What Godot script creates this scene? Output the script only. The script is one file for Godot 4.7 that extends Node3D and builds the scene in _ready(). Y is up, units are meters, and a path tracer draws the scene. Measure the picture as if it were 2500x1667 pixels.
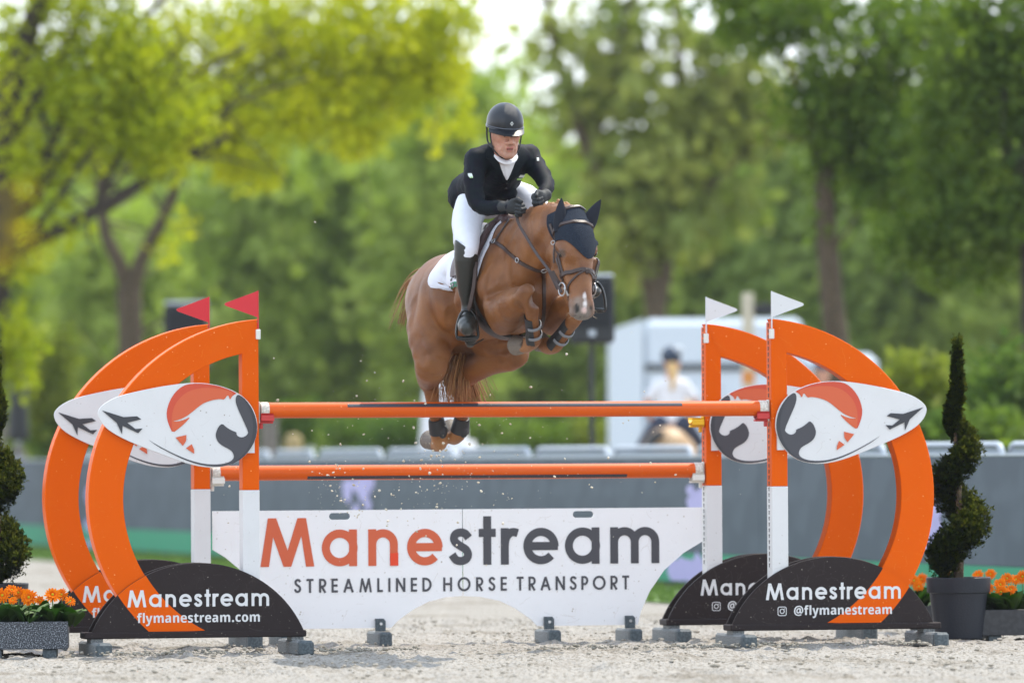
extends Node3D
# A show jumping oxer with horse and rider; y up, metres. The camera stands at x 0, z 0 and looks along -z.
const F := 16000.0            # focal length in photo pixels (photo 2500 x 1667)
const HZ := 1115.0            # photo row of the horizon
const EYE := 1.1              # camera height
const ROLL := 0.0058
const TH := 0.25107           # turn of the fence
var view := Basis(Vector3(0, 0, 1), -ROLL)
var fence := Transform3D(Basis(Vector3.UP, TH), Vector3(0.0348, 0, -37.6))
var M := {}
var taken := {}

# ---------------------------------------------------------------- mesh builder
class MB:
	var v := PackedVector3Array()
	var n := PackedVector3Array()
	var c := PackedColorArray()
	var ix := PackedInt32Array()
	var col := Color.WHITE
	var xf := Transform3D()
	func vert(p: Vector3, nn: Vector3) -> int:
		v.append(xf * p)
		n.append((xf.basis * nn).normalized())
		c.append(col)
		return v.size() - 1
	func tri(a: int, b: int, d: int) -> void:      # wound so that it agrees with its normals
		var g := (v[b] - v[a]).cross(v[d] - v[a])
		if g.dot(n[a] + n[b] + n[d]) > 0.0:
			ix.append_array([a, d, b])
		else:
			ix.append_array([a, b, d])
	func face(a: Vector3, b: Vector3, d: Vector3, nn: Vector3) -> void:
		tri(vert(a, nn), vert(b, nn), vert(d, nn))
	func quad(a: Vector3, b: Vector3, d: Vector3, e: Vector3, out := Vector3.ZERO) -> void:
		var nn := (b - a).cross(e - a)
		if nn.length_squared() < 1e-16:
			nn = (d - b).cross(e - b)
		nn = nn.normalized()
		if out != Vector3.ZERO and nn.dot(out) < 0.0:
			nn = -nn
		var i := vert(a, nn)
		var j := vert(b, nn)
		var k := vert(d, nn)
		var l := vert(e, nn)
		tri(i, j, k)
		tri(i, k, l)
	func box(lo: Vector3, hi: Vector3, b := 0.0) -> void:      # b: chamfer
		var m := (lo + hi) * 0.5
		var h := (hi - lo) * 0.5
		b = minf(b, minf(h.x, minf(h.y, h.z)) * 0.9)
		for ax in 3:
			var u := (ax + 1) % 3
			var w := (ax + 2) % 3
			for s in [-1.0, 1.0]:
				var q := []
				for k in [[-1, -1], [1, -1], [1, 1], [-1, 1]]:
					var p := Vector3()
					p[ax] = s * h[ax]
					p[u] = k[0] * (h[u] - b)
					p[w] = k[1] * (h[w] - b)
					q.append(m + p)
				var o := Vector3()
				o[ax] = s
				quad(q[0], q[1], q[2], q[3], o)
		if b <= 0.0:
			return
		for ax in 3:
			var u := (ax + 1) % 3
			var w := (ax + 2) % 3
			for s in [-1.0, 1.0]:
				for t in [-1.0, 1.0]:
					var q := []
					for k in [[-1, 0], [1, 0], [1, 1], [-1, 1]]:
						var p := Vector3()
						p[ax] = k[0] * (h[ax] - b)
						p[u] = s * (h[u] - (b if k[1] else 0.0))
						p[w] = t * (h[w] - (0.0 if k[1] else b))
						q.append(m + p)
					var o := Vector3()
					o[u] = s
					o[w] = t
					quad(q[0], q[1], q[2], q[3], o)
		for s in [-1.0, 1.0]:
			for t in [-1.0, 1.0]:
				for r in [-1.0, 1.0]:
					face(m + Vector3(s * h.x, t * (h.y - b), r * (h.z - b)), m + Vector3(s * (h.x - b), t * h.y, r * (h.z - b)), m + Vector3(s * (h.x - b), t * (h.y - b), r * h.z), Vector3(s, t, r).normalized())
	func tube(p: Array, r: Array, sides := 10, caps := true, squash := 1.0, axis := Vector3.ZERO) -> void:
		var t0: Vector3 = (p[1] - p[0]).normalized()
		var side: Vector3 = axis if axis != Vector3.ZERO else (Vector3.UP if absf(t0.y) < 0.9 else Vector3.RIGHT)
		side = (side - t0 * side.dot(t0)).normalized()
		var last := -1
		for i in p.size():
			var t: Vector3 = (p[mini(i + 1, p.size() - 1)] - p[maxi(i - 1, 0)]).normalized()
			side = (side - t * side.dot(t)).normalized()
			var up := t.cross(side)
			var start := v.size()
			var rad: float = r[mini(i, r.size() - 1)]
			for s in sides:
				var a := TAU * s / sides
				var o := side * cos(a) * squash + up * sin(a)
				vert(p[i] + o * rad, (side * cos(a) + up * sin(a) * squash).normalized())
			if last >= 0:
				for s in sides:
					tri(last + s, last + (s + 1) % sides, start + s)
					tri(last + (s + 1) % sides, start + (s + 1) % sides, start + s)
			last = start
			if caps and (i == 0 or i == p.size() - 1):
				var o := -t if i == 0 else t
				var m := vert(p[i], o)
				for s in sides:
					var a := TAU * s / sides
					var b := TAU * (s + 1) / sides
					tri(m, vert(p[i] + (side * cos(a) * squash + up * sin(a)) * rad, o), vert(p[i] + (side * cos(b) * squash + up * sin(b)) * rad, o))
	func lathe(prof: Array, sides := 24, at := Vector3.ZERO, half := TAU) -> void:   # prof: Vector2(radius, height)
		var last := -1
		for i in prof.size():
			var a: Vector2 = prof[maxi(i - 1, 0)]
			var b: Vector2 = prof[mini(i + 1, prof.size() - 1)]
			var t := (b - a).normalized()
			var start := v.size()
			for s in sides + 1:
				var w := half * s / sides
				vert(at + Vector3(cos(w) * prof[i].x, prof[i].y, sin(w) * prof[i].x), Vector3(cos(w) * t.y, -t.x, sin(w) * t.y))
			if last >= 0:
				for s in sides:
					tri(last + s, last + s + 1, start + s)
					tri(last + s + 1, start + s + 1, start + s)
			last = start
	func ball(at: Vector3, r: Vector3, lon := 14, lat := 9, turn := Basis()) -> void:
		var start := v.size()
		for j in lat + 1:
			for i in lon + 1:
				var a := PI * j / lat
				var b := TAU * i / lon
				var o := Vector3(sin(a) * cos(b), cos(a), sin(a) * sin(b))
				vert(at + turn * (o * r), turn * (o / r).normalized())
		for j in lat:
			for i in lon:
				var k := start + j * (lon + 1) + i
				if j > 0: tri(k, k + 1, k + lon + 1)
				if j < lat - 1: tri(k + 1, k + lon + 2, k + lon + 1)
	func flat(poly: PackedVector2Array, z: float, out := 1.0) -> void:
		var t := Geometry2D.triangulate_polygon(poly)
		var o := Vector3(0, 0, out)
		for i in range(0, t.size(), 3):
			face(Vector3(poly[t[i]].x, poly[t[i]].y, z), Vector3(poly[t[i + 1]].x, poly[t[i + 1]].y, z), Vector3(poly[t[i + 2]].x, poly[t[i + 2]].y, z), o)
	func extrude(poly: PackedVector2Array, z0: float, z1: float, b := 0.0, smooth := 0.8) -> void:
		if Geometry2D.is_polygon_clockwise(poly):
			poly = poly.duplicate()
			poly.reverse()
		var m := poly.size()
		var inner := PackedVector2Array()
		var nrm := []
		for i in m:
			var d0 := (poly[i] - poly[(i + m - 1) % m]).normalized()
			var d1 := (poly[(i + 1) % m] - poly[i]).normalized()
			var n0 := Vector2(d0.y, -d0.x)
			var n1 := Vector2(d1.y, -d1.x)
			var h := (n0 + n1)
			h = h.normalized() if h.length() > 0.1 else n0
			inner.append(poly[i] - h * b / maxf(h.dot(n0), 0.5))
			nrm.append([n0, n1, h, n0.dot(n1) > smooth])
		flat(inner, z1, 1.0)
		flat(inner, z0, -1.0)
		for i in m:
			var j := (i + 1) % m
			var na: Vector2 = nrm[i][2] if nrm[i][3] else nrm[i][1]
			var nb: Vector2 = nrm[j][2] if nrm[j][3] else nrm[j][0]
			var rows := [[inner, z0, -1.0], [poly, z0 + b, 0.0], [poly, z1 - b, 0.0], [inner, z1, 1.0]] if b > 0.0 else [[poly, z0, 0.0], [poly, z1, 0.0]]
			for k in rows.size() - 1:
				var p: PackedVector2Array = rows[k][0]
				var q: PackedVector2Array = rows[k + 1][0]
				var zn: float = rows[k][1] if k == 0 else rows[k][1]
				var lean: float = 0.0 if b <= 0.0 or k == 1 else (-1.0 if k == 0 else 1.0)
				var a0 := vert(Vector3(p[i].x, p[i].y, zn), Vector3(na.x, na.y, lean))
				var a1 := vert(Vector3(p[j].x, p[j].y, zn), Vector3(nb.x, nb.y, lean))
				var a2 := vert(Vector3(q[j].x, q[j].y, rows[k + 1][1]), Vector3(nb.x, nb.y, lean))
				var a3 := vert(Vector3(q[i].x, q[i].y, rows[k + 1][1]), Vector3(na.x, na.y, lean))
				tri(a0, a1, a2)
				tri(a0, a2, a3)
	func strap(p: Array, nr: Array, w, th: float) -> void:       # a flat leather strap that lies on a surface
		var rows := []
		for i in p.size():
			var t: Vector3 = (p[mini(i + 1, p.size() - 1)] - p[maxi(i - 1, 0)]).normalized()
			var nn: Vector3 = (nr[i] - t * nr[i].dot(t)).normalized()
			var s := t.cross(nn).normalized()
			var wi: float = (w[mini(i, w.size() - 1)] if w is Array else w) * 0.5
			rows.append([p[i] - s * wi, p[i] - s * wi * 0.8 + nn * th, p[i] + s * wi * 0.8 + nn * th, p[i] + s * wi, nn, s])
		for i in rows.size() - 1:
			var a: Array = rows[i]
			var b: Array = rows[i + 1]
			for k in 3:
				var na: Vector3 = [(a[4] * 0.4 - a[5]).normalized(), a[4], (a[4] * 0.4 + a[5]).normalized()][k]
				var nb: Vector3 = [(b[4] * 0.4 - b[5]).normalized(), b[4], (b[4] * 0.4 + b[5]).normalized()][k]
				var i0 := vert(a[k], na)
				var i1 := vert(a[k + 1], na)
				var i2 := vert(b[k + 1], nb)
				var i3 := vert(b[k], nb)
				tri(i0, i1, i2)
				tri(i0, i2, i3)
	func mesh() -> ArrayMesh:
		var a := []
		a.resize(Mesh.ARRAY_MAX)
		a[Mesh.ARRAY_VERTEX] = v
		a[Mesh.ARRAY_NORMAL] = n
		a[Mesh.ARRAY_COLOR] = c
		a[Mesh.ARRAY_INDEX] = ix
		var m := ArrayMesh.new()
		if v.size() > 0:
			m.add_surface_from_arrays(Mesh.PRIMITIVE_TRIANGLES, a)
		return m

class Look:                        # colour and fine relief of a soft body; the bodies bring their own
	func paint(_p: Vector3, _n: Vector3) -> Color:
		return Color.WHITE
	func push(_p: Vector3, _n: Vector3) -> float:
		return 0.0

# ---------------------------------------------------------------- soft bodies: a distance field on a grid, meshed as surface nets
class Blob:
	var lo: Vector3
	var nx: int
	var ny: int
	var nz: int
	var h: float
	var f := PackedFloat32Array()
	func _init(a: Vector3, b: Vector3, cell: float) -> void:
		lo = a
		h = cell
		nx = int((b.x - a.x) / cell) + 2
		ny = int((b.y - a.y) / cell) + 2
		nz = int((b.z - a.z) / cell) + 2
		f.resize(nx * ny * nz)
		f.fill(9.0)
	func add(a: Vector3, b: Vector3, ra: float, rb: float, k := 0.03, lat := Vector3.ZERO, squash := 1.0, cut := false, more := 0.0) -> void:
		var g := 1.0 / squash - 1.0
		var most := maxf(ra, rb) * maxf(1.0, squash) + k + more + 3.0 * h
		var p0 := (a.min(b) - Vector3.ONE * most - lo) / h
		var p1 := (a.max(b) + Vector3.ONE * most - lo) / h
		var x0 := maxi(0, int(p0.x))
		var y0 := maxi(0, int(p0.y))
		var z0 := maxi(0, int(p0.z))
		var x1 := mini(nx - 1, int(p1.x) + 1)
		var y1 := mini(ny - 1, int(p1.y) + 1)
		var z1 := mini(nz - 1, int(p1.z) + 1)
		var stretched := squash != 1.0
		var ba := b - a
		if stretched:
			ba += lat * (ba.dot(lat) * g)
		var inv := 1.0 / maxf(ba.length_squared(), 1e-9)
		var dr := rb - ra
		var ik := 1.0 / maxf(k, 1e-5)
		var lim := k + more + 3.0 * h
		for z in range(z0, z1 + 1):
			for y in range(y0, y1 + 1):
				var i := (z * ny + y) * nx + x0
				var pa := Vector3(lo.x + x0 * h, lo.y + y * h, lo.z + z * h) - a
				for x in range(x0, x1 + 1):
					var q := pa
					pa.x += h
					if stretched:
						q += lat * (q.dot(lat) * g)
					var t := clampf(q.dot(ba) * inv, 0.0, 1.0)
					var d := (q - ba * t).length() - ra - dr * t
					if cut:
						if d < lim:
							var e := -d
							var o := f[i]
							var m := maxf(k - absf(o - e), 0.0)
							f[i] = maxf(o, e) + m * m * ik * 0.25
					elif d < lim:
						var o := f[i]
						var m := maxf(k - absf(o - d), 0.0)
						f[i] = minf(o, d) - m * m * ik * 0.25
					i += 1
	func chain(p: Array, k: float, lat := Vector3.ZERO, steps := 3) -> void:   # a smooth limb through [place, radius, lateral share], joined to the rest over k
		var keep := f
		f = PackedFloat32Array()
		f.resize(keep.size())
		f.fill(9.0)
		var n := p.size()
		for i in n - 1:
			for s in steps:
				var e := []
				for t in [float(s) / steps, float(s + 1) / steps]:
					var a: Array = p[maxi(i - 1, 0)]
					var d: Array = p[mini(i + 2, n - 1)]
					e.append([p[i][0].cubic_interpolate(p[i + 1][0], a[0], d[0], t), lerpf(p[i][1], p[i + 1][1], smoothstep(0.0, 1.0, t) * 0.5 + t * 0.5), lerpf(p[i][2], p[i + 1][2], t)])
				add(e[0][0], e[1][0], e[0][1], e[1][1], 0.0, lat, (e[0][2] + e[1][2]) * 0.5, false, k)
		var ik := 1.0 / maxf(k, 1e-5)
		for i in f.size():
			var d := f[i]
			if d < 8.0:
				var o := keep[i]
				var m := maxf(k - absf(o - d), 0.0)
				keep[i] = minf(o, d) - m * m * ik * 0.25
		f = keep
	func at(p: Vector3) -> float:
		var q := (p - lo) / h
		var x := int(q.x)
		var y := int(q.y)
		var z := int(q.z)
		if q.x < 0 or q.y < 0 or q.z < 0 or x >= nx - 1 or y >= ny - 1 or z >= nz - 1:
			return 9.0
		var a := q.x - x
		var b := q.y - y
		var c := q.z - z
		var i := (z * ny + y) * nx + x
		var s := nx * ny
		return lerpf(lerpf(lerpf(f[i], f[i + 1], a), lerpf(f[i + nx], f[i + nx + 1], a), b), lerpf(lerpf(f[i + s], f[i + s + 1], a), lerpf(f[i + s + nx], f[i + s + nx + 1], a), b), c)
	func grad(p: Vector3, e := 0.0) -> Vector3:
		e = e if e > 0.0 else h
		return Vector3(at(p + Vector3(e, 0, 0)) - at(p - Vector3(e, 0, 0)), at(p + Vector3(0, e, 0)) - at(p - Vector3(0, e, 0)), at(p + Vector3(0, 0, e)) - at(p - Vector3(0, 0, e))).normalized()
	func cast(o: Vector3, d: Vector3, far: float) -> Variant:
		var t := 0.0
		var last := 9.0
		while t < far:
			var g := at(o + d * t)
			if g < 0.0:
				var back := 0.0 if last > 8.0 else h * 0.5 * g / maxf(last - g, 1e-6)
				return o + d * (t + back)
			last = g
			t += h * 0.5
		return null
	func build(mb: MB, look: Look = null) -> void:
		var id := PackedInt32Array()
		id.resize(f.size())
		id.fill(-1)
		var s := nx * ny
		var off := [0, 1, nx, nx + 1, s, s + 1, s + nx, s + nx + 1]
		var edges := [[0, 1], [2, 3], [4, 5], [6, 7], [0, 2], [1, 3], [4, 6], [5, 7], [0, 4], [1, 5], [2, 6], [3, 7]]
		var corner := []
		for k in 8:
			corner.append(Vector3(k & 1, (k >> 1) & 1, k >> 2))
		var big := h * 3.5
		var g := PackedFloat32Array()
		g.resize(8)
		for z in nz - 1:
			for y in ny - 1:
				var i := (z * ny + y) * nx - 1
				for x in nx - 1:
					i += 1
					var w := f[i]
					if w > big or w < -big:
						continue
					var inside := 0
					for k in 8:
						g[k] = f[i + off[k]]
						if g[k] < 0.0:
							inside += 1
					if inside == 0 or inside == 8:
						continue
					var sum := Vector3()
					var m := 0
					for e in edges:
						var a: float = g[e[0]]
						var b: float = g[e[1]]
						if (a < 0.0) != (b < 0.0):
							sum += corner[e[0]].lerp(corner[e[1]], a / (a - b))
							m += 1
					var p := lo + (Vector3(x, y, z) + sum / m) * h
					var n := Vector3(g[1] - g[0] + g[3] - g[2] + g[5] - g[4] + g[7] - g[6], g[2] - g[0] + g[3] - g[1] + g[6] - g[4] + g[7] - g[5], g[4] - g[0] + g[5] - g[1] + g[6] - g[2] + g[7] - g[3]).normalized()
					if look:
						p += n * look.push(p, n)
						mb.col = look.paint(p, n)
					id[i] = mb.vert(p, n)
		for z in range(1, nz - 1):
			for y in range(1, ny - 1):
				var i := (z * ny + y) * nx
				for x in range(1, nx - 1):
					i += 1
					var w := f[i]
					if w > big or w < -big:
						continue
					if (w < 0.0) != (f[i + 1] < 0.0):
						ring(mb, id[i], id[i - nx], id[i - nx - s], id[i - s])
					if (w < 0.0) != (f[i + nx] < 0.0):
						ring(mb, id[i], id[i - s], id[i - s - 1], id[i - 1])
					if (w < 0.0) != (f[i + s] < 0.0):
						ring(mb, id[i], id[i - 1], id[i - 1 - nx], id[i - nx])
	func ring(mb: MB, a: int, b: int, c: int, d: int) -> void:
		if a < 0 or b < 0 or c < 0 or d < 0:
			return
		mb.tri(a, b, c)
		mb.tri(a, c, d)

# ---------------------------------------------------------------- placing and naming
func px(u: float, v: float, z: float) -> Vector3:               # the point at depth z in the direction of a photo pixel
	return Vector3(0, EYE, 0) + view * Vector3((u - 1250.0) / F * z, (HZ - v) / F * z, -z)
func ground(u: float, v: float) -> Vector3:                     # where the direction of a photo pixel meets the ground
	var d := view * Vector3((u - 1250.0) / F, (HZ - v) / F, -1.0)
	return Vector3(0, EYE, 0) + d * (EYE / -d.y)
func numbered(called: String) -> String:
	taken[called] = taken.get(called, -1) + 1
	return called if taken[called] == 0 else "%s_%03d" % [called, taken[called]]
func tag(o: Node3D, label := "", category := "", group := "", kind := "") -> Node3D:
	if label: o.set_meta("label", label)
	if category: o.set_meta("category", category)
	if group: o.set_meta("group", group)
	if kind: o.set_meta("kind", kind)
	return o
func thing(called: String, label: String, category: String, at := Transform3D(), group := "") -> Node3D:
	var o := Node3D.new()
	o.name = numbered(called)
	add_child(o)
	o.transform = at
	tag(o, label, category, group)
	return o
func part(called: String, m: Variant, mt: Material, parent: Node3D = self, at := Transform3D()) -> MeshInstance3D:
	var o := MeshInstance3D.new()
	o.name = called if parent != self else numbered(called)
	o.mesh = m.mesh() if m is MB else m
	o.material_override = mt
	o.transform = at
	parent.add_child(o, true)
	return o
func rgb(r: float, g: float, b: float) -> Color:
	return Color(r / 255.0, g / 255.0, b / 255.0)
func mat(c: Color, rough := 0.6, spec := 0.5) -> StandardMaterial3D:
	var m := StandardMaterial3D.new()
	m.albedo_color = c
	m.roughness = rough
	m.metallic_specular = spec
	return m
func tinted(rough := 0.6, spec := 0.5) -> StandardMaterial3D:   # colour from the mesh
	var m := mat(Color.WHITE, rough, spec)
	m.vertex_color_use_as_albedo = true
	return m
func noise_tex(freq: float, octaves: int, lo: Color, hi: Color, size := 256, seed_ := 1, from := 0.3, to := 0.7, kind := FastNoiseLite.TYPE_SIMPLEX) -> NoiseTexture2D:
	var n := FastNoiseLite.new()
	n.noise_type = kind
	n.frequency = freq
	n.fractal_octaves = octaves
	n.seed = seed_
	var t := NoiseTexture2D.new()
	t.width = size
	t.height = size
	t.seamless = true
	t.noise = n
	var g := Gradient.new()
	g.set_color(0, lo)
	g.set_color(1, hi)
	g.set_offset(0, from)
	g.set_offset(1, to)
	t.color_ramp = g
	return t
func relief(m: StandardMaterial3D, freq: float, octaves: int, cm: float, scale: float, seed_ := 3) -> StandardMaterial3D:
	m.heightmap_enabled = true
	m.heightmap_texture = noise_tex(freq, octaves, Color.BLACK, Color.WHITE, 256, seed_, 0.0, 1.0)
	m.heightmap_scale = cm
	m.uv1_triplanar = true
	m.uv1_scale = Vector3.ONE * scale
	return m
func worn(c0: Color, c1: Color, rough: float, freq: float, octaves: int, scale: float, from := 0.35, to := 0.7, seed_ := 5) -> StandardMaterial3D:
	var m := mat(Color.WHITE, rough)
	m.albedo_texture = noise_tex(freq, octaves, c0, c1, 256, seed_, from, to)
	m.uv1_triplanar = true
	m.uv1_scale = Vector3.ONE * scale
	return m
func scuffed(c: Color, mark: Color, rough: float, count: int, seed_: int, per_metre: float) -> StandardMaterial3D:    # paint with chips, splashes and scratches
	var rng := RandomNumberGenerator.new()
	rng.seed = seed_
	var n := 1024
	var im := Image.create(n, n, false, Image.FORMAT_RGB8)
	im.fill(c)
	var soft := FastNoiseLite.new()
	soft.frequency = 0.006
	soft.seed = seed_
	for y in range(0, n, 8):
		for x in range(0, n, 8):
			im.fill_rect(Rect2i(x, y, 8, 8), c.lerp(mark, clampf(soft.get_noise_2d(x, y) * 0.04, 0.0, 0.03)))
	for i in count:
		var x := rng.randi() % n
		var y := rng.randi() % n
		var a := rng.randf_range(0.25, 0.8)
		var k := rng.randf()
		if k < 0.82:
			var r := 1 + int(3.0 * pow(rng.randf(), 5.0))
			for dy in range(-r, r + 1):
				for dx in range(-r, r + 1):
					if dx * dx + dy * dy <= r * r * rng.randf_range(0.5, 1.2):
						var q := Vector2i(posmod(x + dx, n), posmod(y + dy, n))
						im.set_pixelv(q, im.get_pixelv(q).lerp(mark, a))
		else:
			var d := Vector2.from_angle(rng.randf() * TAU)
			for s in rng.randi_range(10, 70):
				var q := Vector2i(posmod(int(x + d.x * s), n), posmod(int(y + d.y * s), n))
				im.set_pixelv(q, im.get_pixelv(q).lerp(mark, a * 0.5))
				d = d.rotated(rng.randfn() * 0.03)
	var m := mat(Color.WHITE, rough)
	m.albedo_texture = ImageTexture.create_from_image(im)
	m.uv1_triplanar = true
	m.uv1_scale = Vector3.ONE * per_metre
	return m
func poly(a: Array, sx := 1.0, sy := 1.0, ox := 0.0, oy := 0.0) -> PackedVector2Array:   # flat list x, y, x, y ...
	var p := PackedVector2Array()
	for i in range(0, a.size(), 2):
		p.append(Vector2((a[i] - ox) * sx, (a[i + 1] - oy) * sy))
	return p
func rounded(p: PackedVector2Array, times := 2) -> PackedVector2Array:      # Chaikin corner cutting
	for t in times:
		var q := PackedVector2Array()
		for i in p.size():
			var a := p[i]
			var b := p[(i + 1) % p.size()]
			q.append(a.lerp(b, 0.25))
			q.append(a.lerp(b, 0.75))
		p = q
	return p
func curve(p: Array, steps := 6) -> Array:                       # a smooth line through points
	var out := []
	for i in p.size() - 1:
		var a = p[maxi(i - 1, 0)]
		var b = p[i]
		var c = p[i + 1]
		var d = p[mini(i + 2, p.size() - 1)]
		for s in steps:
			out.append(b.cubic_interpolate(c, a, d, float(s) / steps))
	out.append(p[-1])
	return out

# ---------------------------------------------------------------- the scene
func _ready() -> void:
	set_view()
	make_materials()
	make_ground()
	make_perimeter()
	make_trees()
	make_behind()
	make_fence()
	make_horse()
	make_tack()
	make_rider()
	make_plants()
	make_clods()

func set_view() -> void:
	var cam := Camera3D.new()
	cam.name = "camera"
	add_child(cam)
	var lens := CameraAttributesPhysical.new()
	lens.frustum_focal_length = 400.0
	lens.exposure_aperture = 3.5
	lens.frustum_focus_distance = 36.9
	lens.frustum_near = 1.0
	lens.frustum_far = 1500.0
	cam.attributes = lens
	cam.projection = Camera3D.PROJECTION_FRUSTUM
	cam.near = 1.0
	cam.far = 1500.0
	cam.size = 1667.0 / F
	cam.frustum_offset = Vector2(0, (HZ - 833.5) / F)
	cam.transform = Transform3D(view, Vector3(0, EYE, 0))
	cam.current = true
	var env := Environment.new()
	env.background_mode = Environment.BG_SKY
	var sky := ProceduralSkyMaterial.new()
	sky.sky_top_color = rgb(184, 199, 218)
	sky.sky_horizon_color = rgb(228, 232, 236)
	sky.sky_curve = 0.2
	sky.sky_energy_multiplier = 1.25
	sky.ground_bottom_color = rgb(150, 145, 130)
	sky.ground_horizon_color = rgb(205, 205, 200)
	env.sky = Sky.new()
	env.sky.sky_material = sky
	env.tonemap_mode = Environment.TONE_MAPPER_LINEAR
	env.tonemap_exposure = 1.6
	env.sdfgi_enabled = true
	env.ssao_enabled = true
	env.ssil_enabled = true
	env.fog_enabled = true
	env.fog_density = 0.0002
	env.fog_light_color = rgb(225, 232, 238)
	var w := WorldEnvironment.new()
	w.name = "environment"
	w.environment = env
	add_child(w)
	var sun := DirectionalLight3D.new()
	sun.name = "sun"
	sun.light_energy = 1.05
	sun.light_angular_distance = 0.6
	sun.light_color = rgb(255, 246, 230)
	sun.shadow_enabled = true
	add_child(sun)
	sun.look_at_from_position(Vector3(0.5, 1.25, -0.62), Vector3.ZERO)

func make_materials() -> void:
	M.orange = scuffed(rgb(220, 90, 0), rgb(240, 205, 180), 0.42, 700, 21, 0.75)
	M.orange.metallic_specular = 0.2
	M.white = scuffed(rgb(216, 216, 216), rgb(140, 130, 118), 0.5, 420, 22, 0.75)
	M.white.metallic_specular = 0.3
	M.board = scuffed(rgb(236, 236, 237), rgb(150, 136, 118), 0.45, 900, 23, 0.6)
	M.dark = scuffed(rgb(46, 39, 39), rgb(176, 168, 156), 0.55, 1500, 24, 0.8)
	M.dark.metallic_specular = 0.25
	M.print_dark = mat(rgb(66, 66, 72), 0.5)
	M.print_black = mat(rgb(52, 54, 60), 0.5)
	M.print_orange = mat(rgb(206, 92, 52), 0.5)
	M.print_red = mat(rgb(200, 72, 44), 0.5)
	M.print_hot = mat(rgb(226, 62, 14), 0.5)
	M.red = mat(rgb(205, 26, 40), 0.35)
	M.cup_red = mat(rgb(188, 46, 44), 0.4)
	M.cup_white = mat(rgb(222, 220, 212), 0.5)
	M.cup_yellow = mat(rgb(232, 180, 24), 0.45)
	M.foot = relief(worn(rgb(104, 108, 110), rgb(132, 135, 135), 0.75, 0.05, 4, 3.0), 0.05, 4, 0.4, 5.0)
	M.foot_end = worn(rgb(62, 72, 78), rgb(84, 94, 98), 0.6, 0.06, 4, 3.0)
	M.steel = mat(rgb(190, 192, 195), 0.3)
	M.steel.metallic = 0.9
	M.grey_paint = mat(rgb(178, 186, 194), 0.4)
	M.gloss = mat(rgb(22, 14, 10), 0.08)
	M.hoof = relief(worn(rgb(92, 84, 76), rgb(142, 132, 120), 0.6, 0.06, 4, 8.0), 0.06, 4, 0.3, 8.0)
	M.hair = tinted(0.45, 0.4)
	M.whisker = mat(rgb(214, 190, 160), 0.5)
	M.eye = mat(rgb(60, 46, 38), 0.15)
	M.trim = mat(rgb(70, 74, 82), 0.25)
	M.lime = mat(rgb(150, 200, 90), 0.6)
	M.black_gloss = mat(rgb(20, 21, 23), 0.18)
	M.black = mat(rgb(28, 30, 33), 0.5)

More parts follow.
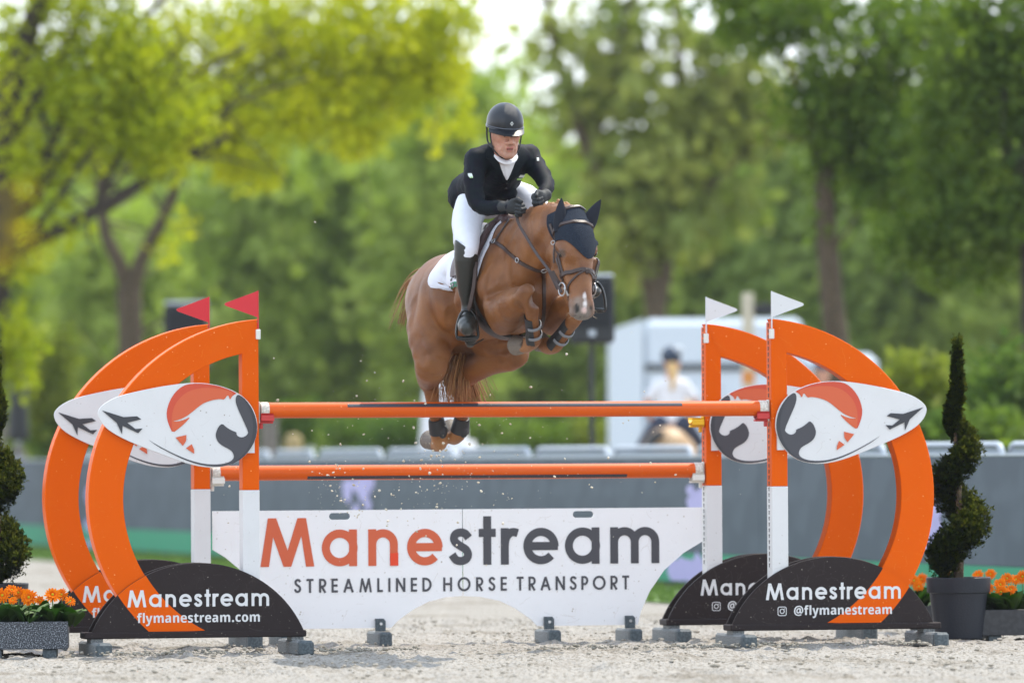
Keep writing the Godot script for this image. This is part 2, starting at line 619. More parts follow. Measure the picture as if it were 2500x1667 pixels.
func make_ground() -> void:
	var xs := [-400.0, -120.0, -60.0, -30.0, -15.0, -8.0]
	var x := -5.2
	while x < 5.2:
		xs.append(x)
		x += 0.045
	xs.append_array([8.0, 15.0, 30.0, 60.0, 120.0, 400.0])
	var zs := [20.0, 5.0, -10.0, -20.0, -28.0]
	var z := -32.0
	while z > -46.0:
		zs.append(z)
		z -= 0.042
	while z > -90.0:
		zs.append(z)
		z -= 0.5
	zs.append_array([-100.0, -130.0, -180.0, -260.0, -400.0, -800.0])
	var big := FastNoiseLite.new()
	big.frequency = 0.9
	big.fractal_octaves = 3
	var small := FastNoiseLite.new()
	small.frequency = 5.0
	small.fractal_octaves = 3
	small.seed = 7
	var pits := FastNoiseLite.new()
	pits.noise_type = FastNoiseLite.TYPE_CELLULAR
	pits.frequency = 2.6
	pits.seed = 4
	var mb := MB.new()
	var hgt := PackedFloat32Array()
	for j in zs.size():
		for i in xs.size():
			var px_: float = xs[i]
			var pz: float = zs[j]
			var fade := clampf((6.0 - absf(px_)) / 0.8, 0.0, 1.0) * clampf((46.0 + pz) / 2.0, 0.0, 1.0) * clampf((-pz - 29.0) / 2.0, 0.0, 1.0)
			var s := small.get_noise_2d(px_, pz)
			var y := big.get_noise_2d(px_, pz) * 0.014 + s * 0.012 + maxf(0.0, s - 0.3) * 0.045 - maxf(0.0, -0.5 - pits.get_noise_2d(px_, pz)) * 0.16 + sin((px_ * 0.35 + pz) * 9.0) * 0.0022
			hgt.append(y * fade - 0.006)
	for j in zs.size():
		for i in xs.size():
			var i0 := maxi(i - 1, 0)
			var i1 := mini(i + 1, xs.size() - 1)
			var j0 := maxi(j - 1, 0)
			var j1 := mini(j + 1, zs.size() - 1)
			var gx: float = (hgt[j * xs.size() + i1] - hgt[j * xs.size() + i0]) / (xs[i1] - xs[i0])
			var gz: float = (hgt[j1 * xs.size() + i] - hgt[j0 * xs.size() + i]) / (zs[j1] - zs[j0])
			var damp := clampf(big.get_noise_2d(xs[i] * 0.8 + 40.0, zs[j] * 0.8) * 2.2 + small.get_noise_2d(xs[i] * 2.0, zs[j] * 2.0) * 1.2 - 0.35, 0.0, 1.0)
			mb.col = Color.WHITE.lerp(Color(0.72, 0.69, 0.64), damp)
			mb.vert(Vector3(xs[i], hgt[j * xs.size() + i], zs[j]), Vector3(-gx, 1, -gz))
	for j in zs.size() - 1:
		for i in xs.size() - 1:
			var k := j * xs.size() + i
			mb.tri(k, k + 1, k + xs.size())
			mb.tri(k + 1, k + xs.size() + 1, k + xs.size())
	var m := tinted(0.95, 0.2)
	m.albedo_texture = noise_tex(0.05, 5, rgb(128, 122, 112), rgb(160, 155, 148), 512, 11, 0.2, 0.5)
	m.uv1_triplanar = true
	m.uv1_world_triplanar = true
	m.uv1_scale = Vector3.ONE * 0.9
	m.heightmap_enabled = true
	m.heightmap_texture = noise_tex(0.09, 4, Color.BLACK, Color.WHITE, 512, 2, 0.0, 1.0)
	m.heightmap_scale = 1.2
	M.sand = m
	tag(part("sand_ground", mb, m), "", "", "", "structure")

# ---------------------------------------------------------------- lettering: geometric letters drawn as strokes, and printed marks
func arc(cx: float, cy: float, rx: float, ry: float, a0: float, a1: float, steps := 20) -> PackedVector2Array:
	var p := PackedVector2Array()
	for i in steps + 1:
		var a := deg_to_rad(lerpf(a0, a1, float(i) / steps))
		p.append(Vector2(cx + cos(a) * rx, cy + sin(a) * ry))
	return p
func line2(a: Array) -> PackedVector2Array:
	return poly(a)
func glyph(ch: String, lower: bool) -> Array:      # [width, strokes, filled shapes]
	if lower:
		match ch:
			"M": return [1.5, [], [poly([1820, 815, 1880, 445, 1945, 445, 2033, 690, 2110, 445, 2178, 445, 2240, 815, 2175, 815, 2140, 580, 2060, 815, 2000, 815, 1920, 590, 1887, 815], 1 / 280.0, -1.32 / 370.0, 1820, 815)]]
			"a": return [0.97, [arc(0.485, 0.5, 0.388, 0.388, 0, 360, 40), line2([0.858, 0, 0.858, 1])], []]
			"n": return [0.83, [line2([0.112, 0, 0.112, 1]), arc(0.415, 0.585, 0.3025, 0.3025, 180, 0), line2([0.7175, 0.6, 0.7175, 0])], []]
			"m": return [1.4, [line2([0.112, 0, 0.112, 1]), arc(0.406, 0.594, 0.294, 0.294, 180, 0), line2([0.7, 0.61, 0.7, 0]), arc(0.994, 0.594, 0.294, 0.294, 180, 0), line2([1.288, 0.61, 1.288, 0])], []]
			"e": return [0.98, [arc(0.49, 0.5, 0.388, 0.388, -2, 318, 40), line2([0.12, 0.5, 0.97, 0.5])], []]
			"s": return [0.66, [poly_curve([0.56, 0.74, 0.46, 0.86, 0.33, 0.89, 0.2, 0.85, 0.145, 0.74, 0.19, 0.62, 0.33, 0.52, 0.48, 0.42, 0.54, 0.29, 0.49, 0.165, 0.35, 0.11, 0.2, 0.145, 0.09, 0.29])], []]
			"t": return [0.48, [line2([0.24, 0, 0.24, 1.33]), line2([0, 0.875, 0.48, 0.875])], []]
			"r": return [0.49, [line2([0.112, 0, 0.112, 1]), poly_curve([0.112, 0.5, 0.14, 0.7, 0.24, 0.85, 0.36, 0.89, 0.48, 0.86])], []]
	match ch:
		"S": return [0.5, [poly_curve([0.44, 0.78, 0.37, 0.89, 0.26, 0.92, 0.15, 0.88, 0.1, 0.76, 0.14, 0.63, 0.26, 0.53, 0.38, 0.43, 0.43, 0.29, 0.38, 0.14, 0.25, 0.08, 0.12, 0.13, 0.06, 0.27])], []]
		"T": return [0.52, [line2([0.26, 0, 0.26, 1]), line2([0, 0.92, 0.52, 0.92])], []]
		"R": return [0.52, [line2([0.08, 0, 0.08, 1]), line2([0.08, 0.92, 0.26, 0.92]), arc(0.26, 0.68, 0.2, 0.24, 90, -90), line2([0.26, 0.44, 0.08, 0.44]), line2([0.2, 0.44, 0.46, 0])], []]
		"E": return [0.46, [line2([0.08, 0, 0.08, 1]), line2([0.08, 0.92, 0.46, 0.92]), line2([0.08, 0.5, 0.44, 0.5]), line2([0.08, 0.08, 0.46, 0.08])], []]
		"A": return [0.78, [line2([0.08, 0, 0.39, 0.96]), line2([0.39, 0.96, 0.7, 0]), line2([0.18, 0.33, 0.6, 0.33])], []]
		"M": return [0.92, [], [poly([0, 0, 0.15, 1, 0.28, 1, 0.46, 0.36, 0.64, 1, 0.77, 1, 0.92, 0, 0.77, 0, 0.69, 0.6, 0.52, 0, 0.4, 0, 0.23, 0.6, 0.15, 0])]]
		"L": return [0.42, [line2([0.08, 0, 0.08, 1]), line2([0.08, 0.08, 0.42, 0.08])], []]
		"I": return [0.16, [line2([0.08, 0, 0.08, 1])], []]
		"N": return [0.7, [line2([0.08, 0, 0.08, 1]), line2([0.08, 0.97, 0.62, 0.03]), line2([0.62, 0, 0.62, 1])], []]
		"D": return [0.68, [line2([0.08, 0, 0.08, 1]), line2([0.08, 0.92, 0.22, 0.92]), arc(0.22, 0.5, 0.38, 0.42, 90, -90), line2([0.22, 0.08, 0.08, 0.08])], []]
		"H": return [0.66, [line2([0.08, 0, 0.08, 1]), line2([0.58, 0, 0.58, 1]), line2([0.08, 0.52, 0.58, 0.52])], []]
		"O": return [0.96, [arc(0.48, 0.5, 0.4, 0.43, 0, 360, 36)], []]
		"P": return [0.5, [line2([0.08, 0, 0.08, 1]), line2([0.08, 0.92, 0.24, 0.92]), arc(0.24, 0.67, 0.2, 0.25, 90, -90), line2([0.24, 0.42, 0.08, 0.42])], []]
	return [0.3, [], []]
func poly_curve(a: Array) -> PackedVector2Array:
	return PackedVector2Array(curve(Array(poly(a)), 4))
func letter(mb: MB, ch: String, lower: bool, at: Vector2, size: Vector2, z: float) -> void:
	var g := glyph(ch, lower)
	var w := 0.225 if lower else 0.16
	for s in g[1]:
		var p: PackedVector2Array = s
		for i in p.size() - 1:                       # each stroke as a ribbon with mitred joints
			var q := []
			for k in [i, i + 1]:
				var loop: bool = p[0].distance_to(p[-1]) < 0.01
				var pa: Vector2 = p[k - 1] if k > 0 else (p[-2] if loop else p[0] * 2.0 - p[1])
				var pb: Vector2 = p[k + 1] if k < p.size() - 1 else (p[1] if loop else p[k] * 2.0 - p[k - 1])
				var d0: Vector2 = (p[k] - pa).normalized()
				var d1: Vector2 = (pb - p[k]).normalized()
				var t: Vector2 = (d0 + d1).normalized()
				var nrm := Vector2(-t.y, t.x) * (w * 0.5 / maxf(t.dot(d0), 0.6))
				q.append_array([p[k] + nrm, p[k] - nrm])
			var zz := z + 0.00001 * i
			var c := []
			for e in q:
				c.append(Vector3(at.x + e.x * size.x, at.y + e.y * size.y, z))
			mb.quad(c[0], c[2], c[3], c[1], Vector3(0, 0, 1))
		z += 0.0001
	for f in g[2]:
		var p := PackedVector2Array()
		for e in f:
			p.append(at + e * size)
		mb.flat(p, z)
func word(mb: MB, text: String, lower: bool, x0: float, x1: float, y: float, size: float, z: float) -> void:
	var sum := 0.0
	for ch in text:
		sum += glyph(ch, lower)[0] * size
	var gap := (x1 - x0 - sum) / maxf(text.length() - 1, 1)
	var x := x0
	for ch in text:
		letter(mb, ch, lower, Vector2(x, y), Vector2(size, size), z)
		x += glyph(ch, lower)[0] * size + gap
const MANE := [["M", 260], ["a", 540], ["n", 748], ["e", 926], ["s", 1115], ["t", 1252], ["r", 1353], ["e", 1458], ["a", 1650], ["m", 1857]]
func manestream(first: MB, second: MB, x0: float, x1: float, y: float, z: float) -> void:
	var k := (x1 - x0) / 1825.0
	for i in MANE.size():
		letter(first if i < 4 else second, MANE[i][0], true, Vector2(x0 + (MANE[i][1] - 260) * k, y), Vector2(162, 162) * k, z)
func text(s: String, x0: float, x1: float, y: float, depth: float) -> Array:    # [mesh, transform] of a line in a plain bold face
	var t := TextMesh.new()
	t.text = s
	var f := SystemFont.new()
	f.font_names = PackedStringArray(["Droid Sans"])
	f.font_weight = 700
	t.font = f
	t.font_size = 64
	t.pixel_size = 0.001
	t.depth = depth * 0.5
	t.horizontal_alignment = HORIZONTAL_ALIGNMENT_LEFT
	t.vertical_alignment = VERTICAL_ALIGNMENT_BOTTOM
	var b := t.get_aabb()
	var k := (x1 - x0) / b.size.x
	return [t, Transform3D(Basis.from_scale(Vector3(k, k, 1)), Vector3(x0 - b.position.x * k, y, 0)), b.size.y * k]

# ---------------------------------------------------------------- the oxer
func ell(cx: float, cy: float, rx: float, ry: float, a0: float, a1: float, m: float, steps := 40) -> Array:
	var p := []
	for i in steps + 1:
		var a := deg_to_rad(lerpf(a0, a1, float(i) / steps))
		p.append(Vector2(m * (cx + cos(a) * rx), cy + sin(a) * ry))
	return p
const EGG := [785, 1180, 800, 1080, 850, 980, 940, 905, 1060, 855, 1180, 832, 1290, 828, 1400, 838, 1560, 862, 1775, 908, 1880, 940, 1960, 985, 2005, 1030, 2013, 1070, 1990, 1130, 1930, 1195, 1830, 1255, 1710, 1310, 1560, 1370, 1420, 1425, 1300, 1465, 1200, 1485, 1100, 1490, 1000, 1470, 920, 1430, 850, 1360, 805, 1280]
const MANE_OUT := [945, 912, 1010, 880, 1100, 850, 1200, 835, 1290, 834, 1360, 850, 1420, 900, 1465, 970, 1488, 1050, 1485, 1110, 1465, 1170, 1442, 1218, 1390, 1180, 1340, 1135, 1303, 1092, 1350, 1115, 1400, 1129, 1445, 1127, 1395, 1117, 1340, 1092, 1290, 1055, 1240, 1012, 1190, 980, 1120, 960, 1070, 955, 1045, 962, 1015, 918, 1000, 965, 985, 935, 960, 918]
const MANE_IN := [975, 905, 1050, 880, 1150, 868, 1230, 870, 1310, 890, 1370, 930, 1420, 990, 1445, 1060, 1450, 1115, 1447, 1170, 1442, 1216, 1390, 1180, 1340, 1135, 1303, 1092, 1350, 1115, 1400, 1129, 1445, 1127, 1395, 1117, 1340, 1092, 1290, 1055, 1240, 1012, 1190, 980, 1120, 960, 1070, 955, 1045, 962, 1015, 918, 1000, 965, 985, 935]
const FACE := [945, 922, 958, 950, 955, 990, 935, 1045, 905, 1110, 860, 1213, 870, 1235, 895, 1252, 920, 1255, 945, 1243, 953, 1225, 950, 1215, 990, 1200, 1030, 1175, 1062, 1145, 1090, 1170, 1110, 1215, 1112, 1250, 1095, 1290, 1060, 1320, 1010, 1345, 985, 1365, 973, 1395, 975, 1415, 990, 1435, 1020, 1450, 1060, 1460, 1120, 1465, 1200, 1460, 1300, 1435, 1400, 1395, 1500, 1345, 1580, 1300, 1640, 1260, 1560, 1320, 1460, 1375, 1350, 1428, 1250, 1463, 1150, 1481, 1060, 1480, 985, 1462, 910, 1420, 850, 1353, 808, 1278, 790, 1190, 800, 1110, 830, 1030, 880, 960, 920, 928]
const RIM := [905, 940, 860, 1010, 830, 1090, 822, 1180, 835, 1270, 870, 1350, 930, 1420, 1000, 1462, 985, 1462, 910, 1420, 850, 1353, 808, 1278, 790, 1190, 800, 1110, 830, 1030, 880, 960]
const SHARDS := [[1337, 1233, 1420, 1253, 1365, 1318, 1340, 1280], [1297, 1305, 1342, 1337, 1278, 1380, 1280, 1345]]
const PLANE := [1983, 1040, 1818, 1093, 1715, 1087, 1683, 1110, 1790, 1137, 1728, 1185, 1673, 1182, 1707, 1218, 1826, 1160, 1830, 1228, 1870, 1137]

func logo(a: Array, m: float, ox: float, k: float) -> PackedVector2Array:     # rows and columns measured on the photograph, in metres on the wing
	var r := PackedVector2Array()
	for i in range(0, a.size(), 2):
		r.append(Vector2(m * (a[i] - ox) * k / 0.968, (1576.0 - (680.0 + 0.3061 * a[i + 1])) / 420.0))
	return r
func bx_(x: float) -> float:
	return (x - 1166.0) * 0.5272 / 407.0 / 0.968
func band(mb: MB, o: Array, q: Array, z0: float, z1: float) -> void:     # a curved bar between two lines, with lightly rounded edges
	var b := 0.004
	var rows := []
	for i in o.size():
		var d: Vector2 = (o[i] - q[i]).normalized()
		rows.append([[o[i], z0 + b], [o[i], z1 - b], [o[i] - d * b, z1], [q[i] + d * b, z1], [q[i], z1 - b], [q[i], z0 + b], [q[i] + d * b, z0], [o[i] - d * b, z0], d])
	var nr := [[1, 0], [0.7, 0.7], [0, 1], [-0.7, 0.7], [-1, 0], [-0.7, -0.7], [0, -1], [0.7, -0.7]]
	for k in 8:
		var last := [-1, -1]
		for i in rows.size():
			var r: Array = rows[i]
			var d: Vector2 = r[8]
			var n := Vector3(d.x * nr[k][0], d.y * nr[k][0], nr[k][1])
			var p0: Array = r[k]
			var p1: Array = r[(k + 1) % 8]
			var now := [mb.vert(Vector3(p0[0].x, p0[0].y, p0[1]), n), mb.vert(Vector3(p1[0].x, p1[0].y, p1[1]), n)]
			if i > 0:
				mb.tri(last[0], last[1], now[0])
				mb.tri(last[1], now[1], now[0])
			last = now
	for i in [0, rows.size() - 1]:
		mb.quad(Vector3(o[i].x, o[i].y, z0 + b), Vector3(o[i].x, o[i].y, z1 - b), Vector3(q[i].x, q[i].y, z1 - b), Vector3(q[i].x, q[i].y, z0 + b))
func wing(side: float, back: float, label: String, flag_mat: Material, cups: Array, address: bool) -> void:
	# side: +1 right of the fence, -1 left; built with x outwards from the inner face of the post, z 0 at the front face
	var root := thing("jump_wing", label, "jump stand", fence * Transform3D(Basis(), Vector3(side * 1.52, 0, back)), "jump stands")
	var m := side
	var T := 0.1
	var post := MB.new()
	post.box(Vector3(minf(0, m * 0.096), 0.92, -T + 0.002), Vector3(maxf(0, m * 0.096), 1.872, -0.002), 0.003)
	part("post", post, M.orange, root)
	var low := MB.new()
	low.box(Vector3(minf(0, m * 0.096) - 0.001, 0.12, -T - 0.001), Vector3(maxf(0, m * 0.096) + 0.001, 0.919, 0.001), 0.003)
	part("lower_post", low, M.white, root)
	# the track of keyhole slots on the inner face of the post
	var holes := MB.new()
	for i in 42:
		var y := 0.45 + i * 0.034
		holes.box(Vector3(-0.003, y, -0.058) if m > 0 else Vector3(0.001, y, -0.058), Vector3(-0.001, y + 0.016, -0.05) if m > 0 else Vector3(0.003, y + 0.016, -0.05))
		holes.box(Vector3(-0.003, y + 0.014, -0.061) if m > 0 else Vector3(0.001, y + 0.014, -0.061), Vector3(-0.001, y + 0.022, -0.047) if m > 0 else Vector3(0.003, y + 0.022, -0.047))
	part("slot_track", holes, M.black, root)
	# crescent
	var cr := MB.new()
	band(cr, ell(-0.085, 0.87, 1.072, 1.024, -45.5, 85.2, m, 44), ell(-0.085, 0.87, 0.872, 0.842, -60, 78.0, m, 44), -T, 0.0)
	part("crescent", cr, M.orange, root)
	# base panels in front of and behind the crescent
	var bx := 0.362
	var arch := PackedVector2Array()
	for e in ell(bx, -0.112, 0.66, 0.622, 21.5, 158.5, m, 44): arch.append(e)
	for f in [[0.0015, 0.020], [-T - 0.020, -T - 0.0015]]:
		var b := MB.new()
		b.extrude(arch, f[0], f[1], 0.003)
		part("base_panel", b, M.dark, root)
	var rail := MB.new()
	rail.box(Vector3(minf(m * (bx - 0.625), m * (bx + 0.655)), 0.085, -T - 0.03), Vector3(maxf(m * (bx - 0.625), m * (bx + 0.655)), 0.122, 0.034), 0.006)
	part("base_rail", rail, M.dark, root)
	var stripe := PackedVector2Array()
	for e in ell(-0.085, 0.87, 1.072, 1.024, -31, -47.5, m, 16):
		stripe.append(e)
	for e in ell(-0.085, 0.87, 0.872, 0.842, -62, -20, m, 26):
		stripe.append(e)
	var clipped := Geometry2D.intersect_polygons(stripe, arch)
	clipped = Geometry2D.intersect_polygons(clipped[0], poly([-3, 0.124, 3, 0.124, 3, 2, -3, 2]))
	var sm := MB.new()
	sm.flat(clipped[0], 0.0225)
	part("printed_stripe", sm, M.orange, root)
	var words := MB.new()
	var cx := m * bx
	manestream(words, words, cx - 0.41, cx + 0.41, 0.262, 0.0245)
	part("lettering", words, M.white, root)
	if address:
		var t := text("flymanestream.com", cx - 0.355, cx + 0.355, 0.155, 0.002)
		part("lettering", t[0], M.white, root, t[1].translated(Vector3(0, 0, 0.0245)))
	else:
		var t := text("@flymanestream", cx - 0.24, cx + 0.355, 0.155, 0.002)
		part("lettering", t[0], M.white, root, t[1].translated(Vector3(0, 0, 0.0245)))
		var ic := MB.new()
		var lens := arc(cx - 0.312, 0.196, 0.0125, 0.0125, 0, 360, 20)
		var fr := PackedVector2Array()
		for c in [[1, 1, 0], [-1, 1, 90], [-1, -1, 180], [1, -1, 270]]:
			fr.append_array(arc(cx - 0.312 + c[0] * 0.014, 0.196 + c[1] * 0.014, 0.011, 0.011, c[2], c[2] + 90, 6))
		fr.append(fr[0])
		for ring in [lens, fr]:
			for i in ring.size() - 1:
				var c0 := Vector2(cx - 0.312, 0.196)
				var d0: Vector2 = (ring[i] - c0).normalized() * 0.0024
				var d1: Vector2 = (ring[i + 1] - c0).normalized() * 0.0024
				ic.quad(Vector3(ring[i].x - d0.x, ring[i].y - d0.y, 0.0245), Vector3(ring[i + 1].x - d1.x, ring[i + 1].y - d1.y, 0.0245), Vector3(ring[i + 1].x + d1.x, ring[i + 1].y + d1.y, 0.0245), Vector3(ring[i].x + d0.x, ring[i].y + d0.y, 0.0245), Vector3(0, 0, 1))
		ic.flat(arc(cx - 0.298, 0.21, 0.003, 0.003, 0, 350, 10), 0.0245)
		part("camera_emblem", ic, M.white, root)
	# egg-shaped logo panel
	var k := 0.3061 / 420.0
	var ox := 785.0 - 0.012 * 420 / 0.3061
	var egg := rounded(logo(EGG, m, ox, k), 2)
	var board := MB.new()
	board.extrude(egg, 0.016, 0.03, 0.002)
	board.box(Vector3(m * 0.05 - 0.02, 1.13, 0.0005), Vector3(m * 0.05 + 0.02, 1.27, 0.018))
	var lb := part("logo_panel", board, M.white, root)
	var layers := [[MANE_OUT, M.print_red, "printed_mane", 1], [MANE_IN, M.print_orange, "printed_mane", 1], [FACE, M.print_dark, "printed_horse", 1], [RIM, M.print_black, "printed_rim", 1], [SHARDS[0], M.print_orange, "printed_shard", 0], [SHARDS[1], M.print_orange, "printed_shard", 0], [PLANE, M.print_black, "printed_plane", 0]]
	var z := 0.032
	for l in layers:
		var pm := MB.new()
		var s: PackedVector2Array = logo(l[0], m, ox, k)
		pm.flat(rounded(s, 1) if l[3] else s, z)
		part(l[2], pm, l[1], lb)
		z += 0.0008
	# flag, clipped to the inner edge of the post
	var fl := MB.new()
	fl.tube([Vector3(m * 0.003, 1.835, 0.004), Vector3(m * 0.003, 2.052, 0.004)], [0.0045], 8)
	var fp := part("flag", fl, flag_mat, root)
	var cloth := MB.new()
	var tip := rounded(PackedVector2Array([Vector2(m * 0.19, 1.966), Vector2(m * 0.2, 1.974), Vector2(m * 0.19, 1.982)]), 1)
	var tri_ := PackedVector2Array([Vector2(m * 0.004, 1.9)])
	tri_.append_array(PackedVector2Array([Vector2(m * 0.186, 1.964), Vector2(m * 0.196, 1.97), Vector2(m * 0.196, 1.979), Vector2(m * 0.186, 1.984)]))
	tri_.append(Vector2(m * 0.004, 2.05))
	cloth.extrude(tri_, 0.002, 0.006)
	part("pennant", cloth, flag_mat, fp)
	var clip := MB.new()
	clip.box(Vector3(m * 0.003 - 0.013, 1.775, -0.012), Vector3(m * 0.003 + 0.013, 1.832, 0.014), 0.003)
	part("flag_clip", clip, M.cup_white, root)
	for c in cups: cup(root, -m, c[0], c[1])
	# rubber feet
	for fx in [bx - 0.575, bx + 0.585]:
		var f := MB.new()
		f.box(Vector3(m * fx - 0.042, -0.02, -0.33), Vector3(m * fx + 0.042, 0.066, 0.20), 0.012)
		f.box(Vector3(m * fx - 0.035, 0.065, -0.1), Vector3(m * fx + 0.035, 0.086, 0.02))
		var fo := part("foot", f, M.foot, root)
		var e := MB.new()
		e.box(Vector3(m * fx - 0.043, -0.02, 0.201), Vector3(m * fx + 0.043, 0.068, 0.265), 0.014)
		part("foot_end", e, M.foot_end, fo)

func cup(root: Node3D, inward: float, y: float, mt: Material) -> void:
	var plate := MB.new()
	plate.box(Vector3(minf(inward * 0.004, inward * 0.012), y - 0.075, -0.075), Vector3(maxf(inward * 0.004, inward * 0.012), y + 0.05, -0.025), 0.003)
	var cm := part("pole_cup", plate, M.cup_white if mt == M.cup_red else mt, root)
	var b := MB.new()
	var pts := []
	for i in 9:
		var a := deg_to_rad(-160 + 140.0 * i / 8)
		pts.append(Vector2(cos(a) * 0.052, sin(a) * 0.05 + y))
	for i in 8:
		var p0: Vector2 = pts[i]
		var p1: Vector2 = pts[i + 1]
		var lo := Vector3(minf(inward * 0.012, inward * 0.085), 0, 0)
		var hi := Vector3(maxf(inward * 0.012, inward * 0.085), 0, 0)
		for d in [0.0, -0.012]:
			b.quad(Vector3(lo.x, p0.y + d, -0.05 + p0.x), Vector3(hi.x, p0.y + d, -0.05 + p0.x), Vector3(hi.x, p1.y + d, -0.05 + p1.x), Vector3(lo.x, p1.y + d, -0.05 + p1.x), Vector3(0, 1 if d == 0.0 else -1, 0.001))
	b.box(Vector3(minf(inward * 0.012, inward * 0.09), y - 0.075, -0.07), Vector3(maxf(inward * 0.012, inward * 0.09), y - 0.062, -0.03), 0.003)
	b.box(Vector3(minf(inward * 0.012, inward * 0.088), y - 0.062, 0.0), Vector3(maxf(inward * 0.012, inward * 0.088), y - 0.028, 0.008), 0.003)
	b.box(Vector3(minf(inward * 0.013, inward * 0.032), y - 0.105, -0.062), Vector3(maxf(inward * 0.013, inward * 0.032), y - 0.06, -0.038), 0.004)
	part("cup", b, mt, cm)

func jump_pole(label: String, y: float, back: float, stripe_y: float, half: float, x0: float, x1: float) -> void:
	var root := thing("jump_pole", label, "jump pole", fence * Transform3D(Basis(), Vector3(0, y, back - 0.05)), "jump poles")
	var r := 0.0445
	var b := MB.new()
	b.tube([Vector3(-1.455, 0, 0), Vector3(1.455, 0, 0)], [r], 28)
	part("shaft", b, M.pole, root)
	for s in [-1.0, 1.0]:
		var c := MB.new()
		c.tube([Vector3(s * 1.4551, 0, 0), Vector3(s * 1.458, 0, 0), Vector3(s * 1.497, 0, 0), Vector3(s * 1.502, 0, 0)], [r * 0.98, r * 1.06, r * 1.06, r * 0.95], 24)
		part("end_cap", c, M.cap, root)
	var st := MB.new()
	for k in 12:
		var n := 4
		for i in n:
			var a0 := stripe_y - half + 2 * half * i / n
			var a1 := stripe_y - half + 2 * half * (i + 1) / n
			var xa := lerpf(x0, x1, k / 12.0)
			var xb := lerpf(x0, x1, (k + 1) / 12.0)
			var q := r + 0.0008
			st.quad(Vector3(xa, sin(a0) * q, cos(a0) * q), Vector3(xb, sin(a0) * q, cos(a0) * q), Vector3(xb, sin(a1) * q, cos(a1) * q), Vector3(xa, sin(a1) * q, cos(a1) * q), Vector3(0, sin(a0), cos(a0)))
	part("painted_stripe", st, M.stripe, root)

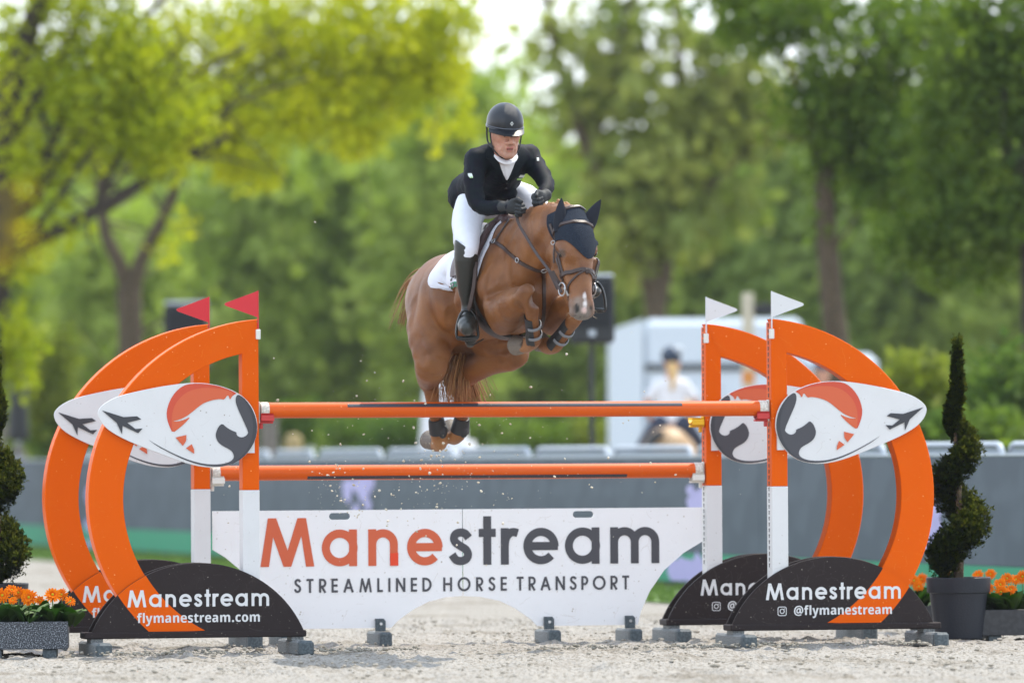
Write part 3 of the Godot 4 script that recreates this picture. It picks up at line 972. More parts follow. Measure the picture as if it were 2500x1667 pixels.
func make_fence() -> void:
	M.pole = scuffed(rgb(214, 88, 2), rgb(236, 200, 176), 0.34, 900, 31, 0.6)
	M.pole.metallic_specular = 0.4
	M.cap = worn(rgb(190, 182, 170), rgb(222, 216, 206), 0.6, 0.05, 4, 4.0)
	M.stripe = scuffed(rgb(58, 56, 66), rgb(190, 180, 176), 0.5, 1100, 32, 0.7)
	var yu := 1.372
	var yl := 1.012
	wing(-1, 0.0, "orange crescent jump wing with red flag holding up the higher pole in a red cup", M.red, [[yu, M.cup_red]], true)
	wing(-1, -1.37, "orange crescent jump wing with red flag, partly hidden behind its twin, holding the lower pole", M.red, [[yl, M.cup_white]], true)
	wing(1, 0.0, "orange crescent jump wing with white flag holding up the higher pole in a red cup", M.white, [[yu, M.cup_red]], false)
	wing(1, -1.37, "orange crescent jump wing with white flag and a spare yellow cup, holding the lower pole", M.white, [[yl, M.cup_white], [1.345, M.cup_yellow]], false)
	jump_pole("upper orange jump pole with long dark stripe resting in red cups", yu, 0.0, 0.62, 0.27, -1.0, 0.985)
	jump_pole("lower orange jump pole with narrow dark stripe resting in white cups", yl, -1.37, -0.75, 0.3, -0.93, 1.03)
	# filler board between the far wings
	var root := thing("filler_board", "white filler board reading Manestream streamlined horse transport under the lower pole", "filler board", fence * Transform3D(Basis(), Vector3(0, 0, -1.40)))
	var sides := [[45, 52, 45, 228, 100, 262, 180, 330, 250, 420, 300, 520, 320, 592, 850, 592, 880, 560, 950, 510, 1020, 475, 1100, 455, 1177, 450, 1177, 52], [1183, 52, 1183, 450, 1260, 455, 1350, 475, 1420, 510, 1490, 560, 1520, 592, 1985, 592, 2000, 530, 2040, 440, 2110, 340, 2200, 262, 2288, 210, 2288, 52]]
	for i in 2:
		var p := PackedVector2Array()
		for j in range(0, sides[i].size(), 2):
			p.append(Vector2(bx_(sides[i][j]), (1569.0 - (1220.0 + 0.5272 * sides[i][j + 1])) / 407.0))
		var sxc: float = bx_([619.0, 1735.0][i])         # hand slot: the panel is laid out in four fields round it
		var sy: float = (1569.0 - (1220.0 + 0.5272 * 80)) / 407.0
		var slot := PackedVector2Array()
		slot.append_array(arc(sxc + 0.045, sy, 0.02, 0.02, -90, 90, 8))
		slot.append_array(arc(sxc - 0.045, sy, 0.02, 0.02, 90, 270, 8))
		var mb := MB.new()
		for f in [[-9, sxc - 0.07, -9, 9], [sxc + 0.07, 9, -9, 9], [sxc - 0.07, sxc + 0.07, -9, sy], [sxc - 0.07, sxc + 0.07, sy, 9]]:
			for g in Geometry2D.intersect_polygons(p, poly([f[0], f[2], f[1], f[2], f[1], f[3], f[0], f[3]])):
				for e in Geometry2D.clip_polygons(g, slot):
					mb.extrude(e, -0.016, 0.0)
		part("panel", mb, M.board, root)
	var a := MB.new()
	var b := MB.new()
	manestream(a, b, bx_(258.0), bx_(2087.0), (1569.0 - (1220.0 + 0.5272 * 308)) / 407.0, 0.003)
	part("lettering", a, M.print_orange, root)
	part("lettering", b, M.print_dark, root)
	var patch := MB.new()
	var nx0: float = bx_(847.0)
	var nx1: float = bx_(883.0)
	var ny0: float = (1569.0 - (1220.0 + 0.5272 * 308)) / 407.0
	patch.quad(Vector3(nx0, ny0, 0.006), Vector3(nx1, ny0, 0.006), Vector3(nx1, ny0 + 0.077, 0.006), Vector3(nx0, ny0 + 0.073, 0.006), Vector3(0, 0, 1))
	part("tape_patch", patch, M.print_hot, root)
	var yb: float = (1569.0 - (1220.0 + 0.5272 * 428)) / 407.0
	for w in [["STREAMLINED", 410.0, 1035.0], ["HORSE", 1088.0, 1380.0], ["TRANSPORT", 1425.0, 1945.0]]:
		var c := MB.new()
		word(c, w[0], false, bx_(w[1]), bx_(w[2]), yb, 0.083, 0.003)
		part("lettering", c, M.print_dark, root)
	for fx in [352.0, 798.0, 1570.0, 1945.0]:
		var x: float = bx_(fx)
		var f := MB.new()
		f.box(Vector3(x - 0.036, -0.02, -0.2), Vector3(x + 0.036, 0.068, 0.12), 0.012)
		var fo := part("foot", f, M.foot, root)
		var e := MB.new()
		e.box(Vector3(x - 0.037, -0.02, 0.1205), Vector3(x + 0.037, 0.069, 0.17), 0.012)
		part("foot_end", e, M.foot_end, fo)
		var br := MB.new()
		br.extrude(poly([x - 0.03, 0.0705, x + 0.03, 0.0705, x + 0.03, 0.132, x + 0.018, 0.146, x - 0.03, 0.146]), 0.002, 0.03, 0.004)
		part("bracket", br, M.foot_end, fo)
		var bolt := MB.new()
		bolt.tube([Vector3(x, 0.115, 0.03), Vector3(x, 0.115, 0.036)], [0.009], 10)
		part("bolt", bolt, M.steel, fo)

# ---------------------------------------------------------------- the horse
const HD := 37.6               # depth of the upper pole, the origin of the horse's depths
var RIGHT := Vector3(-0.92, 0, 0.39)        # towards the horse's right side
var horse: Node3D
var hb: Blob
func J(u: float, v: float, d: float) -> Vector3:      # d: metres towards the camera from the upper pole
	return px(u, v, HD - d)
func JA(a: Array) -> Array:
	var r := []
	for e in a: r.append(J(e[0], e[1], e[2]))
	return r

class Coat extends Look:
	var spots := []            # [place, radius, colour, strength, stretch axis, stretch]
	var grain := FastNoiseLite.new()
	var fine := FastNoiseLite.new()
	func _init() -> void:
		grain.frequency = 5.0
		grain.fractal_octaves = 4
		fine.frequency = 22.0
		fine.seed = 5
	func paint(p: Vector3, _n: Vector3) -> Color:
		var g := grain.get_noise_3dv(p)
		var c := Color(0.145, 0.049, 0.012).lerp(Color(0.26, 0.1, 0.026), clampf(0.5 + g * 0.9, 0.0, 1.0))
		c = c.lerp(Color(0.19, 0.062, 0.016), clampf(fine.get_noise_3dv(p) * 0.5, 0.0, 0.3))
		for s in spots:
			var q: Vector3 = p - s[0]
			if s.size() > 4:
				q -= s[4] * (q.dot(s[4]) * (1.0 - 1.0 / s[5]))
			var t: float = clampf((s[1] - q.length()) / (s[1] * 0.45) + g * 0.35, 0.0, 1.0) * s[3]
			c = c.lerp(s[2], t)
		return c
	func push(p: Vector3, _n: Vector3) -> float:
		return fine.get_noise_3dv(p * Vector3(1, 0.5, 1)) * 0.0007

func limb(b: Blob, chain: Array, k: float, steps := 3) -> void:       # [u, v, depth, radius, (lateral share)]
	var c := []
	for p in chain:
		c.append([J(p[0], p[1], p[2]), p[3], p[4] if p.size() > 4 else 1.0])
	b.chain(c, k, RIGHT, steps)
func lump(u: float, v: float, d: float, u2: float, v2: float, d2: float, ra: float, rb: float, k: float, share := 1.0) -> void:
	hb.add(J(u, v, d), J(u2, v2, d2), ra, rb, k, RIGHT, share)
func groove(u: float, v: float, d: float, u2: float, v2: float, d2: float, r: float, k: float) -> void:
	hb.add(J(u, v, d), J(u2, v2, d2), r, r, k, Vector3.ZERO, 1.0, true)

func on_skin(pts: Array, r: float, deep: float, cut: bool) -> void:       # a shallow groove or swelling along a line on the surface
	var c := []
	for i in range(0, pts.size(), 2):
		var e := hit(hb, pts[i], pts[i + 1], (r - deep) if cut else -(r - deep))
		if not e.is_empty(): c.append(e[0])
	for i in c.size() - 1:
		hb.add(c[i], c[i + 1], r, r, 0.02, Vector3.ZERO, 1.0, cut)
const RF := [[1236, 764, 1.04, 0.113], [1240, 756, 1.13, 0.106], [1258, 740, 1.25, 0.085], [1280, 721, 1.36, 0.064], [1291, 727, 1.38, 0.058], [1297, 750, 1.36, 0.044], [1300, 780, 1.29, 0.034], [1303, 812, 1.22, 0.034], [1304, 828, 1.17, 0.043], [1290, 842, 1.1, 0.04], [1282, 843, 1.07, 0.045]]
const LF := [[1352, 772, 0.84, 0.11], [1376, 760, 1.05, 0.084], [1402, 746, 1.27, 0.064], [1407, 756, 1.3, 0.058], [1402, 778, 1.26, 0.044], [1388, 800, 1.19, 0.035], [1368, 826, 1.11, 0.036], [1354, 842, 1.06, 0.047], [1340, 847, 1.01, 0.043], [1332, 842, 0.98, 0.044]]
const RH := [[1078, 735, -0.12, 0.185], [1056, 800, 0.08, 0.15], [1053, 882, 0.2, 0.098], [1049, 910, 0.05, 0.082], [1046, 926, -0.12, 0.06], [1052, 955, -0.16, 0.042], [1061, 1010, -0.24, 0.034], [1067, 1042, -0.28, 0.038], [1071, 1064, -0.3, 0.048], [1073, 1082, -0.34, 0.044], [1066, 1084, -0.39, 0.045]]
const LH := [[1140, 745, -0.2, 0.19], [1200, 820, 0.05, 0.14], [1254, 862, 0.2, 0.09], [1195, 882, 0.06, 0.08], [1140, 912, -0.08, 0.07], [1124, 935, -0.14, 0.058], [1124, 975, -0.19, 0.04], [1127, 1015, -0.25, 0.035], [1127, 1040, -0.28, 0.04], [1117, 1060, -0.3, 0.047], [1108, 1068, -0.35, 0.044]]

func make_horse() -> void:
	horse = thing("horse", "chestnut horse with plaited mane leaping over the orange poles, forelegs tucked", "horse")
	var a := J(955, 470, -0.75)
	var b := J(1500, 1120, 1.95)
	hb = Blob.new(a.min(b), a.max(b), 0.0105)
	# trunk
	limb(hb, [[1090, 735, -0.28, 0.235, 1.0], [1104, 738, -0.08, 0.262, 1.0], [1145, 724, 0.16, 0.262, 0.96], [1194, 708, 0.44, 0.278, 0.92], [1240, 698, 0.74, 0.29, 0.8], [1284, 694, 0.92, 0.235, 0.86]], 0.0)
	lump(1285, 670, 0.97, 1290, 720, 1.0, 0.155, 0.14, 0.08)
	lump(1085, 690, -0.35, 1098, 700, -0.1, 0.11, 0.17, 0.08)
	lump(1205, 590, 0.45, 1258, 572, 0.86, 0.08, 0.085, 0.08)
	# shoulders, breast
	lump(1246, 600, 0.84, 1216, 700, 1.0, 0.11, 0.12, 0.06)
	lump(1330, 610, 0.72, 1376, 700, 0.87, 0.12, 0.125, 0.06)
	lump(1270, 700, 1.06, 1266, 750, 0.98, 0.07, 0.06, 0.05)
	lump(1330, 700, 1.02, 1330, 755, 0.94, 0.07, 0.06, 0.05)
	# neck
	limb(hb, [[1272, 636, 0.92, 0.22, 0.64], [1300, 596, 1.1, 0.2, 0.62], [1338, 568, 1.3, 0.16, 0.6], [1382, 552, 1.47, 0.112, 0.72]], 0.06)
	lump(1318, 610, 1.2, 1280, 660, 1.12, 0.1, 0.11, 0.06, 0.8)
	# head
	limb(hb, [[1396, 535, 1.49, 0.078, 1.0], [1403, 580, 1.57, 0.1, 1.03], [1408, 618, 1.61, 0.095, 1.0], [1412, 665, 1.645, 0.078, 0.98], [1416, 715, 1.68, 0.066, 0.98], [1419, 750, 1.69, 0.064, 1.08]], 0.03, 3)
	limb(hb, [[1366, 600, 1.4, 0.1, 0.7], [1372, 632, 1.45, 0.122, 0.62], [1388, 690, 1.53, 0.085, 0.72], [1410, 745, 1.62, 0.048, 0.9], [1416, 766, 1.655, 0.036, 1.0]], 0.028, 3)
	lump(1366, 600, 1.62, 1374, 612, 1.655, 0.026, 0.02, 0.025)
	lump(1447, 598, 1.545, 1451, 612, 1.57, 0.026, 0.02, 0.025)
	lump(1370, 640, 1.6, 1386, 690, 1.635, 0.026, 0.016, 0.03)
	lump(1450, 640, 1.53, 1441, 690, 1.58, 0.026, 0.016, 0.03)
	groove(1384, 652, 1.72, 1396, 706, 1.765, 0.05, 0.04)
	lump(1402, 742, 1.735, 1400, 764, 1.735, 0.024, 0.024, 0.018)
	lump(1438, 742, 1.70, 1441, 762, 1.695, 0.024, 0.024, 0.018)
	lump(1412, 768, 1.7, 1430, 768, 1.69, 0.026, 0.026, 0.02)
	groove(1402, 750, 1.776, 1407, 766, 1.775, 0.011, 0.01)
	groove(1442, 750, 1.737, 1441, 764, 1.735, 0.011, 0.01)
	groove(1369, 619, 1.688, 1374, 622, 1.69, 0.016, 0.012)
	# hindquarters: stifle fold, haunch, groove between thigh and flank
	limb(hb, RH.slice(0, 5), 0.05)
	limb(hb, LH.slice(0, 5), 0.05)
	lump(1195, 800, -0.1, 1130, 830, -0.15, 0.1, 0.13, 0.08)
	groove(1098, 700, 0.42, 1112, 790, 0.5, 0.06, 0.1)
	# legs
	groove(1182, 722, 1.16, 1196, 780, 1.1, 0.03, 0.03)
	groove(1196, 780, 1.1, 1228, 818, 1.02, 0.03, 0.03)
	groove(1290, 735, 1.28, 1296, 800, 1.1, 0.05, 0.05)
	limb(hb, RF, 0.009)
	limb(hb, LF, 0.009)
	limb(hb, RH.slice(4), 0.02)
	limb(hb, LH.slice(4), 0.02)
	lump(1040, 908, -0.2, 1045, 930, -0.14, 0.034, 0.045, 0.03)
	lump(1122, 912, -0.24, 1124, 935, -0.16, 0.034, 0.045, 0.03)
	lump(1283, 712, 1.385, 1296, 724, 1.395, 0.04, 0.036, 0.025)
	lump(1216, 745, 1.06, 1228, 786, 1.02, 0.085, 0.075, 0.02)
	groove(1196, 696, 1.3, 1256, 690, 1.36, 0.05, 0.04)
	# muscle lines, found on the surface
	for g in [[[1262, 545, 1232, 600, 1206, 660, 1194, 705], 0.05, 0.012], [[1340, 640, 1318, 690, 1304, 735], 0.05, 0.014], [[1196, 722, 1214, 706, 1250, 702], 0.022, 0.014], [[1106, 700, 1112, 760, 1106, 815], 0.045, 0.014], [[1012, 740, 1012, 820, 1030, 880], 0.06, 0.008], [[1362, 655, 1372, 692, 1388, 716], 0.022, 0.007], [[1262, 742, 1272, 757], 0.02, 0.01], [[1130, 735, 1122, 800], 0.04, 0.005], [[1152, 735, 1146, 805], 0.04, 0.005], [[1255, 600, 1240, 640, 1236, 690], 0.05, 0.007], [[1270, 838, 1230, 852, 1190, 856], 0.03, 0.012], [[1296, 640, 1312, 604, 1330, 570], 0.06, 0.006]]:
		on_skin(g[0], g[1], g[2], true)
	for g in [[[1222, 735, 1240, 772], 0.05, 0.008], [[1060, 878, 1064, 905], 0.04, 0.006], [[1376, 648, 1387, 686], 0.016, 0.005], [[1035, 700, 1028, 790], 0.09, 0.008], [[1075, 690, 1080, 790], 0.09, 0.008], [[1272, 706, 1290, 706], 0.03, 0.005], [[1217, 640, 1210, 690], 0.06, 0.006]]:
		on_skin(g[0], g[1], g[2], false)
	var coat := Coat.new()
	var grey := Color(0.19, 0.17, 0.155)
	coat.spots = [[J(1416, 764, 1.7), 0.1, grey, 0.95], [J(1420, 738, 1.75), 0.05, Color(0.27, 0.22, 0.18), 0.5],
		[J(1285, 718, 1.36), 0.09, Color(0.17, 0.085, 0.045), 0.6], [J(1150, 850, 0.0), 0.12, Color(0.2, 0.13, 0.1), 0.5],
		[J(1072, 1075, -0.32), 0.09, Color(0.42, 0.2, 0.075), 0.8], [J(1112, 1062, -0.32), 0.09, Color(0.42, 0.2, 0.075), 0.8],
		[J(1165, 800, 0.5), 0.2, Color(0.27, 0.115, 0.034), 0.7], [J(1215, 880, 0.1), 0.14, Color(0.25, 0.1, 0.03), 0.6], [J(1060, 900, 0.2), 0.12, Color(0.27, 0.12, 0.045), 0.6],
		[J(1290, 838, 1.1), 0.085, Color(0.36, 0.16, 0.06), 0.7], [J(1345, 845, 1.02), 0.09, Color(0.34, 0.15, 0.058), 0.7]]
	for q in [[1371, 618, 0.034, Color(0.1, 0.07, 0.055), 0.85, 1.0, 0.2], [1428, 722, 0.011, Color(0.72, 0.66, 0.64), 1.0, 3.0, 0.05], [1429, 741, 0.015, Color(0.72, 0.66, 0.64), 1.0, 1.6, 0.05], [1427, 758, 0.02, Color(0.68, 0.5, 0.46), 1.0, 1.3, -0.3], [1409, 755, 0.0165, Color(0.015, 0.012, 0.012), 1.0, 1.7, 0.25], [1407, 748, 0.012, Color(0.02, 0.016, 0.016), 1.0, 1.8, 0.2], [1443, 752, 0.01, Color(0.02, 0.016, 0.016), 1.0, 1.8, -0.2], [1416, 774, 0.009, Color(0.05, 0.04, 0.038), 0.9, 1.0, 0.0], [1428, 773, 0.008, Color(0.05, 0.04, 0.038), 0.9, 1.0, 0.0], [1405, 771, 0.008, Color(0.05, 0.04, 0.038), 0.9, 1.0, 0.0]]:
		var e := hit(hb, q[0], q[1], 0.0)
		if not e.is_empty():
			coat.spots.append([e[0], q[2], q[3], q[4], Vector3(q[6], 1, 0).normalized(), q[5]])
	var mb := MB.new()
	hb.build(mb, coat)
	var m := tinted(0.4, 0.48)
	M.coat = relief(m, 0.12, 4, 0.35, 8.0)
	M.coat.uv1_scale = Vector3(8, 2.2, 8)
	part("body", mb, M.coat, horse)
	# eyes
	for e in [[1372.5, 620.5, 1.645], [1450, 618, 1.56]]:
		var eb := MB.new()
		eb.ball(J(e[0], e[1], e[2]), Vector3.ONE * 0.019)
		part("eye", eb, M.gloss, horse)
	# hooves
	for h in [[1284, 843, 1.08, 1260, 843, 0.98], [1334, 842, 0.99, 1318, 834, 0.91], [1067, 1084, -0.37, 1046, 1073, -0.46], [1108, 1066, -0.35, 1097, 1044, -0.44]]:
		var p := J(h[0], h[1], h[2])
		var q := J(h[3], h[4], h[5])
		var hm := MB.new()
		var d := (q - p)
		hm.tube([p, p + d * 0.25, p + d * 0.55, q, q + d * 0.03], [0.036, 0.045, 0.05, 0.057, 0.052], 18)
		part("hoof", hm, M.hoof, horse)
	make_hair()

func make_hair() -> void:
	var rng := RandomNumberGenerator.new()
	rng.seed = 21
	var locks := [   # [start, via ..., end, spread, strands]
		[[[1060, 662, -0.45], [1022, 685, -0.55], [1000, 735, -0.6], [984, 795, -0.56]], 0.04, 0.075, 90],
		[[[1062, 690, -0.52], [1050, 780, -0.6], [1075, 860, -0.45], [1108, 925, -0.3], [1118, 985, -0.26]], 0.06, 0.12, 260],
		[[[1068, 700, -0.5], [1075, 800, -0.58], [1112, 870, -0.36], [1140, 930, -0.24], [1160, 985, -0.22]], 0.05, 0.1, 180],
		[[[1128, 848, -0.2], [1122, 880, -0.05], [1112, 930, -0.02], [1108, 975, -0.06]], 0.04, 0.12, 120]]
	var t := MB.new()
	for l in locks:
		for i in int(l[3]):
			var o := Vector3(rng.randfn(), rng.randfn() * 0.6, rng.randfn() * 0.6)
			var pts := []
			var n: int = l[0].size()
			for k in n:
				var f := float(k) / (n - 1)
				pts.append(J(l[0][k][0], l[0][k][1], l[0][k][2]) + o * lerpf(l[1], l[2], f) * 0.5 + Vector3(rng.randfn(), rng.randfn(), 0) * 0.006 * f)
			var cut := rng.randf_range(0.75, 1.0)
			pts[-1] = pts[-2].lerp(pts[-1], cut)
			var s := rng.randf()
			t.col = Color(0.2, 0.08, 0.028).lerp(Color(0.48, 0.27, 0.12), s)
			t.tube(curve(pts, 4), [0.003, 0.0034, 0.0034, 0.0034, 0.0034, 0.003, 0.003, 0.0026, 0.002, 0.0012], 4, false)
	part("tail", t, M.hair, horse)
	# plaited mane: a row of small knots along the crest
	var mane := MB.new()
	var line := curve(JA([[1284, 503, 0.98], [1308, 494, 1.1], [1336, 494, 1.23], [1362, 502, 1.35], [1386, 514, 1.43]]), 9)
	for i in line.size():
		var p: Vector3 = line[i]
		var crest = hb.cast(p + Vector3(0, 0.16, 0), Vector3.DOWN, 0.4)
		if crest != null: p = crest + Vector3(0, 0.006, 0)
		for j in 3:
			mane.col = Color(0.2, 0.085, 0.03).lerp(Color(0.4, 0.19, 0.07), rng.randf())
			mane.ball(p + Vector3(rng.randfn() * 0.004, rng.randfn() * 0.005 - 0.004 * j, rng.randfn() * 0.006 + 0.008 * (j - 1)), Vector3(0.011, 0.013, 0.011) * rng.randf_range(0.8, 1.2), 7, 5)
		for j in 5:
			var q: Vector3 = p + Vector3(rng.randfn() * 0.006, 0, rng.randfn() * 0.006)
			mane.col = Color(0.24, 0.1, 0.036).lerp(Color(0.45, 0.22, 0.09), rng.randf())
			mane.tube([q, q + Vector3(-0.004, -0.016, 0.012), q + Vector3(-0.008, -0.038, 0.022)], [0.0025, 0.002, 0.0008], 4, false)
	part("mane", mane, M.hair, horse)
	var wh := MB.new()
	for i in 12:
		var p := J(1440 + rng.randf() * 10 if i % 2 else 1388 + rng.randf() * 14, 755 + rng.randf() * 18, 1.69)
		var side := signf(p.x - J(1418, 770, 1.7).x)
		var d := Vector3(side * rng.randf_range(0.3, 1.0), rng.randf_range(-0.8, -0.1), 0.4).normalized() * rng.randf_range(0.02, 0.04)
		wh.tube([p, p + d * 0.6, p + d + Vector3(0, -0.003, 0)], [0.0005, 0.0004, 0.0002], 4, false)
	part("whiskers", wh, M.whisker, horse)

# ---------------------------------------------------------------- tack: laid on the horse by finding its surface
func look_dir(p: Vector3) -> Vector3:
	return (p - Vector3(0, EYE, 0)).normalized()
func hit(b: Blob, u: float, v: float, lift: float, near := 2.0) -> Array:      # [point, normal] on a body in the direction of a photo pixel
	var o := J(u, v, near)
	var p = b.cast(o, look_dir(o), 3.4)
	if p == null:
		return []
	var n := b.grad(p, b.h * 1.6)
	return [p + n * lift, n]
func patch(b: Blob, rows: Array, lift: float, mb: MB, cols := 8, fine := 4, near := 2.0, thick := 0.0) -> void:    # rows: [v, u left, u right]; cloth laid on a body
	var grid := []
	for i in rows.size() - 1:
		for s in fine + (1 if i == rows.size() - 2 else 0):
			var t := float(s) / fine
			var v: float = lerpf(rows[i][0], rows[i + 1][0], t)
			var l: float = lerpf(rows[i][1], rows[i + 1][1], t)
			var r: float = lerpf(rows[i][2], rows[i + 1][2], t)
			var line := []
			for k in cols + 1:
				line.append(hit(b, lerpf(l, r, float(k) / cols), v, lift, near))
			grid.append(line)
	sheet(mb, grid, thick)
func sheet(mb: MB, grid: Array, thick := 0.0) -> void:
	var id := []
	for line in grid:
		var r := []
		for e in line:
			r.append(-1 if e.is_empty() else mb.vert(e[0], e[1]))
		id.append(r)
	for i in grid.size() - 1:
		for k in id[i].size() - 1:
			var q := [id[i][k], id[i][k + 1], id[i + 1][k + 1], id[i + 1][k]]
			if q.min() < 0:
				continue
			mb.tri(q[0], q[1], q[2])
			mb.tri(q[0], q[2], q[3])
	if thick <= 0.0:
		return
	var rim := []                       # a turned edge all round
	for k in grid[0].size(): rim.append(grid[0][k])
	for i in range(1, grid.size()): rim.append(grid[i][-1])
	for k in range(grid[0].size() - 2, -1, -1): rim.append(grid[-1][k])
	for i in range(grid.size() - 2, -1, -1): rim.append(grid[i][0])
	for i in rim.size() - 1:
		if rim[i].is_empty() or rim[i + 1].is_empty():
			continue
		mb.quad(rim[i][0], rim[i + 1][0], rim[i + 1][0] - rim[i + 1][1] * thick, rim[i][0] - rim[i][1] * thick)
# around the head: t 0 at the poll, 1 at the muzzle; phi in degrees from the front of the face, + to the horse's right
func head(t: float, phi: float, lift: float) -> Array:
	var a := J(1394, 540, 1.44)
	var b := J(1414, 757, 1.63)
	return around(a, b, t, phi, lift, Vector3(0.39, 0, 0.92), 0.3)
# around the trunk: t 0 at the croup, 1 at the breast; phi from the spine, + to the horse's right
func girthwise(t: float, phi: float, lift: float) -> Array:
	return around(J(1104, 735, -0.08), J(1284, 690, 0.97), t, phi, lift, Vector3.UP, 0.6)
func around(a: Vector3, b: Vector3, t: float, phi: float, lift: float, front: Vector3, reach: float) -> Array:
	var ax := (b - a).normalized()
	var nf := (front - ax * front.dot(ax)).normalized()
	var rt := (RIGHT - ax * RIGHT.dot(ax)).normalized()
	var w := deg_to_rad(phi)
	var d := nf * cos(w) + rt * sin(w)
	var c := a + (b - a) * t
	var p = hb.cast(c + d * reach, -d, reach)
	if p == null:
		return [c, d]
	var n := hb.grad(p, 0.018)
	return [p + n * lift, n]
func head_line(pts: Array, lift: float, steps := 8) -> Array:     # [[t, phi], ...] -> [points, normals]
	var p := []
	var n := []
	for i in pts.size() - 1:
		for s in steps + (1 if i == pts.size() - 2 else 0):
			var f := float(s) / steps
			var e := head(lerpf(pts[i][0], pts[i + 1][0], f), lerpf(pts[i][1], pts[i + 1][1], f), lift)
			p.append(e[0])
			n.append(e[1])
	return [p, n]
func pix_line(b: Blob, pts: Array, lift: float, steps := 6) -> Array:
	var p := []
	var n := []
	var c := curve(Array(poly(pts)), steps)
	for q in c:
		var e := hit(b, q.x, q.y, lift)
		if not e.is_empty():
			p.append(e[0])
			n.append(e[1])
	return [p, n]
func ring(mb: MB, at: Vector3, r: float, wire: float, u: Vector3, w: Vector3) -> void:
	var p := []
	for i in 17:
		p.append(at + u * cos(TAU * i / 16) * r + w * sin(TAU * i / 16) * r)
	mb.tube(p, [wire], 6, false)

func make_tack() -> void:
	M.leather = relief(mat(rgb(58, 42, 38), 0.38), 0.1, 3, 0.08, 14.0)
	M.saddle_leather = relief(mat(rgb(66, 40, 38), 0.35), 0.08, 3, 0.1, 10.0)
	M.dark_leather = mat(rgb(36, 32, 33), 0.38)
	M.knit = mat(rgb(28, 36, 50), 0.9, 0.25)
	M.knit.heightmap_enabled = true
	var kn := FastNoiseLite.new()
	kn.noise_type = FastNoiseLite.TYPE_CELLULAR
	kn.frequency = 0.085
	kn.cellular_jitter = 0.35
	var kt := NoiseTexture2D.new()
	kt.noise = kn
	kt.seamless = true
	M.knit.heightmap_texture = kt
	M.knit.heightmap_scale = 0.6
	M.knit.albedo_texture = kt.duplicate()
	var kg := Gradient.new()
	kg.set_color(0, rgb(14, 17, 23))
	kg.set_color(1, rgb(62, 71, 86))
	M.knit.albedo_texture.color_ramp = kg
	M.knit.albedo_color = Color.WHITE
	M.knit.uv1_triplanar = true
	M.knit.uv1_scale = Vector3.ONE * 3.4
	M.felt = mat(rgb(34, 36, 44), 0.85, 0.3)
	M.felt.rim_enabled = true
	M.felt.rim = 0.4
	M.pad = relief(mat(rgb(226, 228, 238), 0.85, 0.3), 0.06, 3, 0.15, 12.0)
	M.strap_grey = mat(rgb(120, 122, 128), 0.6)
	M.boot_shell = relief(mat(rgb(42, 44, 48), 0.5), 0.1, 3, 0.1, 14.0)
	M.green = mat(rgb(24, 128, 92), 0.6)
	ear_bonnet()
	bridle()
	breastplate()
	saddle()
	leg_boots()

func ear_bonnet() -> void:
	var root := thing("ear_bonnet", "navy crocheted ear bonnet over the horse's forehead", "ear bonnet")
	var grid := []
	for i in 15:
		var f := i / 14.0
		var line := []
		for k in 29:
			var phi := lerpf(-100.0, 100.0, k / 28.0)
			var a := absf(phi)
			var low := lerpf(0.56, 0.33, smoothstep(0, 45, a)) if a < 45 else lerpf(0.33, 0.25, (a - 45) / 55.0)
			var e := head(lerpf(-0.06, low, f), phi, 0.0085)
			line.append(e)
		grid.append(line)
	var mb := MB.new()
	sheet(mb, grid, 0.007)
	part("veil", mb, M.knit, root)
	for e in [[[1366, 566, 1.6], [1369, 524, 1.58], [1371, 483, 1.54], 0.046, 0.5], [[1430, 562, 1.53], [1446, 526, 1.52], [1467, 487, 1.48], 0.05, -0.9]]:
		var mb2 := MB.new()
		var p := curve(JA([e[0], e[1], e[2]]), 7)
		var rr := []
		for i in p.size():
			var t := float(i) / (p.size() - 1)
			rr.append(e[3] * (0.42 + 0.42 * sin(PI * minf(t * 0.85 + 0.18, 1.0))) * (1.0 - pow(t, 3.5) * 0.9))
		mb2.tube(p, rr, 16, true, 0.55, Vector3(0.2, 0, 1))
		part("ear_cover", mb2, M.felt, root)

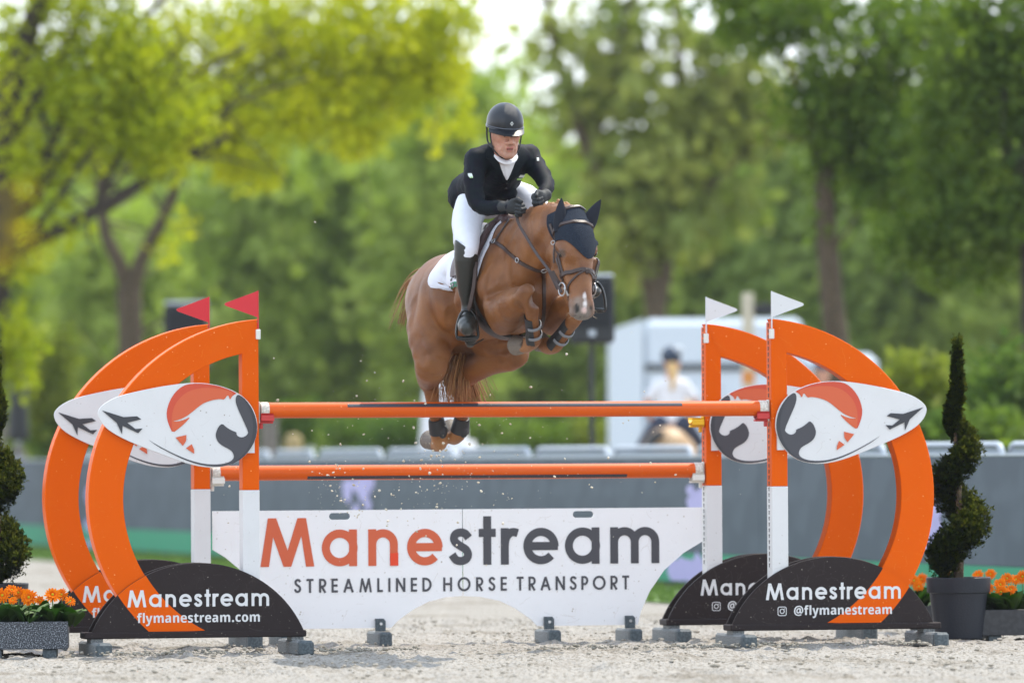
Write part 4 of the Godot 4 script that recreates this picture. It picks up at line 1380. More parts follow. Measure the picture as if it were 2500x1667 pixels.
func bridle() -> void:
	var root := thing("bridle", "brown leather bridle with flash noseband, loose ring bit and reins", "bridle")
	var L := func_line(root, "browband", [[0.155, -82], [0.165, 82]], 0.0115, 0.021, 0.008)
	func_line(root, "headpiece", [[-0.03, -34], [-0.065, 0], [-0.03, 34]], 0.011, 0.018, 0.005)
	for q in [1.0, -1.0]:
		func_line(root, "headpiece", [[0.16, 80 * q], [0.06, 86 * q]], 0.012, 0.018, 0.006)
	func_line(root, "noseband", [[0.655, -85], [0.675, 0], [0.655, 95]], 0.004, 0.024, 0.009)
	func_line(root, "flash_strap", [[0.69, 8], [0.76, 38], [0.86, 62], [0.9, 85]], 0.003, 0.012, 0.005)
	func_line(root, "flash_strap", [[0.69, -2], [0.76, -34], [0.86, -60], [0.9, -85]], 0.003, 0.012, 0.005)
	var kp := MB.new()
	var e := head(0.69, 3, 0.01)
	kp.box(e[0] - Vector3(0.013, 0.016, 0.008), e[0] + Vector3(0.013, 0.016, 0.006), 0.005)
	part("flash_keeper", kp, M.leather, root)
	for s in [1.0, -1.0]:
		func_line(root, "cheekpiece", [[0.17, 78 * s], [0.35, 74 * s], [0.6, 66 * s], [0.74, 70 * s]], 0.005, 0.014, 0.005)
		func_line(root, "noseband_strap", [[0.17, 72 * s], [0.4, 64 * s], [0.66, 56 * s]], 0.004, 0.012, 0.005)
		func_line(root, "throatlatch", [[0.17, 84 * s], [0.3, 98 * s], [0.46, 108 * s]], 0.008, 0.01, 0.005)
	var bit := MB.new()
	var c := J(1372, 706, 1.655)
	ring(bit, c, 0.036, 0.0042, Vector3(0.5, 0, 0.86), Vector3.UP)
	bit.tube([c + Vector3(0.01, 0.01, 0.01), J(1388, 721, 1.66)], [0.007, 0.009], 8)
	part("bit", bit, M.steel, root)
	var bit2 := MB.new()
	var c2 := J(1447, 706, 1.57)
	ring(bit2, c2, 0.036, 0.0042, Vector3(0.5, 0, 0.86), Vector3.UP)
	part("bit", bit2, M.steel, root)
	var buckle := MB.new()
	ring(buckle, J(1350, 592, 1.6), 0.011, 0.002, Vector3(0.9, 0.1, 0.3).normalized(), Vector3.UP)
	part("buckle", buckle, M.steel, root)
	# reins: from the bit to the rider's hands
	for r in [[[1371, 714, 1.65], [1345, 666, 1.58], [1312, 622, 1.46], [1283, 575, 1.33], [1266, 545, 1.27], [1261, 524, 1.25]], [[1447, 714, 1.57], [1438, 660, 1.42], [1400, 590, 1.2], [1350, 520, 1.05], [1318, 486, 1.05]]]:
		var p := curve(JA(r), 6)
		var n := []
		for q in p: n.append(Vector3(-0.3, 0.25, 0.9).normalized())
		var mb := MB.new()
		mb.strap(p, n, 0.017, 0.004)
		var back := []
		for q in n: back.append(-q)
		mb.strap(p, back, 0.017, 0.003)
		part("rein", mb, M.leather, root)
	var stop := MB.new()
	stop.extrude(poly([0, 0, 0.034, -0.004, 0.05, -0.1, 0.012, -0.11]), -0.004, 0.004, 0.001)
	part("rein_stop", stop, M.leather, root, Transform3D(Basis(Vector3.UP, -0.3) * Basis(Vector3(0, 0, 1), 0.35), J(1338, 664, 1.6)))
func func_line(root: Node3D, called: String, pts: Array, lift: float, w: float, th: float) -> Array:
	var l := head_line(pts, lift)
	var mb := MB.new()
	mb.strap(l[0], l[1], w, th)
	part(called, mb, M.leather, root)
	return l

func breastplate() -> void:
	var root := thing("breastplate", "brown leather breastplate with steel rings across the horse's shoulder and chest", "breastplate")
	for s in [[[1186, 598, 1196, 594, 1207, 590], 0.016], [[1209, 590, 1222, 570, 1238, 545, 1248, 522], 0.014], [[1209, 591, 1228, 604, 1252, 625, 1270, 640, 1292, 652, 1312, 660, 1326, 662], 0.021], [[1326, 660, 1328, 690, 1328, 720, 1328, 750, 1326, 775, 1322, 800], 0.022]]:
		var l := pix_line(hb, s[0], 0.003)
		if l[0].size() < 3: continue
		var mb := MB.new()
		mb.strap(l[0], l[1], s[1], 0.006)
		part("strap", mb, M.leather, root)
	for q in [[1187, 598, 0.011], [1208, 591, 0.014], [1266, 635, 0.013], [1328, 657, 0.017]]:
		var e := hit(hb, q[0], q[1], 0.012)
		if e.is_empty(): continue
		var mb := MB.new()
		var w: Vector3 = e[1].cross(Vector3.UP).normalized()
		ring(mb, e[0], q[2], 0.0026, w, e[1].cross(w))
		part("ring", mb, M.steel, root)

func saddle() -> void:
	var pad := thing("saddle_pad", "white saddle pad with green emblem under the rider's boot", "saddle pad")
	var outline := func_pad(1.0)
	var mb := MB.new()
	for side in [1.0, -1.0]:
		sheet(mb, func_pad(side), 0.012)
	part("cloth", mb, M.pad, pad)
	var logo := MB.new()
	patch(hb, [[688, 1106, 1126], [700, 1104, 1126]], 0.0175, logo, 6, 3)
	part("printed_emblem", logo, M.green, pad)
	var pr := MB.new()
	for q in [[1108, 682], [1113, 676], [1118, 679], [1122, 672], [1125, 680]]:
		patch(hb, [[q[1] - 3, q[0], q[0] + 3], [q[1] + 3, q[0] - 2, q[0] + 2]], 0.0185, pr, 2, 2)
	for q in [1108, 1113, 1119]:
		patch(hb, [[691, q, q + 3], [698, q - 0.5, q + 2.5]], 0.0195, pr, 2, 2)
	part("printed_mark", pr, M.print_black, pad)
	var root := thing("saddle", "dark brown jumping saddle under the rider with stirrups and girth", "saddle")
	for side in [1.0, -1.0]:
		var g := []
		for i in 15:
			var f := i / 14.0
			var line := []
			for k in 9:
				var w := k / 8.0
				var t0 := lerpf(0.48, 0.60, f)
				var t1 := lerpf(0.80, 0.865, sin(f * PI * 0.7)) + 0.01
				line.append(girthwise(lerpf(t0, t1, w), side * lerpf(8, 74, f), 0.03))
			g.append(line)
		var fb := MB.new()
		sheet(fb, g, 0.012)
		part("flap", fb, M.saddle_leather, root)
		var roll := []
		for i in 9:
			roll.append(girthwise(0.83 + 0.03 * sin(i / 8.0 * PI), side * lerpf(14, 66, i / 8.0), 0.036)[0])
		var rb := MB.new()
		rb.tube(roll, [0.01, 0.017, 0.02, 0.021, 0.02, 0.018, 0.015, 0.012, 0.008], 8)
		part("knee_roll", rb, M.saddle_leather, root)
	var sb := Blob.new(J(1130, 460, 0.1).min(J(1290, 620, 1.0)), J(1130, 460, 0.1).max(J(1290, 620, 1.0)), 0.012)
	sb.chain([[J(1170, 572, 0.22), 0.07, 1.9], [J(1195, 578, 0.4), 0.06, 1.8], [J(1225, 556, 0.66), 0.06, 1.3], [J(1236, 540, 0.76), 0.055, 1.0]], 0.0, RIGHT)
	var sm := MB.new()
	sb.build(sm)
	part("seat", sm, M.saddle_leather, root)
	var girth := MB.new()
	for edge in [[0.775, 0.012], [0.8, 0.012], [0.825, 0.012]]:
		var p := []
		var n := []
		for i in 41:
			var e := girthwise(edge[0], lerpf(60, 300, i / 40.0), 0.006)
			p.append(e[0])
			n.append(e[1])
		girth.strap(p, n, 0.034, edge[1])
	part("girth", girth, M.dark_leather, root)
	# stirrups
	for s in [[[[1162, 640, 1.02], [1158, 690, 1.02], [1150, 735, 1.0], [1143, 758, 0.98]], 1141.0, 790.0, 0.98], [[[1405, 630, 0.62], [1432, 680, 0.62], [1447, 700, 0.66]], 1452.0, 722.0, 0.7]]:
		var lp := curve(JA(s[0]), 5)
		var ln := []
		for q in lp: ln.append(Vector3(-0.5, 0, 0.86))
		var lm := MB.new()
		lm.strap(lp, ln, 0.026, 0.006)
		var lo := part("stirrup_leather", lm, M.leather, root)
		var ib := MB.new()
		var pts := []
		for q in [[0, -33], [-10, -31], [-18, -20], [-24, 0], [-27, 22], [-25, 34], [-18, 38], [0, 39], [18, 38], [25, 34], [26, 20], [23, -2], [17, -20], [9, -31], [0, -33]]:
			pts.append(J(s[1] + q[0], s[2] + q[1], s[3]))
		ib.tube(curve(pts, 4), [0.008], 8, false, 1.0)
		for k in 3:
			ib.tube([J(s[1] - 25, s[2] + 34, s[3] - 0.02 + k * 0.02), J(s[1] + 25, s[2] + 34, s[3] - 0.02 + k * 0.02)], [0.009], 8)
		part("stirrup_iron", ib, M.black_gloss, lo)

func func_pad(side: float) -> Array:
	var g := []
	for i in 21:
		var f := i / 20.0
		var phi := lerpf(2.0, 84.0, f)
		var line := []
		for k in 15:
			var w := k / 14.0
			var rear := 0.24 + 0.03 * f
			var front := lerpf(0.84, 0.915, smoothstep(0.0, 0.5, f)) - 0.01 * sin(f * PI)
			if f > 0.8:                                     # rounded lower corners
				var q := (f - 0.8) / 0.2
				rear += 0.12 * (1.0 - sqrt(1.0 - q * q * 0.96))
				front -= 0.05 * (1.0 - sqrt(1.0 - q * q * 0.96))
			line.append(girthwise(lerpf(rear, front, w), side * phi, 0.016))
		g.append(line)
	return g

func cuff(root: Node3D, called: String, a: Array, b: Array, ra: float, rb: float, mt: Material) -> void:
	var mb := MB.new()
	var p := J(a[0], a[1], a[2])
	var q := J(b[0], b[1], b[2])
	mb.tube([p, p.lerp(q, 0.06), p.lerp(q, 0.5), p.lerp(q, 0.94), q], [ra * 0.93, ra, lerpf(ra, rb, 0.5), rb, rb * 0.93], 20)
	part(called, mb, mt, root)
func leg_boots() -> void:
	for f in [["black tendon boot with grey straps on the horse's right foreleg", [1298, 772, 1.305], [1304, 824, 1.185], [[1301, 793, 1.263], [1303, 816, 1.21]], [1291, 806, 1.24], [1292, 842, 1.12]], ["black tendon boot with grey straps on the horse's left foreleg", [1396, 788, 1.22], [1358, 838, 1.075], [[1382, 806, 1.165], [1368, 826, 1.115]], [1374, 806, 1.14], [1340, 836, 1.0]]]:
		var root := thing("tendon_boot", f[0], "horse boot", Transform3D(), "boots on the horse's legs")
		# an open shell at the back of the leg, held by straps
		var a := J(f[1][0], f[1][1], f[1][2])
		var b := J(f[2][0], f[2][1], f[2][2])
		var t := (b - a).normalized()
		var back := (Vector3(-0.55, -0.2, -0.75) - t * Vector3(-0.55, -0.2, -0.75).dot(t)).normalized()
		var sd := t.cross(back)
		var grid := []
		for i in 9:
			var w := i / 8.0
			var line := []
			for k in 11:
				var ang := deg_to_rad(lerpf(-125, 125, k / 10.0))
				var d := back * cos(ang) + sd * sin(ang)
				var r := lerpf(0.043, 0.05, smoothstep(0.5, 1.0, w))
				line.append([a.lerp(b, w * 1.12) + d * r, d])
			grid.append(line)
		var mb := MB.new()
		sheet(mb, grid, 0.006)
		part("shell", mb, M.boot_shell, root)
		for s in f[3]:
			var c := J(s[0], s[1], s[2])
			var sm := MB.new()
			var p := []
			var n := []
			for i in 15:
				var ang := deg_to_rad(lerpf(85, 275, i / 14.0))
				var d := back * cos(ang) + sd * sin(ang)
				p.append(c + d * 0.045)
				n.append(d)
			sm.strap(p, n, 0.02, 0.004)
			part("strap", sm, M.strap_grey, root)
		var pl := MB.new()
		var c0 := J(f[4][0], f[4][1], f[4][2] + 0.04)
		var c1 := J(f[5][0], f[5][1], f[5][2] + 0.05)
		pl.tube(curve([c0, c0.lerp(c1, 0.5) + Vector3(0, 0, 0.006), c1], 4), [0.012, 0.016, 0.018, 0.019, 0.02, 0.02, 0.019, 0.017, 0.01], 10, true, 0.5, Vector3(0.3, 0, 1))
		part("strike_plate", pl, M.boot_shell, root)
	for f in [["black fetlock boot on the horse's right hind leg", [1064, 1022, -0.255], [1071, 1056, -0.295]], ["black fetlock boot on the horse's left hind leg", [1128, 1020, -0.255], [1122, 1054, -0.3]]]:
		var root := thing("fetlock_boot", f[0], "horse boot", Transform3D(), "boots on the horse's legs")
		cuff(root, "shell", f[1], f[2], 0.046, 0.056, M.boot_shell)
		var e := MB.new()
		e.ball(J(f[2][0] + 9, f[2][1] - 4, f[2][2] + 0.03), Vector3(0.03, 0.045, 0.035), 12, 8)
		part("inner_shield", e, M.boot_shell, root)

# ---------------------------------------------------------------- the rider
class Cloth extends Look:
	var a: Color
	var b: Color
	var fold := 0.0
	var way := Vector3(1, 1, 1)
	var n1 := FastNoiseLite.new()
	func _init(c0: Color, c1: Color, depth: float, freq := 9.0, along := Vector3(1, 1, 1)) -> void:
		a = c0
		b = c1
		fold = depth
		way = along
		n1.frequency = freq
		n1.fractal_octaves = 3
		n1.fractal_type = FastNoiseLite.FRACTAL_RIDGED
	func paint(p: Vector3, _n: Vector3) -> Color:
		return a.lerp(b, clampf(0.5 + n1.get_noise_3dv(p * 2.3) * 0.5, 0.0, 1.0))
	func push(p: Vector3, _n: Vector3) -> float:
		return (n1.get_noise_3dv(p * way) - 1.0) * 0.5 * fold
class Flesh extends Look:
	var spots := []
	var n1 := FastNoiseLite.new()
	func _init() -> void:
		n1.frequency = 40.0
		n1.fractal_octaves = 3
	func paint(p: Vector3, _n: Vector3) -> Color:
		var g := n1.get_noise_3dv(p)
		var c := Color(0.5, 0.27, 0.19).lerp(Color(0.43, 0.2, 0.135), 0.5 + g)
		for s in spots:
			c = c.lerp(s[2], clampf((s[1] - p.distance_to(s[0])) / (s[1] * 0.6) + g * 0.3, 0.0, 1.0) * s[3])
		return c
func bodyblob(u0: float, v0: float, d0: float, u1: float, v1: float, d1: float, cell: float) -> Blob:
	var a := J(u0, v0, d0)
	var b := J(u1, v1, d1)
	return Blob.new(a.min(b), a.max(b), cell)
var hx := Transform3D()          # the rider's head: x to his right, y up, z forward
func hp(x: float, y: float, z: float) -> Vector3:
	return hx * Vector3(x, y, z)

func make_rider() -> void:
	var root := thing("person", "rider in black jacket, white breeches and black helmet crouched over the chestnut horse", "person")
	M.jacket = relief(tinted(0.65, 0.3), 0.12, 3, 0.12, 12.0)
	M.breech = relief(tinted(0.8, 0.3), 0.1, 3, 0.1, 12.0)
	M.skin = tinted(0.5, 0.4)
	M.skin.subsurf_scatter_enabled = true
	M.skin.subsurf_scatter_strength = 0.15
	M.riding_boot = relief(mat(rgb(40, 41, 38), 0.3), 0.06, 3, 0.12, 8.0)
	M.glove = relief(mat(rgb(34, 37, 40), 0.6), 0.1, 3, 0.15, 16.0)
	M.shirt = relief(mat(rgb(226, 226, 230), 0.8, 0.3), 0.06, 3, 0.2, 9.0)
	M.emblem = mat(rgb(210, 216, 214), 0.6)
	M.shell = mat(rgb(24, 27, 34), 0.32)
	M.mesh_panel = relief(mat(rgb(26, 30, 38), 0.5), 0.2, 2, 0.15, 22.0)
	# body: head, neck, and the limbs inside the clothes, one surface
	var fwd := Vector3(0.32, -0.19, 0.93).normalized()
	var rt := Vector3.UP.cross(fwd).normalized() * -1.0
	var up := fwd.cross(-rt).normalized()
	hx = Transform3D(Basis(rt * 1.02, up * 1.07, fwd * 1.05), J(1233, 331, 1.06))
	var skin := Flesh.new()
	skin.spots = [[hp(0, -0.08, 0.06), 0.062, Color(0.33, 0.2, 0.15), 0.6], [hp(0, -0.044, 0.095), 0.018, Color(0.32, 0.19, 0.14), 0.6], [hp(0.012, -0.053, 0.092), 0.014, Color(0.42, 0.14, 0.12), 0.8], [hp(-0.012, -0.053, 0.092), 0.014, Color(0.42, 0.14, 0.12), 0.8], [hp(0.0, -0.066, 0.092), 0.016, Color(0.45, 0.17, 0.14), 0.8], [hp(0.045, -0.015, 0.06), 0.03, Color(0.56, 0.25, 0.18), 0.5], [hp(-0.045, -0.015, 0.06), 0.03, Color(0.56, 0.25, 0.18), 0.5], [hp(0.085, -0.01, -0.01), 0.03, Color(0.58, 0.2, 0.15), 0.6], [hp(0.012, -0.0588, 0.091), 0.008, Color(0.1, 0.03, 0.03), 1.0], [hp(-0.012, -0.0588, 0.091), 0.008, Color(0.1, 0.03, 0.03), 1.0], [hp(0.0, -0.0588, 0.091), 0.008, Color(0.14, 0.05, 0.04), 1.0], [hp(0.03, 0.036, 0.08), 0.014, Color(0.12, 0.07, 0.05), 0.8], [hp(-0.03, 0.036, 0.08), 0.014, Color(0.12, 0.07, 0.05), 0.8], [hp(0.034, 0.013, 0.086), 0.014, Color(0.3, 0.16, 0.12), 0.6], [hp(-0.034, 0.013, 0.086), 0.014, Color(0.3, 0.16, 0.12), 0.6]]
	var mb := MB.new()
	var h := Blob.new(hx.origin - Vector3(0.17, 0.2, 0.17), hx.origin + Vector3(0.17, 0.17, 0.17), 0.0036)
	h.add(hp(0, 0.045, -0.015), hp(0, 0.045, -0.01), 0.084, 0.08, 0.02, rt, 0.92)
	h.add(hp(0, 0.03, 0.022), hp(0, -0.05, 0.04), 0.07, 0.05, 0.03, rt, 0.95)
	for s in [-1.0, 1.0]:
		h.add(hp(s * 0.055, -0.03, 0.0), hp(s * 0.034, -0.083, 0.052), 0.024, 0.018, 0.03)
		h.add(hp(s * 0.046, 0.0, 0.052), hp(s * 0.058, 0.004, 0.02), 0.02, 0.018, 0.03)
		h.add(hp(s * 0.012, 0.034, 0.082), hp(s * 0.042, 0.034, 0.066), 0.012, 0.012, 0.02)
		h.add(hp(s * 0.014, -0.025, 0.1), hp(s * 0.015, -0.027, 0.092), 0.0085, 0.009, 0.006)
		h.add(hp(s * 0.008, -0.034, 0.111), hp(s * 0.01, -0.034, 0.104), 0.0045, 0.004, 0.003, Vector3.ZERO, 1.0, true)
		h.add(hp(s * 0.022, -0.03, 0.078), hp(s * 0.036, -0.058, 0.068), 0.008, 0.008, 0.016)
		h.add(hp(s * 0.074, 0.012, -0.012), hp(s * 0.07, -0.028, -0.004), 0.018, 0.011, 0.008, rt, 0.5)
		h.add(hp(s * 0.03, 0.014, 0.102), hp(s * 0.037, 0.013, 0.097), 0.018, 0.018, 0.012, Vector3.ZERO, 1.0, true)
		h.add(hp(s * 0.03, 0.014, 0.078), hp(s * 0.036, 0.013, 0.075), 0.0135, 0.013, 0.004)
		h.add(hp(s * 0.024, -0.026, 0.106), hp(s * 0.036, -0.05, 0.088), 0.006, 0.006, 0.012, Vector3.ZERO, 1.0, true)
	h.add(hp(0, 0.026, 0.084), hp(0, -0.02, 0.113), 0.009, 0.0125, 0.01)
	h.add(hp(-0.017, -0.0525, 0.083), hp(0.017, -0.0525, 0.083), 0.009, 0.009, 0.008)
	h.add(hp(-0.014, -0.065, 0.082), hp(0.014, -0.065, 0.082), 0.0095, 0.0095, 0.008)
	h.add(hp(-0.021, -0.0588, 0.0965), hp(0.021, -0.0588, 0.0965), 0.0058, 0.0058, 0.003, Vector3.ZERO, 1.0, true)
	h.add(hp(-0.014, -0.079, 0.1), hp(0.014, -0.079, 0.1), 0.009, 0.009, 0.012, Vector3.ZERO, 1.0, true)
	h.add(hp(-0.012, -0.094, 0.07), hp(0.012, -0.094, 0.07), 0.02, 0.02, 0.018)
	h.add(hp(0, -0.05, -0.02), J(1229, 380, 0.98), 0.052, 0.056, 0.02)
	h.build(mb, skin)
	var inner := bodyblob(1090, 350, 0.2, 1480, 850, 1.3, 0.02)
	inner.chain([[J(1178, 480, 0.42), 0.1, 1.2], [J(1200, 450, 0.6), 0.09, 1.2], [J(1218, 415, 0.8), 0.09, 1.3], [J(1230, 378, 0.95), 0.045, 1.0]], 0.0, RIGHT)
	for c in [RARM, LARM, RLEG, LLEG]:
		var e := []
		for q in c: e.append([J(q[0], q[1], q[2]), q[3] * 0.7, 1.0])
		inner.chain(e, 0.03)
	inner.build(mb, skin)
	part("body", mb, M.skin, root)
	for s in [-1.0, 1.0]:
		var e := MB.new()
		e.ball(hp(s * 0.032, 0.0135, 0.0835), Vector3.ONE * 0.0095)
		part("eye", e, M.eye, root)
	helmet(root)
	jacket(root)
	legs(root)
	glove(root, J(1240, 506, 1.2), Vector3(0.93, -0.04, 0.36), 1.0)
	glove(root, J(1324, 480, 1.1), Vector3(-0.5, -0.25, 0.6), -1.0)

const RARM := [[1164, 392, 0.96, 0.072], [1156, 440, 1.02, 0.064], [1166, 498, 1.07, 0.054], [1205, 507, 1.14, 0.05], [1240, 506, 1.2, 0.04]]
const LARM := [[1290, 382, 0.8, 0.07], [1316, 418, 0.87, 0.06], [1334, 450, 0.97, 0.05], [1330, 468, 1.05, 0.044], [1322, 482, 1.1, 0.038]]
const RLEG := [[1160, 488, 0.5, 0.1], [1142, 530, 0.7, 0.092], [1139, 575, 0.9, 0.078], [1142, 612, 1.0, 0.062], [1138, 650, 0.98, 0.056], [1136, 690, 0.95, 0.044], [1141, 745, 0.9, 0.03]]
const LLEG := [[1228, 484, 0.4, 0.1], [1282, 484, 0.56, 0.085], [1330, 540, 0.72, 0.078], [1372, 600, 0.72, 0.06], [1410, 650, 0.62, 0.05], [1436, 690, 0.58, 0.035]]

func helmet(root: Node3D) -> void:
	var g := Node3D.new()
	g.name = "helmet"
	root.add_child(g)
	var c := Vector3(0, 0.068, -0.012)
	var rx := 0.099
	var ry := 0.104
	var rz := 0.12
	var dome := MB.new()
	var strip := MB.new()
	for pass_ in 2:
		var mb: MB = [dome, strip][pass_]
		var sc := 1.0 if pass_ == 0 else 1.012
		var a0 := 0.0 if pass_ == 0 else deg_to_rad(62)
		var a1 := TAU if pass_ == 0 else deg_to_rad(118)
		var lon := 48 if pass_ == 0 else 16
		var id := []
		for j in 17:
			var line := []
			for i in lon + 1:
				var th := deg_to_rad(lerpf(0 if pass_ == 0 else 4, 103 if pass_ == 0 else 100, j / 16.0))
				var ph := lerpf(a0, a1, float(i) / lon)
				if pass_ == 1: ph = PI / 2 + (ph - PI / 2) * lerpf(1.25, 0.72, j / 16.0)
				var o := Vector3(sin(th) * cos(ph), cos(th), sin(th) * sin(ph))
				var p := c + Vector3(o.x * rx, o.y * ry, o.z * rz) * sc
				line.append(mb.vert(hx * p, hx.basis * (o / Vector3(rx, ry, rz)).normalized()))
			id.append(line)
		for j in 16:
			for i in lon:
				mb.tri(id[j][i], id[j][i + 1], id[j + 1][i])
				mb.tri(id[j][i + 1], id[j + 1][i + 1], id[j + 1][i])
	part("shell", dome, M.shell, g)
	part("centre_panel", strip, M.mesh_panel, g)
	var visor := MB.new()
	var grid := []
	for i in 25:
		var ph := deg_to_rad(lerpf(12, 168, i / 24.0))
		var line := []
		for k in 6:
			var w := k / 5.0
			var reach := 1.0 + 0.24 * w * pow(sin(ph), 1.4)
			var y := 0.047 - 0.014 * w - 0.016 * w * w * (1.0 - pow(cos(ph), 2) * 0.5)
			var p := Vector3(cos(ph) * rx * (1.01 + 0.05 * w), y, -0.012 + sin(ph) * rz * reach)
			line.append([hx * p, hx.basis * Vector3(cos(ph) * 0.3, 0.9, sin(ph) * 0.4).normalized()])
		grid.append(line)
	sheet(visor, grid, 0.005)
	part("visor", visor, M.shell, g)
	for y in [0.052, 0.044]:
		var trim := MB.new()
		var p := []
		for i in 49:
			var ph := TAU * i / 48.0
			p.append(hp(cos(ph) * rx * 0.995, y - 0.004 * sin(ph), -0.012 + sin(ph) * rz * 0.995))
		trim.tube(p, [0.0042], 6, false)
		part("trim", trim, M.trim, g)
	var badge := MB.new()
	var b0 := hp(0.004, 0.078, 0.1115)
	for s in [[1, 0, 0, 1], [0, 1, -1, 0], [-1, 0, 0, -1], [0, -1, 1, 0]]:
		badge.face(b0, b0 + hx.basis * Vector3(s[0] * 0.0105, s[1] * 0.0115, 0), b0 + hx.basis * Vector3(s[2] * 0.0105, s[3] * 0.0115, 0), hx.basis.z)
	part("badge", badge, M.emblem, g)
	var bl := MB.new()
	for k in 3:
		var q := b0 + hx.basis * Vector3(-0.0045 + 0.0045 * k, 0, 0.0012)
		bl.quad(q + hx.basis * Vector3(-0.0014, -0.004, 0), q + hx.basis * Vector3(0.0014, -0.004, 0), q + hx.basis * Vector3(0.0014, 0.004, 0), q + hx.basis * Vector3(-0.0014, 0.004, 0), hx.basis.z)
	part("badge_letters", bl, M.shell, g)
	var harness := MB.new()
	for s in [-1.0, 1.0]:
		harness.tube(curve([hp(s * 0.094, 0.045, 0.012), hp(s * 0.086, -0.02, 0.016), hp(s * 0.072, -0.07, 0.03), hp(s * 0.03, -0.108, 0.045), hp(0, -0.116, 0.05)], 5), [0.0042], 6, false)
		harness.tube(curve([hp(s * 0.094, 0.04, -0.04), hp(s * 0.088, -0.03, -0.035), hp(s * 0.08, -0.06, 0.02)], 5), [0.005], 6, false)
	part("chin_strap", harness, M.black, g)

func jacket(root: Node3D) -> void:
	var b := bodyblob(1085, 345, 0.15, 1375, 545, 1.35, 0.008)
	b.chain([[J(1166, 470, 0.36), 0.14, 1.2], [J(1184, 458, 0.52), 0.135, 1.22], [J(1204, 438, 0.68), 0.118, 1.3], [J(1220, 412, 0.82), 0.112, 1.42], [J(1229, 390, 0.91), 0.088, 1.6]], 0.0, RIGHT)
	b.chain([[J(1160, 390, 0.95), 0.066, 1.0], [J(1195, 376, 0.93), 0.062, 1.0], [J(1228, 374, 0.9), 0.06, 1.0], [J(1262, 374, 0.86), 0.062, 1.0], [J(1292, 380, 0.8), 0.066, 1.0]], 0.05)
	b.add(J(1130, 470, 0.44), J(1124, 486, 0.46), 0.075, 0.07, 0.06)
	b.add(J(1208, 440, 0.8), J(1226, 425, 0.9), 0.07, 0.07, 0.06)
	b.add(J(1222, 462, 0.72), J(1248, 474, 0.8), 0.05, 0.04, 0.04)
	for c in [RARM, LARM]:
		var e := []
		for q in c: e.append([J(q[0], q[1], q[2]), q[3], 1.0])
		b.chain(e, 0.02)
	# the neck opening
	b.add(J(1230, 350, 1.0), J(1229, 372, 0.97), 0.055, 0.058, 0.01, Vector3.ZERO, 1.0, true)
	var mb := MB.new()
	b.build(mb, Cloth.new(Color(0.004, 0.0055, 0.0095), Color(0.007, 0.009, 0.014), 0.02, 5.0, Vector3(1.0, 1.7, 1.0)))
	var jk := part("jacket", mb, M.jacket, root)
	var sh := MB.new()
	patch(b, [[350, 1203, 1219], [362, 1206, 1230], [372, 1209, 1250], [382, 1213, 1261], [395, 1218, 1257], [410, 1223, 1251], [425, 1229, 1245], [438, 1235, 1238]], 0.006, sh, 10, 4, 1.3)
	part("shirt", sh, M.shirt, root)
	var col := MB.new()
	col.tube(curve([J(1204, 356, 0.95), J(1209, 375, 1.0), J(1222, 391, 1.045), J(1238, 397, 1.055), J(1253, 391, 1.02), J(1260, 376, 0.95)], 5), [0.017], 8, true, 0.6)
	part("collar", col, M.shirt, root)
	var tie := MB.new()
	patch(b, [[384, 1228, 1244], [392, 1230, 1243], [400, 1230, 1245], [420, 1233, 1241], [434, 1235, 1239]], 0.013, tie, 6, 4, 1.3, 0.006)
	part("tie", tie, M.shirt, root)
	for l in [[[352, 1192, 1203], [372, 1187, 1208], [386, 1187, 1214], [392, 1198, 1216], [410, 1208, 1222], [425, 1219, 1228], [444, 1232, 1236]], [[362, 1264, 1270], [376, 1263, 1280], [388, 1260, 1287], [393, 1258, 1279], [410, 1252, 1270], [425, 1246, 1256], [444, 1237, 1241]]]:
		var lp := MB.new()
		lp.col = Color(0.006, 0.008, 0.013)
		patch(b, l, 0.010, lp, 6, 4, 1.3, 0.007)
		part("lapel", lp, M.jacket, jk)
	var btn := MB.new()
	for q in [[1234, 458], [1237, 446]]:
		var e := hit(b, q[0], q[1], 0.004, 1.3)
		if not e.is_empty(): btn.ball(e[0], Vector3(0.006, 0.006, 0.003), 8, 6)
	part("button", btn, M.gloss, jk)
	for e in [[[[424, 1143, 1152], [430, 1144, 1154], [435, 1148, 1155]], M.emblem], [[[386, 1310, 1315], [394, 1311, 1316]], M.emblem], [[[426, 1268, 1280], [432, 1264, 1276]], M.emblem], [[[434, 1261, 1275], [438, 1260, 1270]], M.lime], [[[432, 1147, 1155], [435, 1148, 1155]], M.lime]]:
		var em := MB.new()
		patch(b, e[0], 0.006, em, 4, 2, 1.3)
		if em.v.size() > 2: part("embroidery", em, e[1], jk)

